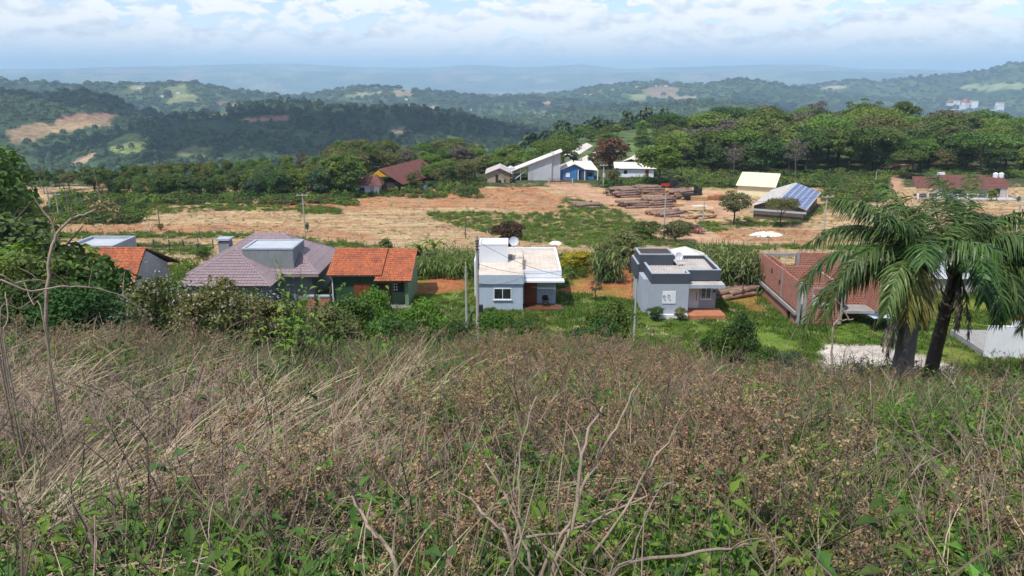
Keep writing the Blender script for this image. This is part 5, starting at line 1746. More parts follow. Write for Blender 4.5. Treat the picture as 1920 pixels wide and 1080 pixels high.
def crane():
    c = G(1297, 374)
    t = thing('log_crane', 'black timber loader with folded crane arm behind the log piles', 'crane', (c.x, c.y, c.z), R(15))
    Acc().box(-2.0, 2.0, -1.0, 1.0, 0.6, 1.3).build('chassis', M['blacksteel'], t)
    for sx in (-1.4, 0.2, 1.3):
        for sy in (-1.15, 0.85):
            wo2 = Acc().tube([(sx, sy, 0.5), (sx, sy + 0.3, 0.5)], 0.5, 14).build('wheel', M['tyre'], t)
            Acc().tube([(sx, sy - 0.01, 0.5), (sx, sy + 0.31, 0.5)], 0.22, 10).build('rim', M['blacksteel'], wo2)
    Acc().tube([(0.6, 0, 1.3), (0.6, 0, 3.0)], 0.25, 8).build('mast', M['blacksteel'], t)
    Acc().tube([(0.6, 0, 3.0), (-1.6, 0.2, 3.6), (-4.2, 0.3, 2.6)], [0.22, 0.18, 0.12], 6).build('boom', M['blacksteel'], t)
    Acc().tube([(0.6, 0, 3.0), (1.6, 0, 2.2), (1.7, 0, 0.9)], [0.2, 0.16, 0.1], 6).build('stabiliser', M['blacksteel'], t)
    cb = Acc(); cb.prism([(0.9, 1.303), (2.0, 1.303), (2.0, 2.5), (1.2, 2.5)], -0.7, 0.7, 'y'); cb.build('cab', M['blacksteel'], t)
    c = G(1262, 362)
    t = thing('dark_bin', 'black steel hopper with a red arm behind the log piles', 'hopper', (c.x, c.y, c.z + 0.2), R(5))
    h = Acc(); h.prism([(-0.9, 2.9), (0.9, 2.9), (0.75, 1.2), (-0.75, 1.2)], -0.8, 0.8, 'y'); h.build('body', M['blacksteel'], t)
    for sx in (-0.65, 0.65):
        for sy in (-0.6, 0.6):
            Acc().tube([(sx, sy, -0.4), (sx, sy, 1.25)], 0.08, 5).build('leg', M['blacksteel'], t)
    Acc().box(-2.8, -0.92, -0.3, 0.3, 1.5, 1.95).build('arm', M['redpaint'], t)


crane()


# ------------------------------------------------------------------ the car
def car():
    c = G(1300, 437)
    t = thing('parked_car', 'small rounded reddish brown car parked on the dirt track', 'car', (c.x, c.y, c.z), R(-52))
    prof_ = [(-2.0, 0.42), (-1.95, 0.72), (-1.6, 0.98), (-1.0, 1.2), (-0.55, 1.45), (0.05, 1.52), (0.5, 1.4), (0.8, 1.02), (1.3, 0.95), (1.75, 0.78), (2.0, 0.5), (1.98, 0.38)]
    a = Acc(); ny = 9; V = []
    for j in range(ny):
        q = -1 + 2 * j / (ny - 1)
        for (x, z) in prof_:
            wdt = 0.76 - (0.17 if z > 1.05 else 0)
            k = (1 - 0.16 * abs(q) ** 3)
            V.append((x * (1 - 0.05 * q * q), q * wdt, 0.38 + (z - 0.38) * k))
    m_ = len(prof_)
    f = [(j * m_ + i, j * m_ + i + 1, (j + 1) * m_ + i + 1, (j + 1) * m_ + i) for j in range(ny - 1) for i in range(m_ - 1)]
    a.add(V, f); a.f.append(np.array([list(range(m_))])); a.sh.append(np.array([.5])); a.mi.append(np.array([0]))
    a.f.append(np.array([list(range((ny - 1) * m_, ny * m_))[::-1]])); a.sh.append(np.array([.5])); a.mi.append(np.array([0]))
    a.build('body', M['carpaint'], t, True)
    for sy in (-1, 1):
        for sx in (-1.25, 1.25):
            Acc().tube([(sx, sy * 0.6, 0.62), (sx, sy * 0.84, 0.62)], 0.45, 12).build('fender', M['carpaint'], t, True)
            wo2 = Acc().tube([(sx, sy * 0.62, 0.31), (sx, sy * 0.82, 0.31)], 0.32, 14).build('wheel', M['tyre'], t)
            Acc().tube([(sx, sy * 0.80, 0.31), (sx, sy * 0.835, 0.31)], 0.17, 10).build('rim', M['chrome'], wo2)
        w = Acc(); w.prism([(-0.85, 1.05), (-0.5, 1.34), (0.3, 1.36), (0.58, 1.05)], sy * 0.595, sy * 0.625, 'y'); w.build('side_window', M['glass'], t)
        Acc().tube([(1.72, sy * 0.55, 0.72), (1.92, sy * 0.55, 0.70)], 0.12, 10).build('headlight', M['chrome'], t)
        Acc().tube([(-1.88, sy * 0.6, 0.72), (-1.97, sy * 0.6, 0.70)], 0.08, 8).build('tail_light', M['redpaint'], t)
    Acc().quad((0.78, -0.5, 1.07), (0.78, 0.5, 1.07), (0.50, 0.44, 1.41), (0.50, -0.44, 1.41)).build('windscreen', M['glass'], t)
    Acc().quad((-1.02, 0.44, 1.22), (-1.02, -0.44, 1.22), (-0.60, -0.4, 1.44), (-0.60, 0.4, 1.44)).build('rear_window', M['glass'], t)
    for x in (-2.02, 2.0):
        Acc().box(x - 0.05, x + 0.05, -0.72, 0.72, 0.36, 0.46).build('bumper', M['chrome'], t)


car()


# ------------------------------------------------------------------ white sheet with yellow print on the red ground
def tarp():
    c = G(1437, 442)
    t = thing('white_sheet', 'big white sheet with yellow print spread on the red ground', 'sheet', (c.x, c.y, c.z))
    rng = np.random.default_rng(3)
    n, rings = 40, 7
    V = [(0, 0, 0.55)]; ang = np.arange(n) * 2 * math.pi / n
    ro = 2.45 * (1 + 0.10 * np.sin(2 * ang + 0.6) + 0.05 * np.sin(5 * ang))
    for k in range(1, rings + 1):
        q = k / rings
        for j in range(n):
            x, y = ro[j] * q * math.cos(ang[j]) * 1.05, ro[j] * q * math.sin(ang[j]) * 1.25
            z = 0.62 * (1 - q ** 2.2) + 0.07 * math.sin(7 * ang[j] + 3 * q) * q * (1 - q) * 4
            V.append((x, y, z + zg(c.x + x, c.y + y) - c.z + 0.03))
    f = [(1 + (k - 1) * n + j, 1 + (k - 1) * n + (j + 1) % n, 1 + k * n + (j + 1) % n, 1 + k * n + j) for k in range(1, rings) for j in range(n)]
    a = Acc(); a.add(V, f); a.add([V[0]] + V[1:n + 1], [(0, 1 + j, 1 + (j + 1) % n) for j in range(n)])
    a.build('cloth', M['tarp'], t, True)
    # the printed marks lie on the cloth
    def onto(x, y):
        q = min(1, math.hypot(x / 2.57, y / 3.06)); return 0.62 * (1 - q ** 2.2) + zg(c.x + x, c.y + y) - c.z + 0.10
    p1 = [(0.2 + 1.0 * s, 1.7 - 1.6 * s * s, 0) for s in np.linspace(-0.6, 1, 8)]
    Acc().tube([(x, y, onto(x, y)) for x, y, _ in p1], 0.14, 6).build('print', M['tarp_y'], t)
    Acc().tube([(1.15, -1.0, onto(1.15, -1.0)), (1.15, -1.0, onto(1.15, -1.0) + 0.05)], 0.34, 14).build('print', M['tarp_y'], t)
    p2 = [(-0.5 + 1.2 * s, 1.1 + 0.3 * math.sin(6 * s), 0) for s in np.linspace(0, 1, 7)]
    Acc().tube([(x, y, onto(x, y)) for x, y, _ in p2], 0.06, 5).build('print', M['wood_brown'], t)


tarp()


# ------------------------------------------------------------------ poles, wires, fences
POLES = {}


def pole(key, px, py_base, py_top, label, r=0.13, arm=True, Y=None, m='pole', arms=1, group='utility poles', lean=0.0):
    if Y is None:
        b = G(px, py_base)
    else:
        q = at(px, py_base, Y); b = Vector((q.x, Y, zg(q.x, Y)))
    top = zat(py_top, b.y)
    h = top - b.z
    t = thing('utility_pole', label, 'pole', tuple(b), 0, group)
    Acc().tube([(0, 0, -0.5), (lean * 0.5, 0, h * 0.5), (lean, 0, h)], [r, r * 0.8, r * 0.62], 8).build('shaft', M[m], t)
    if arm:
        for k in range(arms):
            z = h - 0.25 - 0.7 * k
            am = Acc().box(lean - 0.95, lean + 0.95, -r - 0.09, -r + 0.02, z - 0.06, z + 0.06).build('cross_arm', M['wood_dark'] if m == 'post' else M['pole'], t)
            for x in (-0.85, 0.0, 0.85):
                Acc().tube([(lean + x, -r - 0.04, z + 0.06), (lean + x, -r - 0.04, z + 0.24)], [0.05, 0.035], 6).build('insulator', M['dish'], am)
    POLES[key] = b + Vector((lean, 0, h))
    return t


tA = pole('near', 896, 605, 441, 'tall concrete utility pole in front of the white house', 0.15, False, Y=52)
hN = POLES['near'].z - zg(POLES['near'].x, 52)
for k in range(4):
    Acc().tube([(-0.1, -0.16, hN - 0.35 - k * 0.2), (0.16, -0.2, hN - 0.35 - k * 0.2)], 0.05, 6).build('insulator', M['blacksteel'], tA)
Acc().box(0.12, 0.42, -0.2, 0.1, 2.4, 2.85).build('meter_box', M['blacksteel'], tA)
Acc().box(0.12, 0.38, -0.2, 0.1, 3.1, 3.6).build('junction_box', M['blacksteel'], tA)
pole('near2', 875, 600, 500, 'short grey post left of the white house', 0.11, False, Y=56, group='house posts')
pole('g', 1190, 606, 524, 'thin grey post at the left corner of the grey house', 0.10, False, Y=55, group='house posts')
pole('f1', 572, 433, 363, 'utility pole standing alone in the straw field', 0.15, True)
pole('f2', 873, 447, 398, 'thin pole in the field left of the dark purple tree', 0.10, False, m='post')
pole('f3', 300, 428, 388, 'short thin pole beside a bush at the left of the straw field', 0.10, False, m='post')
pole('s1', 1244, 450, 362, 'grey pole in front of the log piles', 0.16, False)
pole('s2', 1318, 418, 379, 'pale short pole beside the pale log heap', 0.16, False)
pole('s3', 1543, 442, 366, 'concrete pole with forked top right of the solar shed', 0.15, True)
pole('s4', 1903, 442, 382, 'thin pole standing above the white house at the right edge', 0.13, True)
pole('l1', 95, 400, 349, 'taller pole with double cross arms by the dirt road at left', 0.16, True, arms=2)
pole('l2', 112, 416, 362, 'shorter pole with one cross arm by the dirt road at left', 0.15, True)
pole('l3', 68, 383, 365, 'small distant pole behind the bend of the dirt road', 0.12, False)
pole('b1', 1131, 352, 308, 'grey pole with transformer between blue house and timber yard', 0.15, True)
pole('b2', 892, 338, 310, 'thin pole before the trees left of the beige shed', 0.12, False)
pole('w1', 1641, 345, 322, 'pale leaning post beside the track into the wood', 0.12, False)
pole('lamp', 745, 478, 452, 'pale garden lamp post behind the green house', 0.07, False, group='house posts')


def wire(a, b, sag, label, r=0.013):
    a, b = Vector(a), Vector(b)
    pts = []
    for k in range(15):
        s = k / 14
        p = a.lerp(b, s); p.z -= sag * 4 * s * (1 - s)
        pts.append(tuple(p))
    o = Acc().tube(pts, r, 4).build('power_line', M['wire'])
    tag(o, label, 'cable')


N_ = POLES['near']
wire(N_ - Vector((0, 0, 2.0)), (4.4, 64.2, -16.35), 0.5, 'black cable from the tall pole sagging over the white house roof')
wire(N_ - Vector((0, 0, 3.4)), (1.0, 63.2, -16.6), 0.35, 'lower black cable from the tall pole to the white house wall')
wire(N_ - Vector((0, 0, 0.4)), POLES['g'] + Vector((0, 0, 0.3)), 1.2, 'black cable from the tall pole towards the grey house')
wire(POLES['f1'], POLES['l2'], 2.0, 'thin cable crossing the straw field to the left poles', 0.02)
wire(POLES['l2'] + Vector((0.3, 0, 0)), POLES['l1'], 0.3, 'short cable between the two left roadside poles', 0.02)
wire(POLES['s1'], POLES['s3'], 1.2, 'thin cable crossing in front of the solar shed', 0.02)
wire(POLES['s1'], POLES['b1'], 1.0, 'thin cable over the timber yard to the transformer pole', 0.02)
trf = [o for o in col.objects if o.get('label', '').startswith('grey pole with transformer')][0]
Acc().tube([(0.05, -0.45, 2.6), (0.05, -0.45, 3.5)], 0.32, 12).build('transformer', M['steel'], trf)


def fence(name, label, pts, h, gap, m, r=0.05, rails=(), wires=(), group=None):
    """posts along a line on the ground, each a part, joined by rails or wires"""
    P3 = [G(*p) for p in pts]
    t = thing(name, label, 'fence', tuple(P3[0]), 0, group)
    seg = [(P3[i + 1] - P3[i]).length for i in range(len(P3) - 1)]
    tot = sum(seg); n = max(2, int(tot / gap))
    W_ = []
    for k in range(n + 1):
        s = tot * k / n; i = 0
        while i < len(seg) - 1 and s > seg[i]:
            s -= seg[i]; i += 1
        q = P3[i].lerp(P3[i + 1], min(1, s / seg[i]))
        W_.append(Vector((q.x, q.y, zg(q.x, q.y))) - P3[0])
    rng = random.Random(3)
    pm = Acc().tube([(0, 0, -0.35), (0, 0, h * 0.6), (0.01, 0, h)], [r, r, r * 0.9], 6).mesh('post', M[m])
    for q in W_:
        link(pm, 'post', t, tuple(q), (R(rng.uniform(-4, 4)), R(rng.uniform(-4, 4)), rng.uniform(0, 6)), (1, 1, rng.uniform(0.88, 1.1)))
    for z in rails:
        for i in range(n):
            a = Acc(); d = Vector((0, 0, z * h))
            a.tube([tuple(W_[i] + d), tuple(W_[i + 1] + d)], 0.045, 4); a.build('rail', M[m], t)
    for z in wires:
        a = Acc(); d = Vector((0, 0, z * h)); a.tube([tuple(q + d) for q in W_], 0.008, 3); a.build('wire', M['wire'], t)


fence('field_fence', 'wire fence on thin posts along the red strip of the straw field', [(135, 441), (330, 441), (420, 440), (520, 446), (600, 455), (690, 467), (760, 476)], 1.15, 2.6, 'post', 0.045, wires=(0.5, 0.9))
fence('wooden_fence', 'dark wooden fence behind the orange tile roof, upper line', [(222, 466), (300, 465), (400, 466)], 1.3, 2.2, 'wood_dark', 0.075, rails=(0.35,), wires=(0.9,))
fence('paddock_fence', 'dark rail fence in front of the upper wooden fence', [(268, 476), (330, 476), (372, 474)], 1.2, 2.4, 'wood_dark', 0.075, rails=(0.45, 0.85))
fence('track_fence', 'wire fence along the grassy bank below the white sheet', [(1255, 462), (1400, 464), (1520, 465), (1640, 466)], 1.1, 3.2, 'post', 0.045, wires=(0.5, 0.9))
fence('brick_lot_fence', 'dark posts with wire left of the unfinished brick house', [(1392, 560), (1412, 548), (1416, 535)], 1.5, 1.2, 'wood_brown', 0.05, wires=(0.9,))


def gate():
    a = G(1029, 346); b = G(1073, 348)
    t = thing('farm_gate', 'rusty tubular gate at the farm entrance beside the blue house', 'gate', tuple(a), math.atan2(b.y - a.y, b.x - a.x))
    L = (b - a).length
    for x in (0, L):
        Acc().box(x - 0.15, x + 0.15, -0.15, 0.15, -0.4, 1.6).build('gate_post', M['pole'], t)
    for z in (0.3, 0.7, 1.1, 1.4):
        Acc().tube([(0.15, 0, z), (L - 0.15, 0, z)], 0.05, 6).build('rail', M['wood_red'], t)
    for k in range(1, 4):
        Acc().tube([(L * k / 4, 0, 0.25), (L * k / 4, 0, 1.42)], 0.04, 5).build('upright', M['wood_red'], t)


gate()


# low brick boundary between the plum and green houses
def low_walls():
    t = thing('low_brick_wall', 'low unplastered brick wall between the plum-roofed and green houses', 'wall', (-17.2, 62.5, -19.5))
    Acc().box(0, 2.0, 0, 0.2, -0.6, 1.25).build('brick_panel', M['brick'], t)
    Acc().box(-0.05, 2.05, -0.05, 0.25, 1.253, 1.4).build('coping', M['capgrey'], t)
    for x in (0.6, 1.9):
        Acc().box(x, x + 0.12, -0.2, -0.06, -0.6, 2.2).build('post', M['wood_dark'], t)
    # stone slab path before the green house
    p = Acc().box(-9.3, -7.3, 58.2, 60.4, -19.75, -19.42).build('path_slab', M['concrete']); tag(p, kind='structure')
    s = thing('white_stone', 'white plastic sheet heap lying on the grass behind the white house', 'sheet', on(1042, 459))
    rng = np.random.default_rng(8)
    V = []
    for i in range(6):
        for j in range(12):
            a = j * math.pi / 6; q = i / 5
            V.append((1.1 * q * math.cos(a) * (1 + 0.2 * math.sin(3 * a)), 0.7 * q * math.sin(a), 0.55 * (1 - q * q) + 0.08 * math.sin(5 * a) * q))
    f = [(i * 12 + j, i * 12 + (j + 1) % 12, (i + 1) * 12 + (j + 1) % 12, (i + 1) * 12 + j) for i in range(5) for j in range(12)]
    Acc().add(V, f).build('heap', M['tarp'], s, True)


low_walls()

# ================================================================== trees
CROWNS = {
    'round': [crown_mesh('crown', s, 3.6, 3.3, 6.0, 34, 95, 0.46, M['leaf_mid']) for s in (1, 2, 3)],
    'spread': [crown_mesh('crown', s, 4.6, 2.2, 7.0, 36, 95, 0.46, M['leaf_mid'], flat=0.5) for s in (11, 12)],
    'tall': [crown_mesh('crown', s, 2.7, 4.4, 5.8, 36, 85, 0.44, M['leaf_mid'], cl=0.42) for s in (21, 22)],
    'bushy': [crown_mesh('crown', s, 3.4, 3.9, 4.2, 40, 90, 0.46, M['leaf_mid']) for s in (31, 32)],
    'sparse': [crown_mesh('crown', s, 3.2, 3.2, 6.2, 30, 34, 0.38, M['leaf_mid'], cl=0.30) for s in (41, 42)],
    'young': [crown_mesh('crown', s, 2.0, 4.0, 4.4, 30, 75, 0.42, M['leaf_mid'], cl=0.42) for s in (51, 52)],
}
TRUNKS = [trunk_mesh('trunk', s, 7.0, 0.24, M['bark'], 7) for s in (1, 2, 3)]
TRUNKS_G = [trunk_mesh('trunk', s, 7.4, 0.2, M['bark_grey'], 11, 0.3) for s in (4, 5)]
_trng = random.Random(77)


def tree(px, Y, py_top, kind, m, label, wide=1.0, group=None, name='tree', grey=False, X=None):
    """a tree whose crown tops out at py_top, standing at forward distance Y"""
    q = at(px, py_top, Y)
    x = q.x if X is None else X
    z = zg(x, Y)
    full = {'round': 9.3, 'spread': 9.2, 'tall': 10.2, 'bushy': 8.1, 'sparse': 9.4, 'young': 8.4}[kind]
    s = max(0.15, (q.z - z) / full)
    t = thing(name, label, 'tree', (x, Y, z), _trng.uniform(0, 6.28), group)
    tm = _trng.choice(TRUNKS_G if grey else TRUNKS)
    link(tm, 'trunk', t, scale=(s, s, s))
    sx = s * wide * 1.2
    link(_trng.choice(CROWNS[kind]), 'crown', t, scale=(sx, sx * _trng.uniform(0.9, 1.1), s), mat=M[m])
    return t


# trees one can tell apart
tree(1147, 222, 249, 'bushy', 'leaf_brown', 'reddish brown tree standing behind the blue house', 1.1)
tree(1240, 188, 266, 'round', 'leaf_bright', 'bright green tree right of the white farm building', 1.2)
tree(1252, 215, 237, 'tall', 'leaf_light', 'pale green conical tree behind the bright green tree', 0.9)
tree(950, 97, 405, 'bushy', 'leaf_purple', 'dark purple-brown tree behind the white house', 0.85)
tree(1380, 137, 356, 'round', 'leaf_olive', 'feathery grey-green tree left of the solar shed', 1.05)
tree(1467, 135, 372, 'spread', 'leaf_olive', 'small umbrella tree in front of the solar shed', 1.15)
tree(1400, 216, 262, 'sparse', 'leaf_grey', 'leafless grey-brown tree at the edge of the right wood', 1.0, grey=True)
tree(1380, 208, 268, 'sparse', 'leaf_grey', 'second bare brown tree left of the dark green trees', 0.9, grey=True)
tree(1497, 205, 254, 'sparse', 'leaf_grey', 'pale half-bare tree with grey trunk above the solar shed', 0.8, grey=True)
tree(1640, 212, 240, 'spread', 'leaf_mid', 'broad umbrella tree left of the track into the wood', 1.15)
tree(1707, 200, 280, 'spread', 'leaf_mid', 'low umbrella tree right of the track into the wood', 0.95)
tree(1850, 205, 250, 'spread', 'leaf_mid', 'wide domed tree above the brown-roofed house', 1.2)
tree(1620, 300, 179, 'sparse', 'leaf_mid', 'tall tree rising above the skyline of the right wood', 1.0)
tree(1700, 290, 184, 'round', 'leaf_dark', 'dark round treetop on the skyline right of the track', 0.7)
tree(1535, 290, 180, 'sparse', 'leaf_grey', 'thin bare treetop on the skyline of the right wood', 0.5, grey=True)
tree(170, 172, 312, 'round', 'leaf_dark', 'big dark green tree behind the left roadside poles', 1.1)
tree(125, 180, 322, 'round', 'leaf_olive', 'olive round tree left of the big dark green tree', 1.0)
tree(86, 185, 313, 'tall', 'leaf_mid', 'slender tree above the bend of the dirt road', 0.6)
tree(388, 186, 304, 'sparse', 'leaf_light', 'thin pale treetop above the left plantation', 0.8)
tree(563, 187, 276, 'sparse', 'leaf_grey', 'bare pointed treetop above the left plantation', 0.4, grey=True)
tree(1086, 79, 466, 'bushy', 'leaf_yellow', 'yellow-flowering bush right of the white house', 1.6, name='shrub')
tree(1170, 85, 426, 'bushy', 'leaf_olive', 'tall yellow-green tree left of the grey house', 1.15)
tree(1152, 81, 450, 'bushy', 'leaf_dark', 'dark leafy tree in front of the tall yellow-green tree', 0.95)
tree(1270, 116, 408, 'bushy', 'leaf_olive', 'feathery green shrub at the foot of the grey pole', 1.4, name='shrub')
tree(1215, 118, 410, 'bushy', 'leaf_mid', 'green shrub left of the grey pole by the track', 1.5, name='shrub')
tree(1300, 79, 449, 'bushy', 'leaf_mid', 'low green shrub behind the grey house roof', 1.2, name='shrub')
tree(1545, 118, 428, 'young', 'leaf_dark', 'small dark conifer at the foot of the forked pole', 0.9)
tree(602, 88, 466, 'bushy', 'leaf_dark', 'clipped dark round bush right of the plum-roofed house', 0.95, name='shrub')
tree(723, 88, 441, 'young', 'leaf_mid', 'small green tree behind the orange roof of the green house', 0.9)
tree(378, 90, 459, 'bushy', 'leaf_bright', 'small round green bush beside the grey chimney', 0.9, name='shrub')
tree(248, 92, 452, 'bushy', 'leaf_mid', 'small bush behind the orange tile roof', 1.0, name='shrub')
tree(300, 131, 417, 'bushy', 'leaf_olive', 'little bush at the foot of the thin field pole', 0.8, name='shrub')
tree(575, 130, 415, 'young', 'leaf_olive', 'little bush at the foot of the lone field pole', 0.7, name='shrub')
tree(630, 176, 343, 'round', 'leaf_mid', 'small round tree left of the white-fronted farmhouse', 0.7)
tree(720, 180, 338, 'bushy', 'leaf_mid', 'bushy tree in front of the long red-brown roof', 0.75)
tree(772, 178, 318, 'tall', 'leaf_olive', 'dark olive tree before the right end of the red-brown roof', 0.8)
tree(788, 176, 336, 'young', 'leaf_olive', 'slim young tree beside the blue water tank', 0.8)
tree(1862, 166, 352, 'bushy', 'leaf_light', 'small rounded shrub in front of the brown-roofed house', 0.8, name='shrub')
tree(1910, 165, 372, 'bushy', 'leaf_light', 'light green shrub right of the garden wall', 0.8, name='shrub')
tree(1152, 180, 312, 'round', 'leaf_olive', 'yellow-green round shrub left of the white farm building', 0.6, name='shrub')
tree(1035, 200, 316, 'bushy', 'leaf_dark', 'dark round bush between zinc shed and blue house', 0.8, name='shrub')
# the big trees at the left edge
tree(-50, 76, 255, 'bushy', 'leaf_mid', 'large leafy tree filling the left edge', 0.72)
tree(-90, 72, 250, 'round', 'leaf_mid', 'tall dark tree half cut by the left edge', 0.9)
tree(-20, 96, 330, 'bushy', 'leaf_mid', 'broad green tree in front of the dirt road bend', 1.0)
tree(-30, 62, 375, 'bushy', 'leaf_dark', 'dark leafy tree below the large left edge tree', 1.1)
tree(40, 48, 428, 'bushy', 'leaf_light', 'lighter green shrub at left below the dirt road', 1.1, name='shrub')

# the skyline of the woods, as seen
SKYL = [(100, 345), (200, 345), (260, 332), (300, 312), (380, 310), (450, 302), (520, 300), (600, 285), (640, 265), (700, 258), (760, 262), (820, 262), (860, 255),
        (900, 265), (960, 255), (1000, 260), (1050, 240), (1100, 240), (1130, 236), (1200, 226), (1260, 212), (1300, 206), (1350, 201), (1420, 196), (1470, 191),
        (1540, 192), (1620, 190), (1680, 197), (1760, 201), (1850, 210), (1940, 210), (2100, 205)]
SX = [a for a, b in SKYL]; SY = [b for a, b in SKYL]


def wood(px0, px1, Y0, Y1, n, kinds, mats, label, group, drop0=0, drop1=40, wide=1.0, seed=0, mind=3.2, mass=None):
    rng = random.Random(seed)
    done = []; rec = []
    for _ in range(n * 12):
        if len(done) >= n:
            break
        Y = rng.uniform(Y0, Y1)
        px = rng.uniform(px0, px1)
        q = at(px, 300, Y)
        if any((q.x - a) ** 2 + (Y - b) ** 2 < mind ** 2 for a, b in done):
            continue
        if 1655 < px < 1705 and Y < 265:            # the track into the wood stays open
            continue
        done.append((q.x, Y))
        far = (Y - Y0) / max(1, Y1 - Y0)
        top = np.interp(px, SX, SY) + (drop1 * (1 - far) + drop0 * far) + rng.uniform(-5, 12)
        base = proj(np.array([q.x]), np.array([Y]), np.array([zg(q.x, Y)]))[1][0]
        top = min(top, base - 26)
        kd = rng.choice(kinds); mt = rng.choice(mats)
        look = {'leaf_dark': 'dark green', 'leaf_mid': 'green', 'leaf_light': 'light green', 'leaf_olive': 'olive', 'leaf_brown': 'brownish', 'leaf_grey': 'bare greyish', 'leaf_bright': 'bright green', 'leaf_blue': 'blue-green'}[mt]
        if mass:
            full = {'round': 9.3, 'spread': 9.2, 'tall': 10.2, 'bushy': 8.1, 'sparse': 9.4, 'young': 8.4}[kd]
            zb = zg(q.x, Y); s_ = max(0.15, (zat(float(top), Y) - zb) / full); rec.append((q.x, Y, zb, s_, wide * rng.uniform(0.85, 1.15), kd, mt))
            continue
        tree(px, Y, float(top), kd, mt, look + ' ' + label, wide * rng.uniform(0.85, 1.15), group, grey=(mt == 'leaf_grey'))
    if mass:
        combos = sorted({(r_[5], r_[6]) for r_ in rec}); protos = []
        for kd, mt in combos:
            me = CROWNS[kd][0].copy(); me.materials.clear(); me.materials.append(M[mt]); protos.append(me)
        protos.append(TRUNKS[0])
        A = [(r_, combos.index((r_[5], r_[6]))) for r_ in rec] + [(r_, len(protos) - 1) for r_ in rec]
        scatter(mass[0], mass[1], 'woods', protos, [r_[:3] for r_, k in A], [(0, 0, 3.1 * i) for i, _ in enumerate(A)],
                [(r_[3] * (r_[4] * 1.2 if k < len(protos) - 1 else 1),) * 2 + (r_[3],) for r_, k in A], [k for r_, k in A])


wood(1270, 1990, 212, 228, 34, ['round', 'bushy', 'spread', 'bushy'], ['leaf_dark', 'leaf_mid', 'leaf_mid', 'leaf_light', 'leaf_dark', 'leaf_olive'], 'tree in the front row of the right wood', 'trees in the right wood', 30, 62, 1.0, 1, 6.0)
wood(1255, 1990, 232, 262, 42, ['round', 'bushy', 'spread'], ['leaf_dark', 'leaf_mid', 'leaf_olive', 'leaf_mid', 'leaf_light', 'leaf_grey'], 'tree in the middle of the right wood', 'trees in the right wood', 16, 34, 1.05, 2, 6.5, ('wood_interior', 'dense green treetops filling the middle of the right wood'))
wood(1230, 1990, 266, 330, 46, ['round', 'bushy', 'spread'], ['leaf_dark', 'leaf_mid', 'leaf_olive', 'leaf_light', 'leaf_mid', 'leaf_dark', 'leaf_grey'], 'tree on the crest of the right wood', 'trees in the right wood', 0, 12, 1.1, 3, 7.0)
wood(790, 1060, 206, 232, 34, ['round', 'bushy', 'spread'], ['leaf_mid', 'leaf_light', 'leaf_mid', 'leaf_light', 'leaf_olive'], 'tree behind the zinc shed', 'trees behind the farm', 8, 30, 1.0, 4, 4.5)
wood(1040, 1260, 262, 330, 20, ['round', 'bushy'], ['leaf_mid', 'leaf_light', 'leaf_olive', 'leaf_mid'], 'tree behind the barns', 'trees behind the barns', 0, 16, 1.0, 5, 6.0)
wood(1075, 1260, 222, 234, 7, ['bushy', 'young'], ['leaf_mid', 'leaf_olive'], 'tree between the barns', 'trees among the barns', 40, 60, 0.8, 15, 5.0)
wood(630, 900, 212, 240, 34, ['round', 'bushy', 'sparse'], ['leaf_olive', 'leaf_mid', 'leaf_olive', 'leaf_dark', 'leaf_grey'], 'tree behind the red-brown farmhouse', 'trees behind the farmhouse', 0, 14, 1.0, 6, 4.5)
wood(780, 900, 186, 204, 14, ['round', 'sparse', 'young'], ['leaf_mid', 'leaf_olive', 'leaf_light'], 'small tree in the orchard right of the red-brown roof', 'orchard trees', 30, 46, 0.9, 7, 4.0)
wood(190, 660, 170, 178, 52, ['young', 'bushy', 'bushy'], ['leaf_mid', 'leaf_mid', 'leaf_blue', 'leaf_dark', 'leaf_light'], 'sapling at the front of the left plantation', 'saplings in the left plantation', 8, 18, 0.85, 8, 2.2)
wood(190, 670, 180, 196, 70, ['young', 'bushy', 'tall'], ['leaf_mid', 'leaf_olive', 'leaf_mid', 'leaf_light'], 'tree in the middle of the left plantation', 'trees in the left plantation', 2, 12, 0.95, 18, 3.0, ('plantation_interior', 'dense green treetops in the middle of the left plantation'))
wood(230, 690, 198, 220, 60, ['round', 'bushy', 'tall'], ['leaf_mid', 'leaf_olive', 'leaf_light', 'leaf_olive', 'leaf_dark'], 'tree behind the left plantation', 'trees behind the left plantation', -6, 6, 0.95, 9, 3.4, ('plantation_back', 'dense olive and green treetops behind the left plantation'))
wood(-60, 200, 176, 215, 20, ['round', 'bushy'], ['leaf_mid', 'leaf_dark', 'leaf_olive'], 'tree by the bend of the left dirt road', 'trees by the left road', 8, 26, 1.0, 10, 4.5)
wood(-140, -40, 100, 170, 4, ['round', 'bushy'], ['leaf_mid', 'leaf_dark'], 'tree on the left hillside', 'trees on the left hillside', -60, -40, 1.0, 11, 6.0)


# ------------------------------------------------------------------ bushes and undergrowth
def bush_mesh(seed, m, n=260, size=0.2, r=1.0, rz=0.9):
    rng = np.random.default_rng(seed)
    nb = 9
    c = rng.normal(size=(nb, 3)) * np.array([0.45, 0.45, 0.25]) * r; c[:, 2] = np.abs(c[:, 2]) + 0.35 * rz
    k = rng.integers(0, nb, n)
    u = rng.normal(size=(n, 3)); u /= np.linalg.norm(u, axis=1, keepdims=True)
    pos = c[k] + u * np.array([0.42, 0.42, 0.38 * rz]) * r * rng.uniform(0.6, 1.1, (n, 1))
    pos[:, 2] = np.abs(pos[:, 2])
    v, f = leaf_quads(pos, u + rng.normal(size=(n, 3)) * 0.6 + np.array([0, 0, .3]), size * rng.uniform(0.6, 1.4, n), rng)
    return Acc().add(v, f, rng.uniform(0, 1, n)).mesh('bush', m)


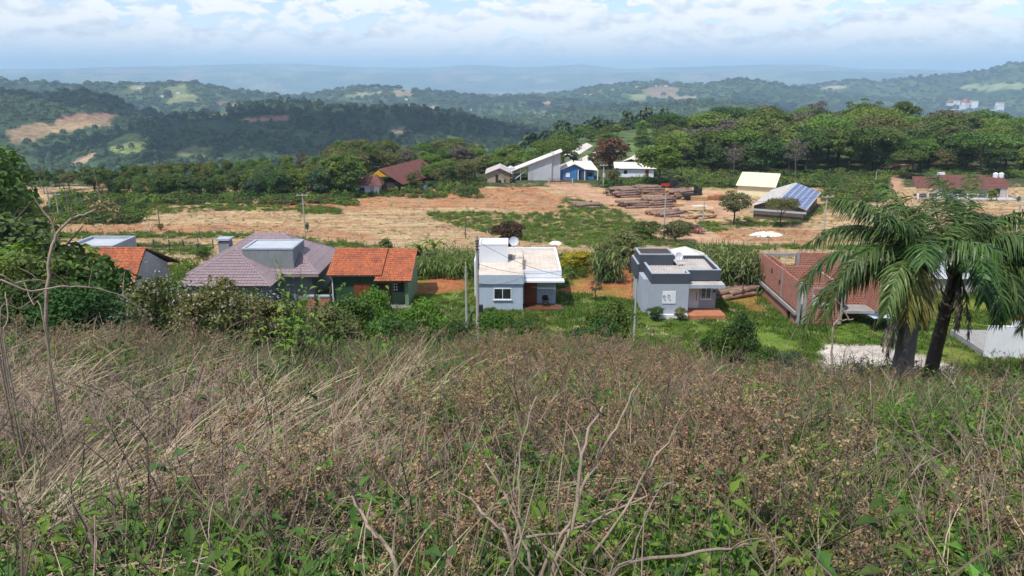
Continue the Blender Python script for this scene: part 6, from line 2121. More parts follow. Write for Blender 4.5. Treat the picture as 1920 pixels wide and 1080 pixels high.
def blades(seed, m, n=40, h=0.4, w=0.012, lean=0.5, spread=0.12, seg=3, droop=0.5, hv=0.4):
    """a tuft: narrow bent blades"""
    rng = np.random.default_rng(seed)
    acc = Acc()
    for k in range(n):
        a = rng.uniform(0, 6.28); L = h * rng.uniform(1 - hv, 1 + hv)
        b = np.array([rng.normal() * spread, rng.normal() * spread, 0])
        ln = lean * rng.uniform(0.1, 1.0)
        t = np.linspace(0, 1, seg + 1)
        ang = ln * (0.3 + t * (0.7 + droop))
        dx = np.concatenate([[0], np.cumsum(np.sin(ang[1:]) * L / seg)]); dz = np.concatenate([[0], np.cumsum(np.cos(ang[1:]) * L / seg)])
        cx = b[0] + dx * math.cos(a); cy_ = b[1] + dx * math.sin(a)
        wd = w * (1 - t * 0.85)
        sx, sy = -math.sin(a + rng.uniform(-.6, .6)), math.cos(a)
        Lf = np.column_stack([cx - sx * wd, cy_ - sy * wd, dz]); Rt = np.column_stack([cx + sx * wd, cy_ + sy * wd, dz])
        V = np.concatenate([Lf, Rt]); i = np.arange(seg)
        acc.add(V, np.stack([i, i + 1, seg + 2 + i, seg + 1 + i], -1), rng.uniform(0, 1))
    return acc.mesh('tuft', m)


def in_area(kind, n, seed, extra=None):
    """random ground points inside the outlined areas of one kind"""
    rng = np.random.default_rng(seed)
    out = []
    polys = [p for k, p in AREAS if k == kind] if extra is None else extra
    for poly in polys:
        xs = [a for a, b in poly]; ys = [b for a, b in poly]
        m_ = int(n * max(0.25, (max(xs) - min(xs)) * (max(ys) - min(ys)) / 9000))
        px = rng.uniform(min(xs), max(xs), m_ * 2); py = rng.uniform(min(ys), max(ys), m_ * 2)
        s = inpoly(px, py, poly)
        for a, b in list(zip(px[s], py[s]))[:m_]:
            g = G(a, b)
            if g.y > 44: out.append(tuple(g))
    return np.array(out)


def rs(n, rng, lo, hi, tilt=0.15, flat=None):
    s = rng.uniform(lo, hi, n)
    rot = np.stack([rng.normal(size=n) * tilt, rng.normal(size=n) * tilt, rng.uniform(0, 6.28, n)], 1)
    zz = s * (rng.uniform(*flat, n) if flat else 1)
    return rot, np.stack([s, s, zz], 1)


def field_growth():
    rng = np.random.default_rng(21)
    b = [bush_mesh(1, M['weed'], 200, 0.22), bush_mesh(2, M['leaf_olive'], 180, 0.2), bush_mesh(3, M['grass'], 200, 0.24), blades(4, M['grass'], 60, 0.9, 0.035, 0.7, 0.35), blades(5, M['straw'], 50, 0.7, 0.03, 0.9, 0.3)]
    p = in_area('green', 300, 1)
    rot, scl = rs(len(p), rng, 0.3, 0.9, 0.1, (0.5, 1.0))
    scatter('field_weeds', 'low green weeds patching the straw field and track banks', 'weeds', b, p - np.array([0, 0, .05]), rot, scl, rng.choice(5, len(p), p=[.3, .2, .25, .15, .1]))
    # undergrowth along the foot of the woods
    pts = []
    for (x0, x1, y0, y1, n) in ((100, 660, 365, 384, 420), (600, 900, 332, 372, 200), (1260, 1660, 326, 352, 420), (1660, 1930, 318, 335, 120), (100, 260, 372, 420, 240), (1130, 1260, 340, 352, 90), (1225, 1330, 275, 330, 300), (1540, 1660, 345, 380, 130), (0, 70, 380, 440, 60)):
        px = rng.uniform(x0, x1, n); py = rng.uniform(y0, y1, n)
        for a, c in zip(px, py):
            if 1160 < a < 1240 and 300 < c < 336: continue
            g = G(a, c); pts.append(tuple(g))
    p = np.array(pts)
    rot, scl = rs(len(p), rng, 0.7, 1.9, 0.1, (0.6, 1.1))
    pr = [bush_mesh(s, M[m], 230, 0.26) for s, m in ((11, 'leaf_mid'), (12, 'leaf_olive'), (13, 'leaf_light'), (14, 'leaf_dark'))]
    scatter('undergrowth', 'shrubby green undergrowth along the foot of the woods', 'undergrowth', pr, p - np.array([0, 0, .1]), rot, scl, rng.integers(0, 4, len(p)))
    # straw and clods over the ploughed field
    n = 9000
    px = rng.uniform(60, 1920, n); py = rng.uniform(345, 505, n)
    Y = np.interp(py, [345, 370, 400, 435, 458, 480, 512], [192, 172, 150, 130, 112, 95, 84])
    u, bb, c = (px - 960) / F, CP + (540 - py) / F * SP, -SP + (540 - py) / F * CP
    X = u / bb * Y
    keep = np.ones(n, bool)
    for k, poly in AREAS:
        if k in ('road', 'lawn', 'gravel', 'green'):
            keep &= ~inpoly(px, py, poly)
    X, Y = X[keep], Y[keep]; n = len(X)
    p = np.stack([X, Y, Z(X, Y)], 1)
    rot, scl = rs(n, rng, 0.5, 1.2, 0.2, (0.25, 0.6))
    pr = [blades(s, M['straw'], 18, 0.6, 0.045, 1.7, 0.4, 2) for s in (31, 32, 33)] + [bush_mesh(34, M['grass'], 60, 0.16, 0.6, 0.4)]
    scatter('field_straw', 'tan straw stubble lying over the red field', 'straw', pr, p, rot, scl, rng.choice(4, n, p=[.29, .29, .29, .13]))
    # lawns round the houses
    n = 15000
    X = rng.uniform(-45, 48, n); Y = rng.uniform(44, 84, n)
    keep = fbm(X / 5, Y / 5, 41, 3) > 0.3
    pxx, pyy = proj(X, Y, Z(X, Y))
    for k, poly in AREAS:
        if k in ('red', 'gravel', 'road'):
            keep &= ~inpoly(pxx, pyy, poly)
    X, Y = X[keep], Y[keep]; n = len(X)
    p = np.stack([X, Y, Z(X, Y)], 1)
    rot, scl = rs(n, rng, 0.6, 1.3, 0.1, (0.5, 1.0))
    pr = [blades(s, M['lawn'], 55, 0.26, 0.03, 0.9, 0.28, 2) for s in (41, 42, 43)] + [blades(44, M['straw'], 30, 0.25, 0.025, 1.2, 0.25, 2)]
    scatter('lawn_grass', 'short bright green grass round the row of houses', 'grass', pr, p, rot, scl, rng.choice(4, n, p=[.3, .3, .3, .1]))


field_growth()


# ------------------------------------------------------------------ crops and garden plants behind the houses
def maize_mesh(seed, m, h=2.0):
    rng = np.random.default_rng(seed)
    acc = Acc()
    acc.tube([(0, 0, 0), (0.02, 0, h * 0.5), (0, 0.03, h)], [0.03, 0.025, 0.012], 4, 0.4)
    for k in range(11):
        z = h * (0.15 + 0.78 * k / 11); a = rng.uniform(0, 6.28); L = rng.uniform(0.7, 1.1)
        t = np.linspace(0, 1, 5); up = rng.uniform(0.5, 0.9)
        x = t * L * 0.75; zz = z + L * (up * t - 1.0 * t * t)
        wd = 0.055 * np.sin(np.pi * (0.12 + 0.88 * (1 - t)) * 0.9)
        ca, sa = math.cos(a), math.sin(a)
        V = np.concatenate([np.column_stack([x * ca - wd * sa, x * sa + wd * ca, zz]), np.column_stack([x * ca + wd * sa, x * sa - wd * ca, zz])])
        i = np.arange(4)
        acc.add(V, np.stack([i, i + 1, 6 + i, 5 + i], -1), rng.uniform(0, 1))
    return acc.mesh('stalk', m)


def crops():
    rng = np.random.default_rng(51)
    pr = [maize_mesh(1, M['maize']), maize_mesh(2, M['maize'], 2.3), maize_mesh(3, M['grass'], 1.8)]

    def plot(name, label, cat, x0, x1, y0, y1, n, lo, hi, ps):
        X = rng.uniform(x0, x1, n); Y = rng.uniform(y0, y1, n)
        p = np.stack([X, Y, Z(X, Y)], 1)
        rot, scl = rs(n, rng, lo, hi, 0.12)
        scatter(name, label, cat, ps, p, rot, scl, rng.integers(0, len(ps), n))
    plot('maize_crop', 'pale green maize crop between the green and white houses', 'maize', -11.8, -4.2, 74, 86, 420, 0.75, 1.15, pr)
    cane = [maize_mesh(11, M['leaf_olive'], 3.0), maize_mesh(12, M['maize'], 3.3), maize_mesh(13, M['leaf_dark'], 2.8)]
    plot('sugar_cane', 'tall dense sugar cane right of the grey house', 'sugar cane', 18.6, 24.0, 68, 78, 420, 0.9, 1.25, cane)
    plot('sugar_cane', 'tall cane clump left of the grey house', 'sugar cane', 8.3, 10.6, 72, 77, 90, 0.8, 1.25, cane)
    plot('garden_weeds', 'low leafy vegetable patch behind the plum-roofed house', 'weeds', -17, -14.8, 78, 88, 160, 0.3, 0.7, [bush_mesh(61, M['grass'], 160, 0.2)])
    # shrubs on the plots
    X = np.concatenate([rng.uniform(-46, 46, 90), rng.uniform(4.5, 10.5, 40)]); Y = np.concatenate([rng.uniform(78, 92, 90), rng.uniform(74, 88, 40)])
    p = np.stack([X, Y, Z(X, Y)], 1)
    rot, scl = rs(len(X), rng, 0.4, 1.3, 0.1)
    scatter('garden_shrubs', 'green shrubs scattered behind the row of houses', 'shrubs', [bush_mesh(s, M[m], 260, 0.2) for s, m in ((71, 'leaf_mid'), (72, 'leaf_olive'), (73, 'weed'))], p, rot, scl, rng.integers(0, 3, len(X)))


crops()


def banana(px, Y, h, label, m='leaf_bright', n=8, seed=0):
    q = at(px, 500, Y)
    t = thing('banana_plant', label, 'plant', (q.x, Y, zg(q.x, Y)), seed, None)
    rng = np.random.default_rng(seed)
    Acc().tube([(0, 0, -0.2), (0.03, 0, h * 0.3), (0, 0, h * 0.6)], [0.13, 0.1, 0.07], 7).build('stem', M['bark_grey'], t, True)
    for k in range(n):
        a = k * 2.4 + rng.uniform(-.3, .3); L = h * rng.uniform(0.55, 0.8)
        tt = np.linspace(0, 1, 7); up = rng.uniform(0.7, 1.3)
        x = tt * L * 0.7; z = h * 0.58 + L * (up * tt - 0.95 * tt ** 2)
        wd = 0.23 * np.sin(np.pi * (0.05 + 0.93 * tt)) ** 0.7
        ca, sa = math.cos(a), math.sin(a)
        mid = np.column_stack([x * ca, x * sa, z])
        Lf = np.column_stack([x * ca - wd * sa, x * sa + wd * ca, z + wd * 0.35]); Rt = np.column_stack([x * ca + wd * sa, x * sa - wd * ca, z + wd * 0.35])
        V = np.concatenate([Lf, mid, Rt]); i = np.arange(6)
        f = np.concatenate([np.stack([i, i + 1, 8 + i, 7 + i], -1), np.stack([7 + i, 8 + i, 15 + i, 14 + i], -1)])
        Acc().add(V, f, rng.uniform(0.2, 1)).build('leaf', M[m], t, True)


banana(1130, 82, 2.6, 'low banana plant on the bare soil left of the grey house', seed=1)
banana(882, 58, 2.0, 'dark leafy banana plant beside the short grey post', 'leaf_dark', seed=2)
banana(1182, 78, 3.4, 'taller banana plant against the cane left of the grey house', 'leaf_olive', seed=3)
banana(790, 80, 3.4, 'banana-like plant standing in the maize', 'leaf_light', seed=4)
banana(815, 83, 3.6, 'second leafy banana plant at the right of the maize', 'leaf_light', seed=5)
tree(1118, 66, 520, 'sparse', 'leaf_blue', 'thin grey-green sapling right of the white house', 0.8, name='sapling')
tree(920, 60, 573, 'bushy', 'leaf_mid', 'round green bush at the foot of the white house wall', 1.1, name='shrub')
tree(1229, 60.2, 571, 'bushy', 'leaf_dark', 'dark round bush at the left of the grey house front', 1.0, name='shrub')
tree(1277, 60.2, 575, 'bushy', 'leaf_olive', 'olive bush at the right of the grey house front', 0.9, name='shrub')

# ================================================================== palms
def frond_mesh(seed, L, el0, droop, m, n=92, ll=0.85, hang=0.95, twist=0.0):
    """a feather leaf: arching rachis with two rows of long hanging leaflets, growing along +x"""
    rng = np.random.default_rng(seed)
    acc = Acc()
    k = 16
    t = np.linspace(0, 1, k)
    ang = el0 - droop * t ** 1.0
    ds = L / (k - 1)
    x = np.concatenate([[0], np.cumsum(np.cos(ang[:-1]) * ds)]); z = np.concatenate([[0], np.cumsum(np.sin(ang[:-1]) * ds)])
    y = twist * t ** 2 * L
    R3 = np.column_stack([x, y, z])
    acc.tube(R3, np.linspace(0.028, 0.005, k), 5, 0.75)
    T = np.gradient(R3, axis=0); T /= np.linalg.norm(T, axis=1, keepdims=True)
    for side in (-1, 1):
        for j in range(n):
            s = 0.12 + 0.88 * j / (n - 1) + rng.uniform(-0.008, 0.008)
            s = min(0.999, s)
            p = np.array([np.interp(s, t, R3[:, c]) for c in range(3)]); tg = np.array([np.interp(s, t, T[:, c]) for c in range(3)])
            l = ll * (0.35 + 0.65 * math.sin(math.pi * min(1, 0.18 + 0.75 * s))) * rng.uniform(0.8, 1.15)
            sd_ = np.cross(tg, [0, 0, 1.0]); sd_ /= np.linalg.norm(sd_) + 1e-9
            up = np.cross(sd_, tg)
            d0 = tg * 0.55 + sd_ * side * rng.uniform(0.45, 1.0) + up * rng.uniform(-0.5, 0.7)
            d0 /= np.linalg.norm(d0)
            q = [p]
            dd = d0.copy()
            for _ in range(4):
                dd = dd + np.array([0, 0, -hang * rng.uniform(0.25, 0.6)]); dd /= np.linalg.norm(dd)
                q.append(q[-1] + dd * l / 4)
            q = np.array(q)
            w = np.array([0.012, 0.017, 0.015, 0.010, 0.002]) * 1.35
            nrm = np.cross(d0, up + rng.normal(size=3) * 0.3); nrm /= np.linalg.norm(nrm) + 1e-9
            V = np.concatenate([q - nrm * w[:, None], q + nrm * w[:, None]]); i = np.arange(4)
            acc.add(V, np.stack([i, i + 1, 6 + i, 5 + i], -1), np.clip(rng.normal(0.45, 0.25), 0, 1))
    return acc.mesh('frond', m)


def palm(px, Y, crown_py, label, fronds, lean=(0, 0), r=0.2, trunk_m='bark', dead=()):
    b = at(px, 700, Y); x = b.x; z = zg(x, Y)
    top = zat(crown_py, Y) - z
    t = thing('queen_palm', label, 'palm', (x, Y, z))
    zz = np.linspace(-0.3, top, 16)
    s = (zz + 0.3) / (top + 0.3)
    tr = Acc(); rad = r * (1.15 - 0.35 * s) * (1 + 0.05 * (np.arange(16) % 2))
    tr.tube(np.column_stack([lean[0] * s ** 1.4, lean[1] * s ** 1.4, zz]), rad, 12)
    tr.build('trunk', M[trunk_m], t, True)
    boots = Acc(); rng = np.random.default_rng(int(px))
    for k in range(26):
        h = top * rng.uniform(0.55, 0.98); a = rng.uniform(0, 6.28); u = (h + .3) / (top + .3)
        c = np.array([lean[0] * u ** 1.4, lean[1] * u ** 1.4, h]); d = np.array([math.cos(a), math.sin(a), 0])
        boots.tube([c + d * r * 0.6, c + d * r * 1.25 + np.array([0, 0, 0.18]), c + d * r * 1.5 + np.array([0, 0, 0.42])], [0.05, 0.04, 0.012], 4, 0.4)
    o = boots.build('leaf_bases', M['bark'], t); o['kind'] = 'stuff'
    c = (lean[0], lean[1], top - 0.05)
    for i, (az, el, L, droop, mk) in enumerate(fronds):
        me = frond_mesh(int(px) * 7 + i, L, R(el), R(droop), M[mk])
        link(me, 'frond', t, c, (0, 0, R(az)))
    for i, (az, L) in enumerate(dead):
        me = frond_mesh(int(px) * 3 + i, L, R(-62), R(22), M['palm_dead'], 40, 0.35, 1.2)
        link(me, 'dead_frond', t, (c[0], c[1], top - 0.15), (0, 0, R(az)))
    return t


g_, y_ = 'palm_leaf', 'palm_yellow'
palm(1690, 21.5, 505, 'left palm with a hanging yellowed frond and thick grey trunk', [
    (178, 50, 4.1, 128, g_), (190, 30, 3.9, 125, g_), (165, 64, 3.6, 110, g_), (150, 74, 3.2, 80, g_), (105, 80, 3.0, 60, g_), (60, 76, 3.0, 75, g_),
    (20, 68, 3.2, 95, g_), (202, 58, 3.7, 130, g_), (228, 50, 3.4, 140, g_), (238, 46, 2.9, 160, y_), (249, 40, 2.6, 160, y_), (128, 60, 3.2, 95, g_), (215, 78, 2.9, 80, g_), (40, 55, 2.9, 100, g_), (300, 70, 2.7, 100, g_), (85, 60, 2.8, 80, g_), (172, 80, 3.4, 85, g_), (183, 24, 4.4, 118, g_), (245, 70, 2.8, 110, g_)],
     (0.05, 0.0), 0.27, 'bark_grey', [(185, 2.4), (205, 2.6), (240, 2.2), (165, 2.3)])
palm(1742, 22.6, 492, 'right palm with leaning dark trunk and heavy drooping fronds', [
    (0, 44, 3.8, 138, g_), (-22, 38, 3.8, 138, g_), (-45, 36, 3.6, 142, g_), (22, 52, 3.7, 125, g_), (-70, 42, 3.1, 150, g_), (-10, 62, 3.6, 130, g_), (45, 66, 3.4, 100, g_),
    (70, 72, 3.3, 85, g_), (-35, 58, 3.4, 138, g_), (120, 68, 3.4, 90, g_), (150, 60, 3.2, 100, g_), (-58, 22, 3.1, 125, g_), (10, 26, 3.4, 120, g_), (95, 82, 3.2, 60, g_), (-5, 76, 3.5, 100, g_), (-28, 14, 3.2, 110, g_), (-85, 40, 3.2, 150, g_), (-100, 55, 3.0, 150, g_), (-48, 70, 3.2, 125, g_), (60, 84, 3.2, 60, g_)],
     (0.42, 0.1), 0.19, 'bark', [(-60, 2.2), (-95, 1.9)])
palm(1925, 23.5, 560, 'small palm at the right edge with dark hanging fronds', [
    (k * 47, 45 + (k * 13) % 25, 2.0, 125, g_) for k in range(8)], (0.1, 0.0), 0.17, 'bark_grey')


# ================================================================== the brushy slope in front
def small_leaves(acc, cen, d, rng, size, n, spread, mi=0, aspect=0.5):
    pos = cen + rng.normal(size=(n, 3)) * spread
    v, f = leaf_quads(pos, rng.normal(size=(n, 3)) * 0.6 + np.array([0, -0.2, 0.9]), size * rng.uniform(0.6, 1.3, n), rng, aspect)
    acc.add(v, f, rng.uniform(0, 1, n), mi)


def curve(b, a, lean, L, k, rng, bend=0.5, jit=0.03):
    """a stem: starts near upright and leans over by lean radians"""
    t = np.linspace(0, 1, k)
    ang = lean * (0.55 + bend * t) + rng.normal(size=k) * jit * 3
    az = a + np.cumsum(rng.normal(size=k) * jit * 4)
    ds = L / (k - 1)
    st = np.column_stack([np.sin(ang) * np.cos(az), np.sin(ang) * np.sin(az), np.cos(ang)]) * ds
    p = np.vstack([[0, 0, 0], np.cumsum(st[:-1], axis=0)]) + b
    return p


def dry_bush(seed, n=11, L=0.95, lean=0.9, r=0.006, twigs=4):
    rng = np.random.default_rng(seed)
    acc = Acc()
    for i in range(n):
        b = np.array([rng.normal() * 0.12, rng.normal() * 0.12, -0.03])
        l = L * rng.uniform(0.5, 1.3)
        sh = rng.uniform(0, 1)
        p = curve(b, rng.uniform(0, 6.28), lean * rng.uniform(0.15, 1.25), l, 6, rng, 0.9)
        acc.tube(p, np.linspace(r * 1.2, r * 0.45, 6) * rng.uniform(0.7, 1.3), 3, sh, cap=False)
        for _ in range(rng.integers(1, twigs + 1)):
            j = rng.integers(2, 5)
            q = curve(p[j], rng.uniform(0, 6.28), rng.uniform(0.3, 1.5), l * rng.uniform(0.15, 0.4), 4, rng, 0.5)
            acc.tube(q, np.linspace(r * 0.7, r * 0.3, 4), 3, sh, cap=False)
    return acc.mesh('dry_bush', M['dry'])


def seed_plant(seed, n=5, L=0.95):
    rng = np.random.default_rng(seed)
    acc = Acc()
    for i in range(n):
        b = np.array([rng.normal() * 0.1, rng.normal() * 0.1, -0.03])
        l = L * rng.uniform(0.6, 1.25)
        p = curve(b, rng.uniform(0, 6.28), rng.uniform(0.1, 0.9), l, 6, rng, 0.6)
        acc.tube(p, np.linspace(0.0055, 0.002, 6), 3, rng.uniform(0.2, 0.8), 0, cap=False)
        for _ in range(6):
            j = rng.integers(3, 6)
            q = curve(p[j], rng.uniform(0, 6.28), rng.uniform(0.3, 1.3), l * rng.uniform(0.12, 0.28), 4, rng)
            acc.tube(q, np.linspace(0.003, 0.0015, 4), 3, 0.5, 0, cap=False)
            for e in (q[-1], q[-2], (q[-1] + q[-2]) / 2 + rng.normal(size=3) * 0.015):
                small_leaves(acc, e, None, rng, 0.026, 9, 0.016, 1, 0.7)
    return acc.mesh('seed_plant', [M['dry'], M['seed']])


def weed_plant(seed, m, n=5, L=0.5, leaf=0.06, per=13, aspect=0.42):
    rng = np.random.default_rng(seed)
    acc = Acc()
    for i in range(n):
        b = np.array([rng.normal() * 0.09, rng.normal() * 0.09, -0.02])
        l = L * rng.uniform(0.5, 1.25)
        p = curve(b, rng.uniform(0, 6.28), rng.uniform(0.1, 1.0), l, 6, rng, 0.6)
        acc.tube(p, np.linspace(0.004, 0.0015, 6), 3, 0.3, 0, cap=False)
        for k in range(per):
            s = rng.uniform(0.15, 1.0) * 5
            j = min(4, int(s)); c = p[j] + (p[j + 1] - p[j]) * (s - j)
            a = rng.uniform(0, 6.28)
            lf = leaf * rng.uniform(0.6, 1.35)
            d = np.array([math.cos(a), math.sin(a), rng.uniform(-0.5, 0.6)]); d /= np.linalg.norm(d)
            sd_ = np.cross(d, [0, 0, 1.0]); sd_ /= np.linalg.norm(sd_) + 1e-9
            up = np.cross(sd_, d)
            b0 = c + d * lf * 0.12
            tip = b0 + d * lf + np.array([0, 0, -lf * 0.22])
            mid = b0 + d * lf * 0.45
            V = np.array([b0, mid - sd_ * lf * aspect * 0.5 + up * lf * 0.08, mid - up * lf * 0.02, mid + sd_ * lf * aspect * 0.5 + up * lf * 0.08, tip])
            acc.add(V, [(0, 1, 2), (0, 2, 3), (1, 4, 2), (2, 4, 3)], np.clip(rng.normal(0.5, 0.25), 0, 1))
    return acc.mesh('weed', M[m])


def slope_points(n, seed, d0=1.7, d1=36.0, margin=3.0):
    rng = np.random.default_rng(seed)
    Y = rng.uniform(d0, d1, n)
    X = rng.uniform(-1, 1, n) * (0.70 * Y + margin)
    return X, Y, Zq(X, Y)


def gs(px, py, cx, cy_, sx, sy):
    return np.exp(-((px - cx) / sx) ** 2 - ((py - cy_) / sy) ** 2)


def slope_scatter(name, label, cat, protos, n, seed, weight, lo, hi, tilt=0.2, probs=None, d1=36.0, sink=0.02, aim=None, patch=None):
    X, Y, Zz = slope_points(n, seed, d1=d1)
    rng = np.random.default_rng(seed + 500)
    px, py = proj(X, Y, Zz)
    w = weight(px, py)
    if patch is not None:
        w = w * (0.35 + 1.3 * sstep(0.35, 0.65, fbm(X / patch, Y / patch, seed, 3)))
    # the lawn and the gravel road below the palms stay open
    w = np.where((px > 1200) & (Y > 27.0), w * 0.12, w)
    keep = rng.random(n) < w
    X, Y, Zz = X[keep], Y[keep], Zz[keep]
    m_ = len(X)
    rot, scl = rs(m_, rng, lo, hi, tilt)
    if aim is not None:
        rot[:, 2] = rng.normal(aim[0], aim[1], m_)
    far = 1 + np.clip((Y - 6) / 22, 0, 1) * 0.2            # taller growth down the slope
    scl *= far[:, None]
    scatter(name, label, cat, protos, np.stack([X, Y, Zz - sink], 1), rot, scl, rng.choice(len(protos), m_, p=probs))


def brush():
    slope_scatter('dry_brush', 'tangle of thin dry tan stems over the slope', 'dry brush', [dry_bush(s, 10, 0.85, 1.25) for s in (1, 2, 3)] + [dry_bush(4, 9, 1.1, 1.7, 0.0065)], 8000, 1,
                  lambda x, y: 0.5 + 0.45 * gs(x, y, 350, 930, 480, 180) + 0.35 * gs(x, y, 1050, 860, 450, 220) + 0.45 * gs(x, y, 1500, 740, 420, 90) - 0.15 * gs(x, y, 1750, 1030, 260, 130) - 0.25 * gs(x, y, 540, 680, 380, 80), 0.5, 1.12, 0.3, None, 33, patch=2.2)
    slope_scatter('seed_heads', 'brown dry seed heads on wiry stems across the middle slope', 'seed heads', [seed_plant(s) for s in (11, 12, 13)], 5000, 2,
                  lambda x, y: 0.05 + 0.75 * gs(x, y, 1080, 800, 300, 150) + 0.45 * gs(x, y, 950, 930, 300, 140) + 0.45 * gs(x, y, 1330, 980, 200, 150) + 0.3 * gs(x, y, 150, 700, 250, 80) + 0.2 * gs(x, y, 500, 600, 300, 40), 0.55, 1.0, 0.25, None, 33, patch=1.8)
    slope_scatter('weeds', 'green small-leaved weeds growing through the dry brush', 'weeds',
                  [weed_plant(21, 'weed'), weed_plant(22, 'weed', 6, 0.42, 0.05, 16, 0.5), weed_plant(23, 'weed_dark', 5, 0.55, 0.075), weed_plant(24, 'weed', 4, 0.36, 0.085, 10, 0.5), weed_plant(25, 'weed_dark', 6, 0.4, 0.045, 18, 0.55)], 13500, 3,
                  lambda x, y: 0.47 + 0.4 * gs(x, y, 1650, 1010, 450, 200) + 0.35 * gs(x, y, 100, 1090, 260, 80) + 0.2 * gs(x, y, 760, 1050, 280, 110) + 0.7 * gs(x, y, 540, 690, 420, 95) - 0.24 * gs(x, y, 380, 920, 420, 130), 0.95, 1.8, 0.2, None, 35, patch=2.6)
    slope_scatter('broad_leaves', 'broader green leaves low on the slope', 'leaves', [weed_plant(31, 'weed', 4, 0.4, 0.12, 8, 0.55), weed_plant(32, 'weed_dark', 4, 0.45, 0.14, 8, 0.5)], 3000, 4,
                  lambda x, y: 0.2 + 0.45 * gs(x, y, 1700, 980, 320, 150) + 0.4 * gs(x, y, 150, 1090, 240, 80) + 0.45 * gs(x, y, 520, 660, 420, 75), 0.75, 1.4, 0.2, None, 33, patch=1.5)
    slope_scatter('green_grass', 'tufts of fresh green grass among the weeds', 'grass', [blades(41, M['grass'], 36, 0.42, 0.006, 0.9, 0.1, 4), blades(42, M['grass'], 30, 0.6, 0.007, 1.1, 0.1, 4), blades(43, M['weed'], 36, 0.34, 0.005, 1.0, 0.1, 4)], 7500, 5,
                  lambda x, y: 0.26 + 0.6 * gs(x, y, 1850, 1030, 260, 220) + 0.6 * gs(x, y, 120, 1080, 230, 80) + 0.65 * gs(x, y, 600, 700, 420, 95) - 0.15 * gs(x, y, 350, 920, 420, 130), 0.75, 1.4, 0.2, None, 34, patch=1.6)
    slope_scatter('straw_tufts', 'bent tan grass straw between the weeds', 'straw', [blades(51, M['straw'], 34, 0.75, 0.0045, 1.5, 0.12, 4), blades(52, M['straw'], 28, 0.55, 0.004, 1.2, 0.1, 4), blades(53, M['dry'], 34, 0.85, 0.0045, 1.7, 0.15, 4)], 6500, 6,
                  lambda x, y: 0.3 + 0.6 * gs(x, y, 350, 930, 450, 170) + 0.4 * gs(x, y, 750, 720, 280, 70) + 0.25 * gs(x, y, 1000, 880, 350, 180), 0.55, 1.1, 0.35, None, 34, patch=2.0)
    # flattened straw, combed one way, on the left
    rng = np.random.default_rng(61)

    def mat_of_straw(seed, n=46):
        acc = Acc(); r_ = np.random.default_rng(seed)
        for k in range(n):
            b = np.array([r_.normal() * 0.25, r_.normal() * 0.16, abs(r_.normal()) * 0.09 + 0.03])
            p = curve(b, r_.normal() * 0.35, r_.uniform(1.5, 1.85), r_.uniform(0.5, 1.25), 6, r_, 0.42, 0.05)
            p[:, 2] = np.maximum(p[:, 2] * 0.6, b[2] * 0.5)
            acc.tube(p, np.linspace(0.0042, 0.0018, 6), 3, r_.uniform(0, 1), 0, cap=False)
        return acc.mesh('straw_mat', M['straw'] if seed % 2 else M['dry'])
    slope_scatter('flattened_straw', 'flattened mats of long dry straw on the left of the slope', 'straw', [mat_of_straw(s) for s in (71, 72, 73, 74)], 3600, 7,
                  lambda x, y: 0.03 + 0.8 * gs(x, y, 330, 930, 430, 140) + 0.3 * gs(x, y, 60, 760, 200, 60) + 0.4 * gs(x, y, 600, 1040, 180, 90), 0.7, 1.25, 0.2, None, 20, aim=(0.2, 1.1), sink=-0.12, patch=2.0)
    slope_scatter('leaf_litter', 'dead leaves and stalk bits littering the soil', 'litter', [bush_mesh(81, M['seed'], 40, 0.045, 0.35, 0.12), bush_mesh(82, M['dry'], 40, 0.05, 0.35, 0.1), bush_mesh(83, M['weed_dark'], 45, 0.05, 0.35, 0.14)], 4500, 8,
                  lambda x, y: 0.8 + 0 * x, 0.8, 1.4, 0.1, None, 30)


brush()


# ------------------------------------------------------------------ shrubs along the brow of the slope
SHRUBS = [crown_mesh('foliage', s, 0.85, 0.8, 0.95, 38, 120, 0.078, M['leaf_mid'], cl=0.36) for s in (101, 102, 103)]
SHRUB_LONG = [crown_mesh('foliage', s, 0.85, 0.85, 0.95, 34, 60, 0.15, M['leaf_mid'], cl=0.36) for s in (111, 112)]


def flower_mesh(seed):
    rng = np.random.default_rng(seed)
    n = 240
    u = rng.normal(size=(n, 3)); u /= np.linalg.norm(u, axis=1, keepdims=True); u[:, 2] = np.abs(u[:, 2])
    pos = u * np.array([0.85, 0.85, 0.85]) * rng.uniform(0.8, 1.12, (n, 1)) + np.array([0, 0, 0.98])
    v, f = leaf_quads(pos, u, 0.034 * rng.uniform(0.6, 1.4, n), rng, 0.9)
    return Acc().add(v, f, rng.uniform(0, 1, n)).mesh('flower_heads', M['flower'])


FLW = [flower_mesh(1), flower_mesh(2)]
_stem = Acc()
_r = np.random.default_rng(9)
for _k in range(9):
    _stem.tube(curve(np.array([0, 0, -0.1]), _r.uniform(0, 6.28), _r.uniform(0.2, 0.9), 1.3, 5, _r), np.linspace(0.018, 0.006, 5), 4, 0.4)
STEMS = _stem.mesh('stems', M['dry'])
_srng = random.Random(5)


def shrub(px, Y, py_top, m, label, wide=1.0, flowers=False, long=False):
    q = at(px, py_top, Y); z = zg(q.x, Y)
    s = max(0.2, (q.z - z) / 1.95)
    t = thing('shrub', label, 'shrub', (q.x, Y, z), _srng.uniform(0, 6.28))
    link(STEMS, 'stems', t, scale=(s * wide, s * wide, s))
    link(_srng.choice(SHRUB_LONG if long else SHRUBS), 'foliage', t, scale=(s * wide, s * wide, s), mat=M[m])
    if flowers:
        link(_srng.choice(FLW), 'flower_heads', t, scale=(s * wide * 1.02, s * wide * 1.02, s))


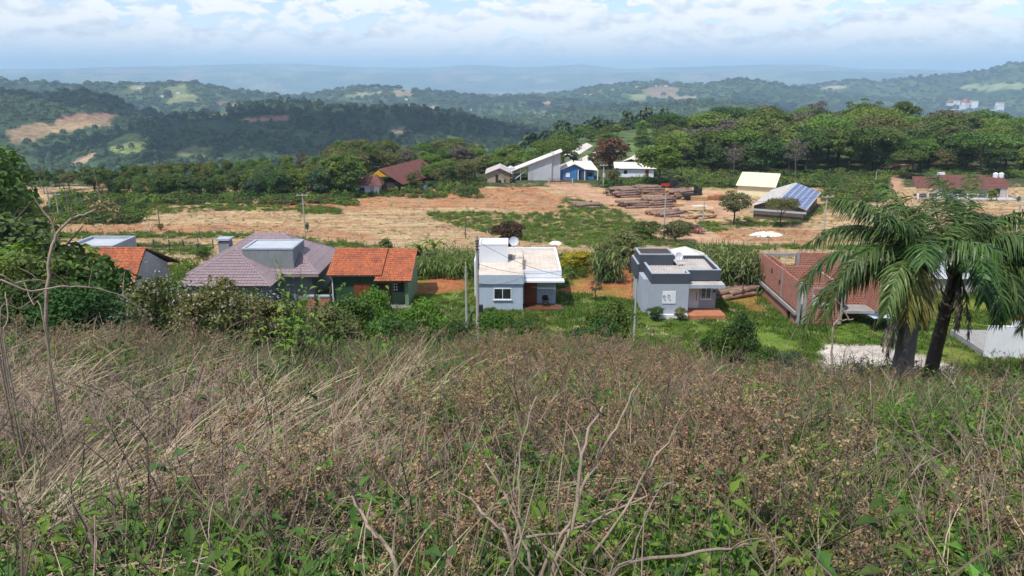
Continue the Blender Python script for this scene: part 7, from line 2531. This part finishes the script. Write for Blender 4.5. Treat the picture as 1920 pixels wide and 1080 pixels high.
shrub(95, 33, 425, 'leaf_dark', 'big dark drooping-leaved shrub left of the orange tile roof', 1.0, long=True)
shrub(20, 30, 440, 'leaf_mid', 'large green shrub at the left edge of the brow', 1.0)
shrub(165, 30, 470, 'leaf_dark', 'dark shrub touching the orange tile roof', 0.85, long=True)
shrub(60, 22, 500, 'weed_dark', 'dark green shrub under the big left shrub', 1.1)
shrub(130, 20, 520, 'weed_dark', 'dull green shrub between the left arching stems', 1.2)
shrub(215, 21, 528, 'leaf_blue', 'grey-green shrub below the orange tile roof', 1.1)
shrub(285, 17, 478, 'leaf_olive', 'olive shrub with pale flower heads right of the orange roof', 0.72, True)
shrub(335, 19, 512, 'weed_dark', 'dark leafy shrub left of the plum roof', 1.0, True)
shrub(395, 16, 502, 'leaf_olive', 'olive flowering shrub before the plum roof', 0.95, True)
shrub(445, 18, 525, 'weed_dark', 'dense dark shrub below the plum roof', 1.2, True)
shrub(500, 17, 530, 'leaf_olive', 'flowering shrub right of the dense dark shrub', 0.9, True)
shrub(650, 24, 535, 'weed_dark', 'dark shrub in front of the green house wall', 1.0)
shrub(690, 26, 520, 'weed', 'bright leafy shrub before the green house porch', 0.7)
shrub(610, 22, 556, 'leaf_olive', 'low olive shrub below the low brick wall', 1.1)
shrub(735, 23, 572, 'weed_dark', 'low dark shrub below the green house path', 1.2)
shrub(785, 27, 545, 'weed', 'green shrub right of the green house', 0.9)
shrub(840, 26, 585, 'weed_dark', 'low shrub on the brow left of the tall pole', 1.1)
shrub(930, 27, 572, 'weed', 'leafy shrub in front of the white house window', 0.9)
shrub(985, 28, 582, 'weed_dark', 'dark shrub in front of the white house porch', 0.9)
shrub(1145, 31, 528, 'leaf_mid', 'tall shrub on the lawn between white and grey houses', 0.65)
shrub(1120, 28, 570, 'weed_dark', 'low dark shrub left of the thin corner post', 0.9)
shrub(1395, 36, 566, 'leaf_dark', 'dark shrub on the lawn before the unfinished brick house', 0.5)
shrub(1360, 36, 585, 'weed_dark', 'smaller dark shrub beside the lawn shrub', 0.7)
shrub(1490, 25, 645, 'leaf_blue', 'grey-green shrub at the edge of the gravel', 0.9)
shrub(1440, 26, 640, 'weed_dark', 'low shrub on the brow below the lawn', 1.1)


def leaf_mesh(seed, L, w, m, curl=0.5):
    rng = np.random.default_rng(seed)
    t = np.linspace(0, 1, 7)
    x = t * L * (1 - 0.25 * curl * t); z = L * (0.35 * t - curl * t * t)
    wd = w * np.sin(np.pi * np.clip(0.04 + 0.95 * t, 0, 1)) ** 0.8
    mid = np.column_stack([x, 0 * x, z]); Lf = np.column_stack([x, wd, z + wd * 0.3]); Rt = np.column_stack([x, -wd, z + wd * 0.3])
    V = np.concatenate([Lf, mid, Rt]); i = np.arange(6)
    f = np.concatenate([np.stack([i, i + 1, 8 + i, 7 + i], -1), np.stack([7 + i, 8 + i, 15 + i, 14 + i], -1)])
    return Acc().add(V, f, rng.uniform(0.2, 0.9)).mesh('leaf', m, True)


def broadleaf(px, py, h, n, L, m, label, seed=0, w=0.28, Y=None, curl=0.7, stems=1):
    if Y is None:
        b = G(px, py)
    else:
        q = at(px, py, Y); b = Vector((q.x, Y, zg(q.x, Y)))
        h = q.z - b.z
    t = thing('leafy_plant', label, 'plant', tuple(b))
    rng = np.random.default_rng(seed)
    lms = [leaf_mesh(seed * 5 + k, L * (0.75 + 0.2 * k), L * w * (0.75 + 0.2 * k) * 0.5, M[m], curl) for k in range(3)]
    for s in range(stems):
        p = curve(np.array([0, 0, -0.05]), rng.uniform(0, 6.28), rng.uniform(0.05, 0.35) + 0.25 * (stems > 1), h * (1 if s == 0 else rng.uniform(0.6, 0.95)), 8, rng, 0.4)
        Acc().tube(p, np.linspace(0.012, 0.005, 8), 5).build('stem', M['weed_dark'], t)
        k = n // stems
        for j in range(k):
            u = 7 * (0.35 + 0.65 * j / max(1, k - 1)); i = min(6, int(u)); c = p[i] + (p[i + 1] - p[i]) * (u - i)
            sc_ = rng.uniform(0.7, 1.15) * (1.0 - 0.35 * (j / k))
            link(lms[rng.integers(0, 3)], 'leaf', t, tuple(c), (rng.uniform(-.3, .3), R(-22 * (j / k)) + rng.uniform(-.2, .2), j * 2.4 + rng.uniform(-.3, .3)), (sc_,) * 3)


broadleaf(1475, 902, 0.62, 16, 0.40, 'weed_dark', 'dark broad-leaved plant with long hanging leaves on the right slope', 1)
broadleaf(1725, 925, 0.50, 9, 0.34, 'weed', 'plant with a few wide pale green leaves on the right slope', 2, 0.5)
broadleaf(1690, 850, 0.30, 5, 0.22, 'palm_yellow', 'yellowing broad leaf plant beside the fallen branch', 3, 0.45)
broadleaf(1890, 1062, 0.35, 8, 0.34, 'weed', 'large-leaved plant in the bottom right corner', 4, 0.6)
broadleaf(300, 1010, 0.50, 14, 0.22, 'weed', 'bright leafy plant at the lower left', 5, 0.4, None, 0.4, 2)
broadleaf(1300, 1075, 0.25, 8, 0.24, 'weed', 'low green plant at the bottom right of centre', 6, 0.6)
broadleaf(15, 985, 0.25, 6, 0.22, 'leaf_light', 'pale leaf rosette at the lower left edge', 7, 0.55)
broadleaf(560, 470, 1, 130, 0.30, 'weed', 'tall light green shrub with long leaves right of the plum roof', 8, 0.32, 14.5, 0.65, 9)
broadleaf(525, 520, 1, 80, 0.28, 'weed', 'leafy green shrub beside the tall light green one', 9, 0.32, 14.0, 0.65, 7)
broadleaf(600, 508, 1, 80, 0.28, 'weed_dark', 'darker leafy shrub right of the tall light green one', 10, 0.32, 15.0, 0.65, 7)
broadleaf(690, 525, 1, 16, 0.26, 'weed', 'upright leafy stalk in front of the green house', 11, 0.28, 17.0, 0.5, 2)
broadleaf(1080, 1000, 0.4, 14, 0.15, 'weed_dark', 'small dark leafy plant among the bottom sticks', 12, 0.4, None, 0.4, 2)


def fern(px, py, n, L, label, seed, m='leaf_bright'):
    b = G(px, py)
    t = thing('fern', label, 'fern', (b.x, b.y, b.z + 0.05))
    for k in range(n):
        me = frond_mesh(900 + seed * 10 + k, L, R(55), R(75), M[m], 16, L * 0.30, 0.15)
        link(me, 'frond', t, (0, 0, 0.05), (0, 0, k * 6.28 / n + 0.3 * seed))


fern(775, 893, 5, 0.55, 'bright yellow-green fern in the lower middle of the slope', 1)
fern(1862, 962, 4, 0.40, 'small yellow-green fern near the right edge', 2)
fern(1812, 990, 4, 0.36, 'small fern left of the right edge fern', 3)
fern(455, 800, 4, 0.45, 'pale green fern in the flattened straw', 4, 'leaf_light')


# ------------------------------------------------------------------ single dry stems and branches
def stem(pts, r, label, mode='lie', Y=None, tip=None, m='dry_stick'):
    """one dry stem through photograph points; 'lie' rests just above the ground, 'up' stands at one distance"""
    P3 = []
    for i, (px, py) in enumerate(pts):
        if mode == 'up':
            P3.append(np.array(at(px, py, Y + 0.12 * i)))
        else:
            g = G(px, py); k = 0.80 + 0.03 * (i % 2)
            P3.append(np.array(at(px, py, g.y * k)))
    P3 = np.array(P3)
    if mode == 'up':                                   # carry the foot down to the soil
        f = P3[0]; gz = zg(f[0], f[1])
        if f[2] > gz:
            P3 = np.vstack([[f[0] - 0.02, f[1], gz - 0.1], P3])
    # smooth the line
    k = len(P3); t = np.linspace(0, k - 1, (k - 1) * 5 + 1)
    S = np.empty((len(t), 3))
    for a_i, tt in enumerate(t):
        i = min(int(tt), k - 2); u = tt - i
        p0, p1, p2, p3 = P3[max(i - 1, 0)], P3[i], P3[i + 1], P3[min(i + 2, k - 1)]
        S[a_i] = 0.5 * (2 * p1 + (p2 - p0) * u + (2 * p0 - 5 * p1 + 4 * p2 - p3) * u * u + (3 * p1 - p0 - 3 * p2 + p3) * u ** 3)
    rng = np.random.default_rng(int(abs(pts[0][0]) * 13 + pts[-1][1]))
    S[1:-1] += rng.normal(size=S[1:-1].shape) * r * 0.5
    t_ = thing('dry_stem', label, 'stem', tuple(P3[0]))
    a = Acc(); a.tube(S - P3[0], r * np.linspace(1.1, 0.55, len(S)), 6)
    a.build('stalk', M[m], t_, True)
    for _ in range(3):
        i = rng.integers(len(S) // 3, len(S) - 1)
        q = curve(S[i] - P3[0], rng.uniform(0, 6.28), rng.uniform(0.2, 1.4), rng.uniform(10, 30) * r, 4, rng)
        Acc().tube(q, np.linspace(r * 0.5, r * 0.2, 4), 4).build('twig', M[m], t_)
    if tip:
        b = Acc()
        for _ in range(tip):
            c = S[-1] - P3[0] + rng.normal(size=3) * np.array([0.09, 0.05, 0.06]) - np.array([0.03, 0, 0.03])
            small_leaves(b, c, None, rng, 0.05, 10, 0.025)
            Acc()
        o = b.build('seed_cluster', M['seed'], t_); o['kind'] = 'stuff'


M['dry_stick'] = mat('dry_stick', (0.29, 0.225, 0.165), 0.85, 0.35, 9, 0.0, bump=0.3, bscale=60)
stem([(88, 640), (92, 500), (105, 447), (135, 411), (170, 398), (205, 385)], 0.015, 'tall dry stem bent over to the right at upper left', 'up', 6.6, 9)
stem([(-15, 562), (60, 546), (120, 537), (180, 541), (240, 562), (285, 595)], 0.010, 'long dry stem arching low over the left shrubs', 'up', 6.2)
stem([(-12, 552), (30, 531), (70, 526), (112, 536)], 0.010, 'short upper dry arch at the left edge', 'up', 6.4)
stem([(12, 660), (14, 600), (10, 548)], 0.007, 'upright pale stick at the far left edge', 'up', 5.8)
stem([(82, 604), (62, 570), (45, 530)], 0.006, 'slanting dry stick under the left arch', 'up', 6.0)
stem([(0, 606), (40, 578), (86, 543)], 0.006, 'dry stick rising rightwards under the left arch', 'up', 6.1)
stem([(1035, 1085), (1076, 969), (1090, 868), (1102, 810), (1131, 762)], 0.012, 'thickest upright tan stick right of the bottom centre', 'up', 3.3)
stem([(1012, 1085), (1064, 984), (1102, 892), (1155, 801), (1189, 728)], 0.010, 'long stick leaning right from the bottom centre', 'up', 3.4)
stem([(967, 1029), (1073, 996), (1170, 950), (1266, 904)], 0.009, 'stick running low to the right from the bottom centre', 'up', 3.5)
stem([(960, 1045), (910, 969), (881, 931)], 0.011, 'stick leaning left at the bottom centre', 'up', 3.2)
stem([(999, 1085), (967, 969), (910, 868)], 0.010, 'long stick leaning left from the bottom centre', 'up', 3.4)
stem([(960, 1085), (972, 969), (977, 849), (1006, 743)], 0.009, 'thin upright stick at the bottom centre', 'up', 3.5)
stem([(1088, 1085), (1170, 960), (1218, 873), (1266, 810)], 0.009, 'dark stick leaning far right at the bottom', 'up', 3.5)
stem([(746, 1085), (722, 1022), (683, 979), (659, 931)], 0.012, 'crooked stick left of the bottom centre', 'up', 3.0)
stem([(1138, 1085), (1280, 1042), (1410, 1022)], 0.011, 'pale stick lying along the bottom right of centre', 'up', 3.0)
stem([(809, 890), (833, 830), (881, 781), (929, 768), (948, 786)], 0.013, 'dark hooked stem in the middle of the slope', 'up', 6.2)
stem([(799, 893), (881, 859), (948, 820)], 0.012, 'straight stem beside the hooked one', 'up', 6.3)
stem([(1559, 712), (1559, 632), (1569, 603), (1600, 598)], 0.03, 'thin bare branch hooked over before the gravel', 'up', 19)
stem([(1280, 757), (1343, 791), (1415, 839)], 0.014, 'dry stem sloping down right of centre')
stem([(1781, 880), (1829, 806)], 0.026, 'thick pale broken branch on the right slope')
stem([(1521, 806), (1579, 830), (1640, 862)], 0.014, 'slender dry stem above the broad-leaved plant')
stem([(1627, 851), (1634, 777), (1631, 714)], 0.012, 'upright bare stem right of the broad-leaved plant', 'up', 8.6)
stem([(1742, 738), (1762, 791), (1810, 812), (1922, 812)], 0.014, 'curved vine sweeping to the right edge')
stem([(1852, 892), (1925, 890)], 0.020, 'thick pale branch at the right edge')
stem([(1280, 1042), (1376, 1025), (1475, 1006)], 0.010, 'brown stick lying at the bottom right')
stem([(-5, 920), (72, 945), (168, 969), (265, 989)], 0.014, 'long brown branch lying across the lower left')
stem([(337, 1064), (385, 984), (448, 916), (495, 866)], 0.012, 'grey stick leaning right in the flattened straw')
stem([(270, 743), (385, 695), (457, 666), (532, 617)], 0.013, 'long dry stem crossing the left slope')
stem([(376, 832), (385, 786), (433, 743), (492, 685)], 0.012, 'dry stem rising out of the straw mats')
stem([(448, 990), (528, 948)], 0.018, 'short thick stick lying in the straw')
stem([(1380, 735), (1440, 690), (1480, 640), (1500, 600)], 0.016, 'bare stem leaning right below the lawn')
stem([(1340, 730), (1310, 650), (1285, 610)], 0.016, 'bare stem leaning left below the grey house')
stem([(1770, 735), (1840, 700), (1900, 660)], 0.016, 'bare twig rising right under the palms')
_rng = random.Random(31)
for _i in range(20):
    _px = _rng.uniform(30, 1880); _py = _rng.uniform(690, 1000)
    _a = _rng.uniform(-2.4, -0.7); _L = _rng.uniform(70, 170)
    stem([(_px, _py), (_px + _L * 0.5 * math.cos(_a) + _rng.uniform(-12, 12), _py + _L * 0.5 * math.sin(_a)), (_px + _L * math.cos(_a), _py + _L * math.sin(_a) * 0.9)],
         0.0075, 'thin stray dry stem standing out of the brush', 'up', G(_px, _py).y * 0.9)
_ord = 'leftmost,second,third,fourth,fifth,sixth,seventh,eighth,ninth,tenth,eleventh,twelfth,thirteenth,fourteenth,fifteenth,sixteenth,seventeenth,eighteenth,nineteenth,twentieth'.split(',')
for _n, o in enumerate(sorted((o for o in col.objects if o.get('label') == 'thin stray dry stem standing out of the brush'), key=lambda q: q.location.x / q.location.y)):
    o['group'] = 'thin stray dry stems'
    o['label'] = _ord[_n] + (' of' if _n == 0 else ' from the left of') + ' the thin stray dry stems standing out of the brush'
for _px, _py in ((1628, 828), (1715, 958), (1905, 884)):
    b = G(_px, _py)
    t = thing('wild_flower', ('pink flower' if _px != 1905 else 'pale pink flower') + {1628: ' beside the upright bare stem', 1715: ' among the lower right weeds', 1905: ' beside the thick branch at the right edge'}[_px], 'flower', tuple(b))
    Acc().tube([(0, 0, 0), (0.02, 0, 0.25), (0, 0, 0.42)], 0.004, 4).build('stem', M['weed'], t)
    for k in range(5):
        me = leaf_mesh(40 + k, 0.045, 0.014, M['pinkf'], 0.2); link(me, 'petal', t, (0, 0, 0.42), (0, -0.3, k * 1.257))
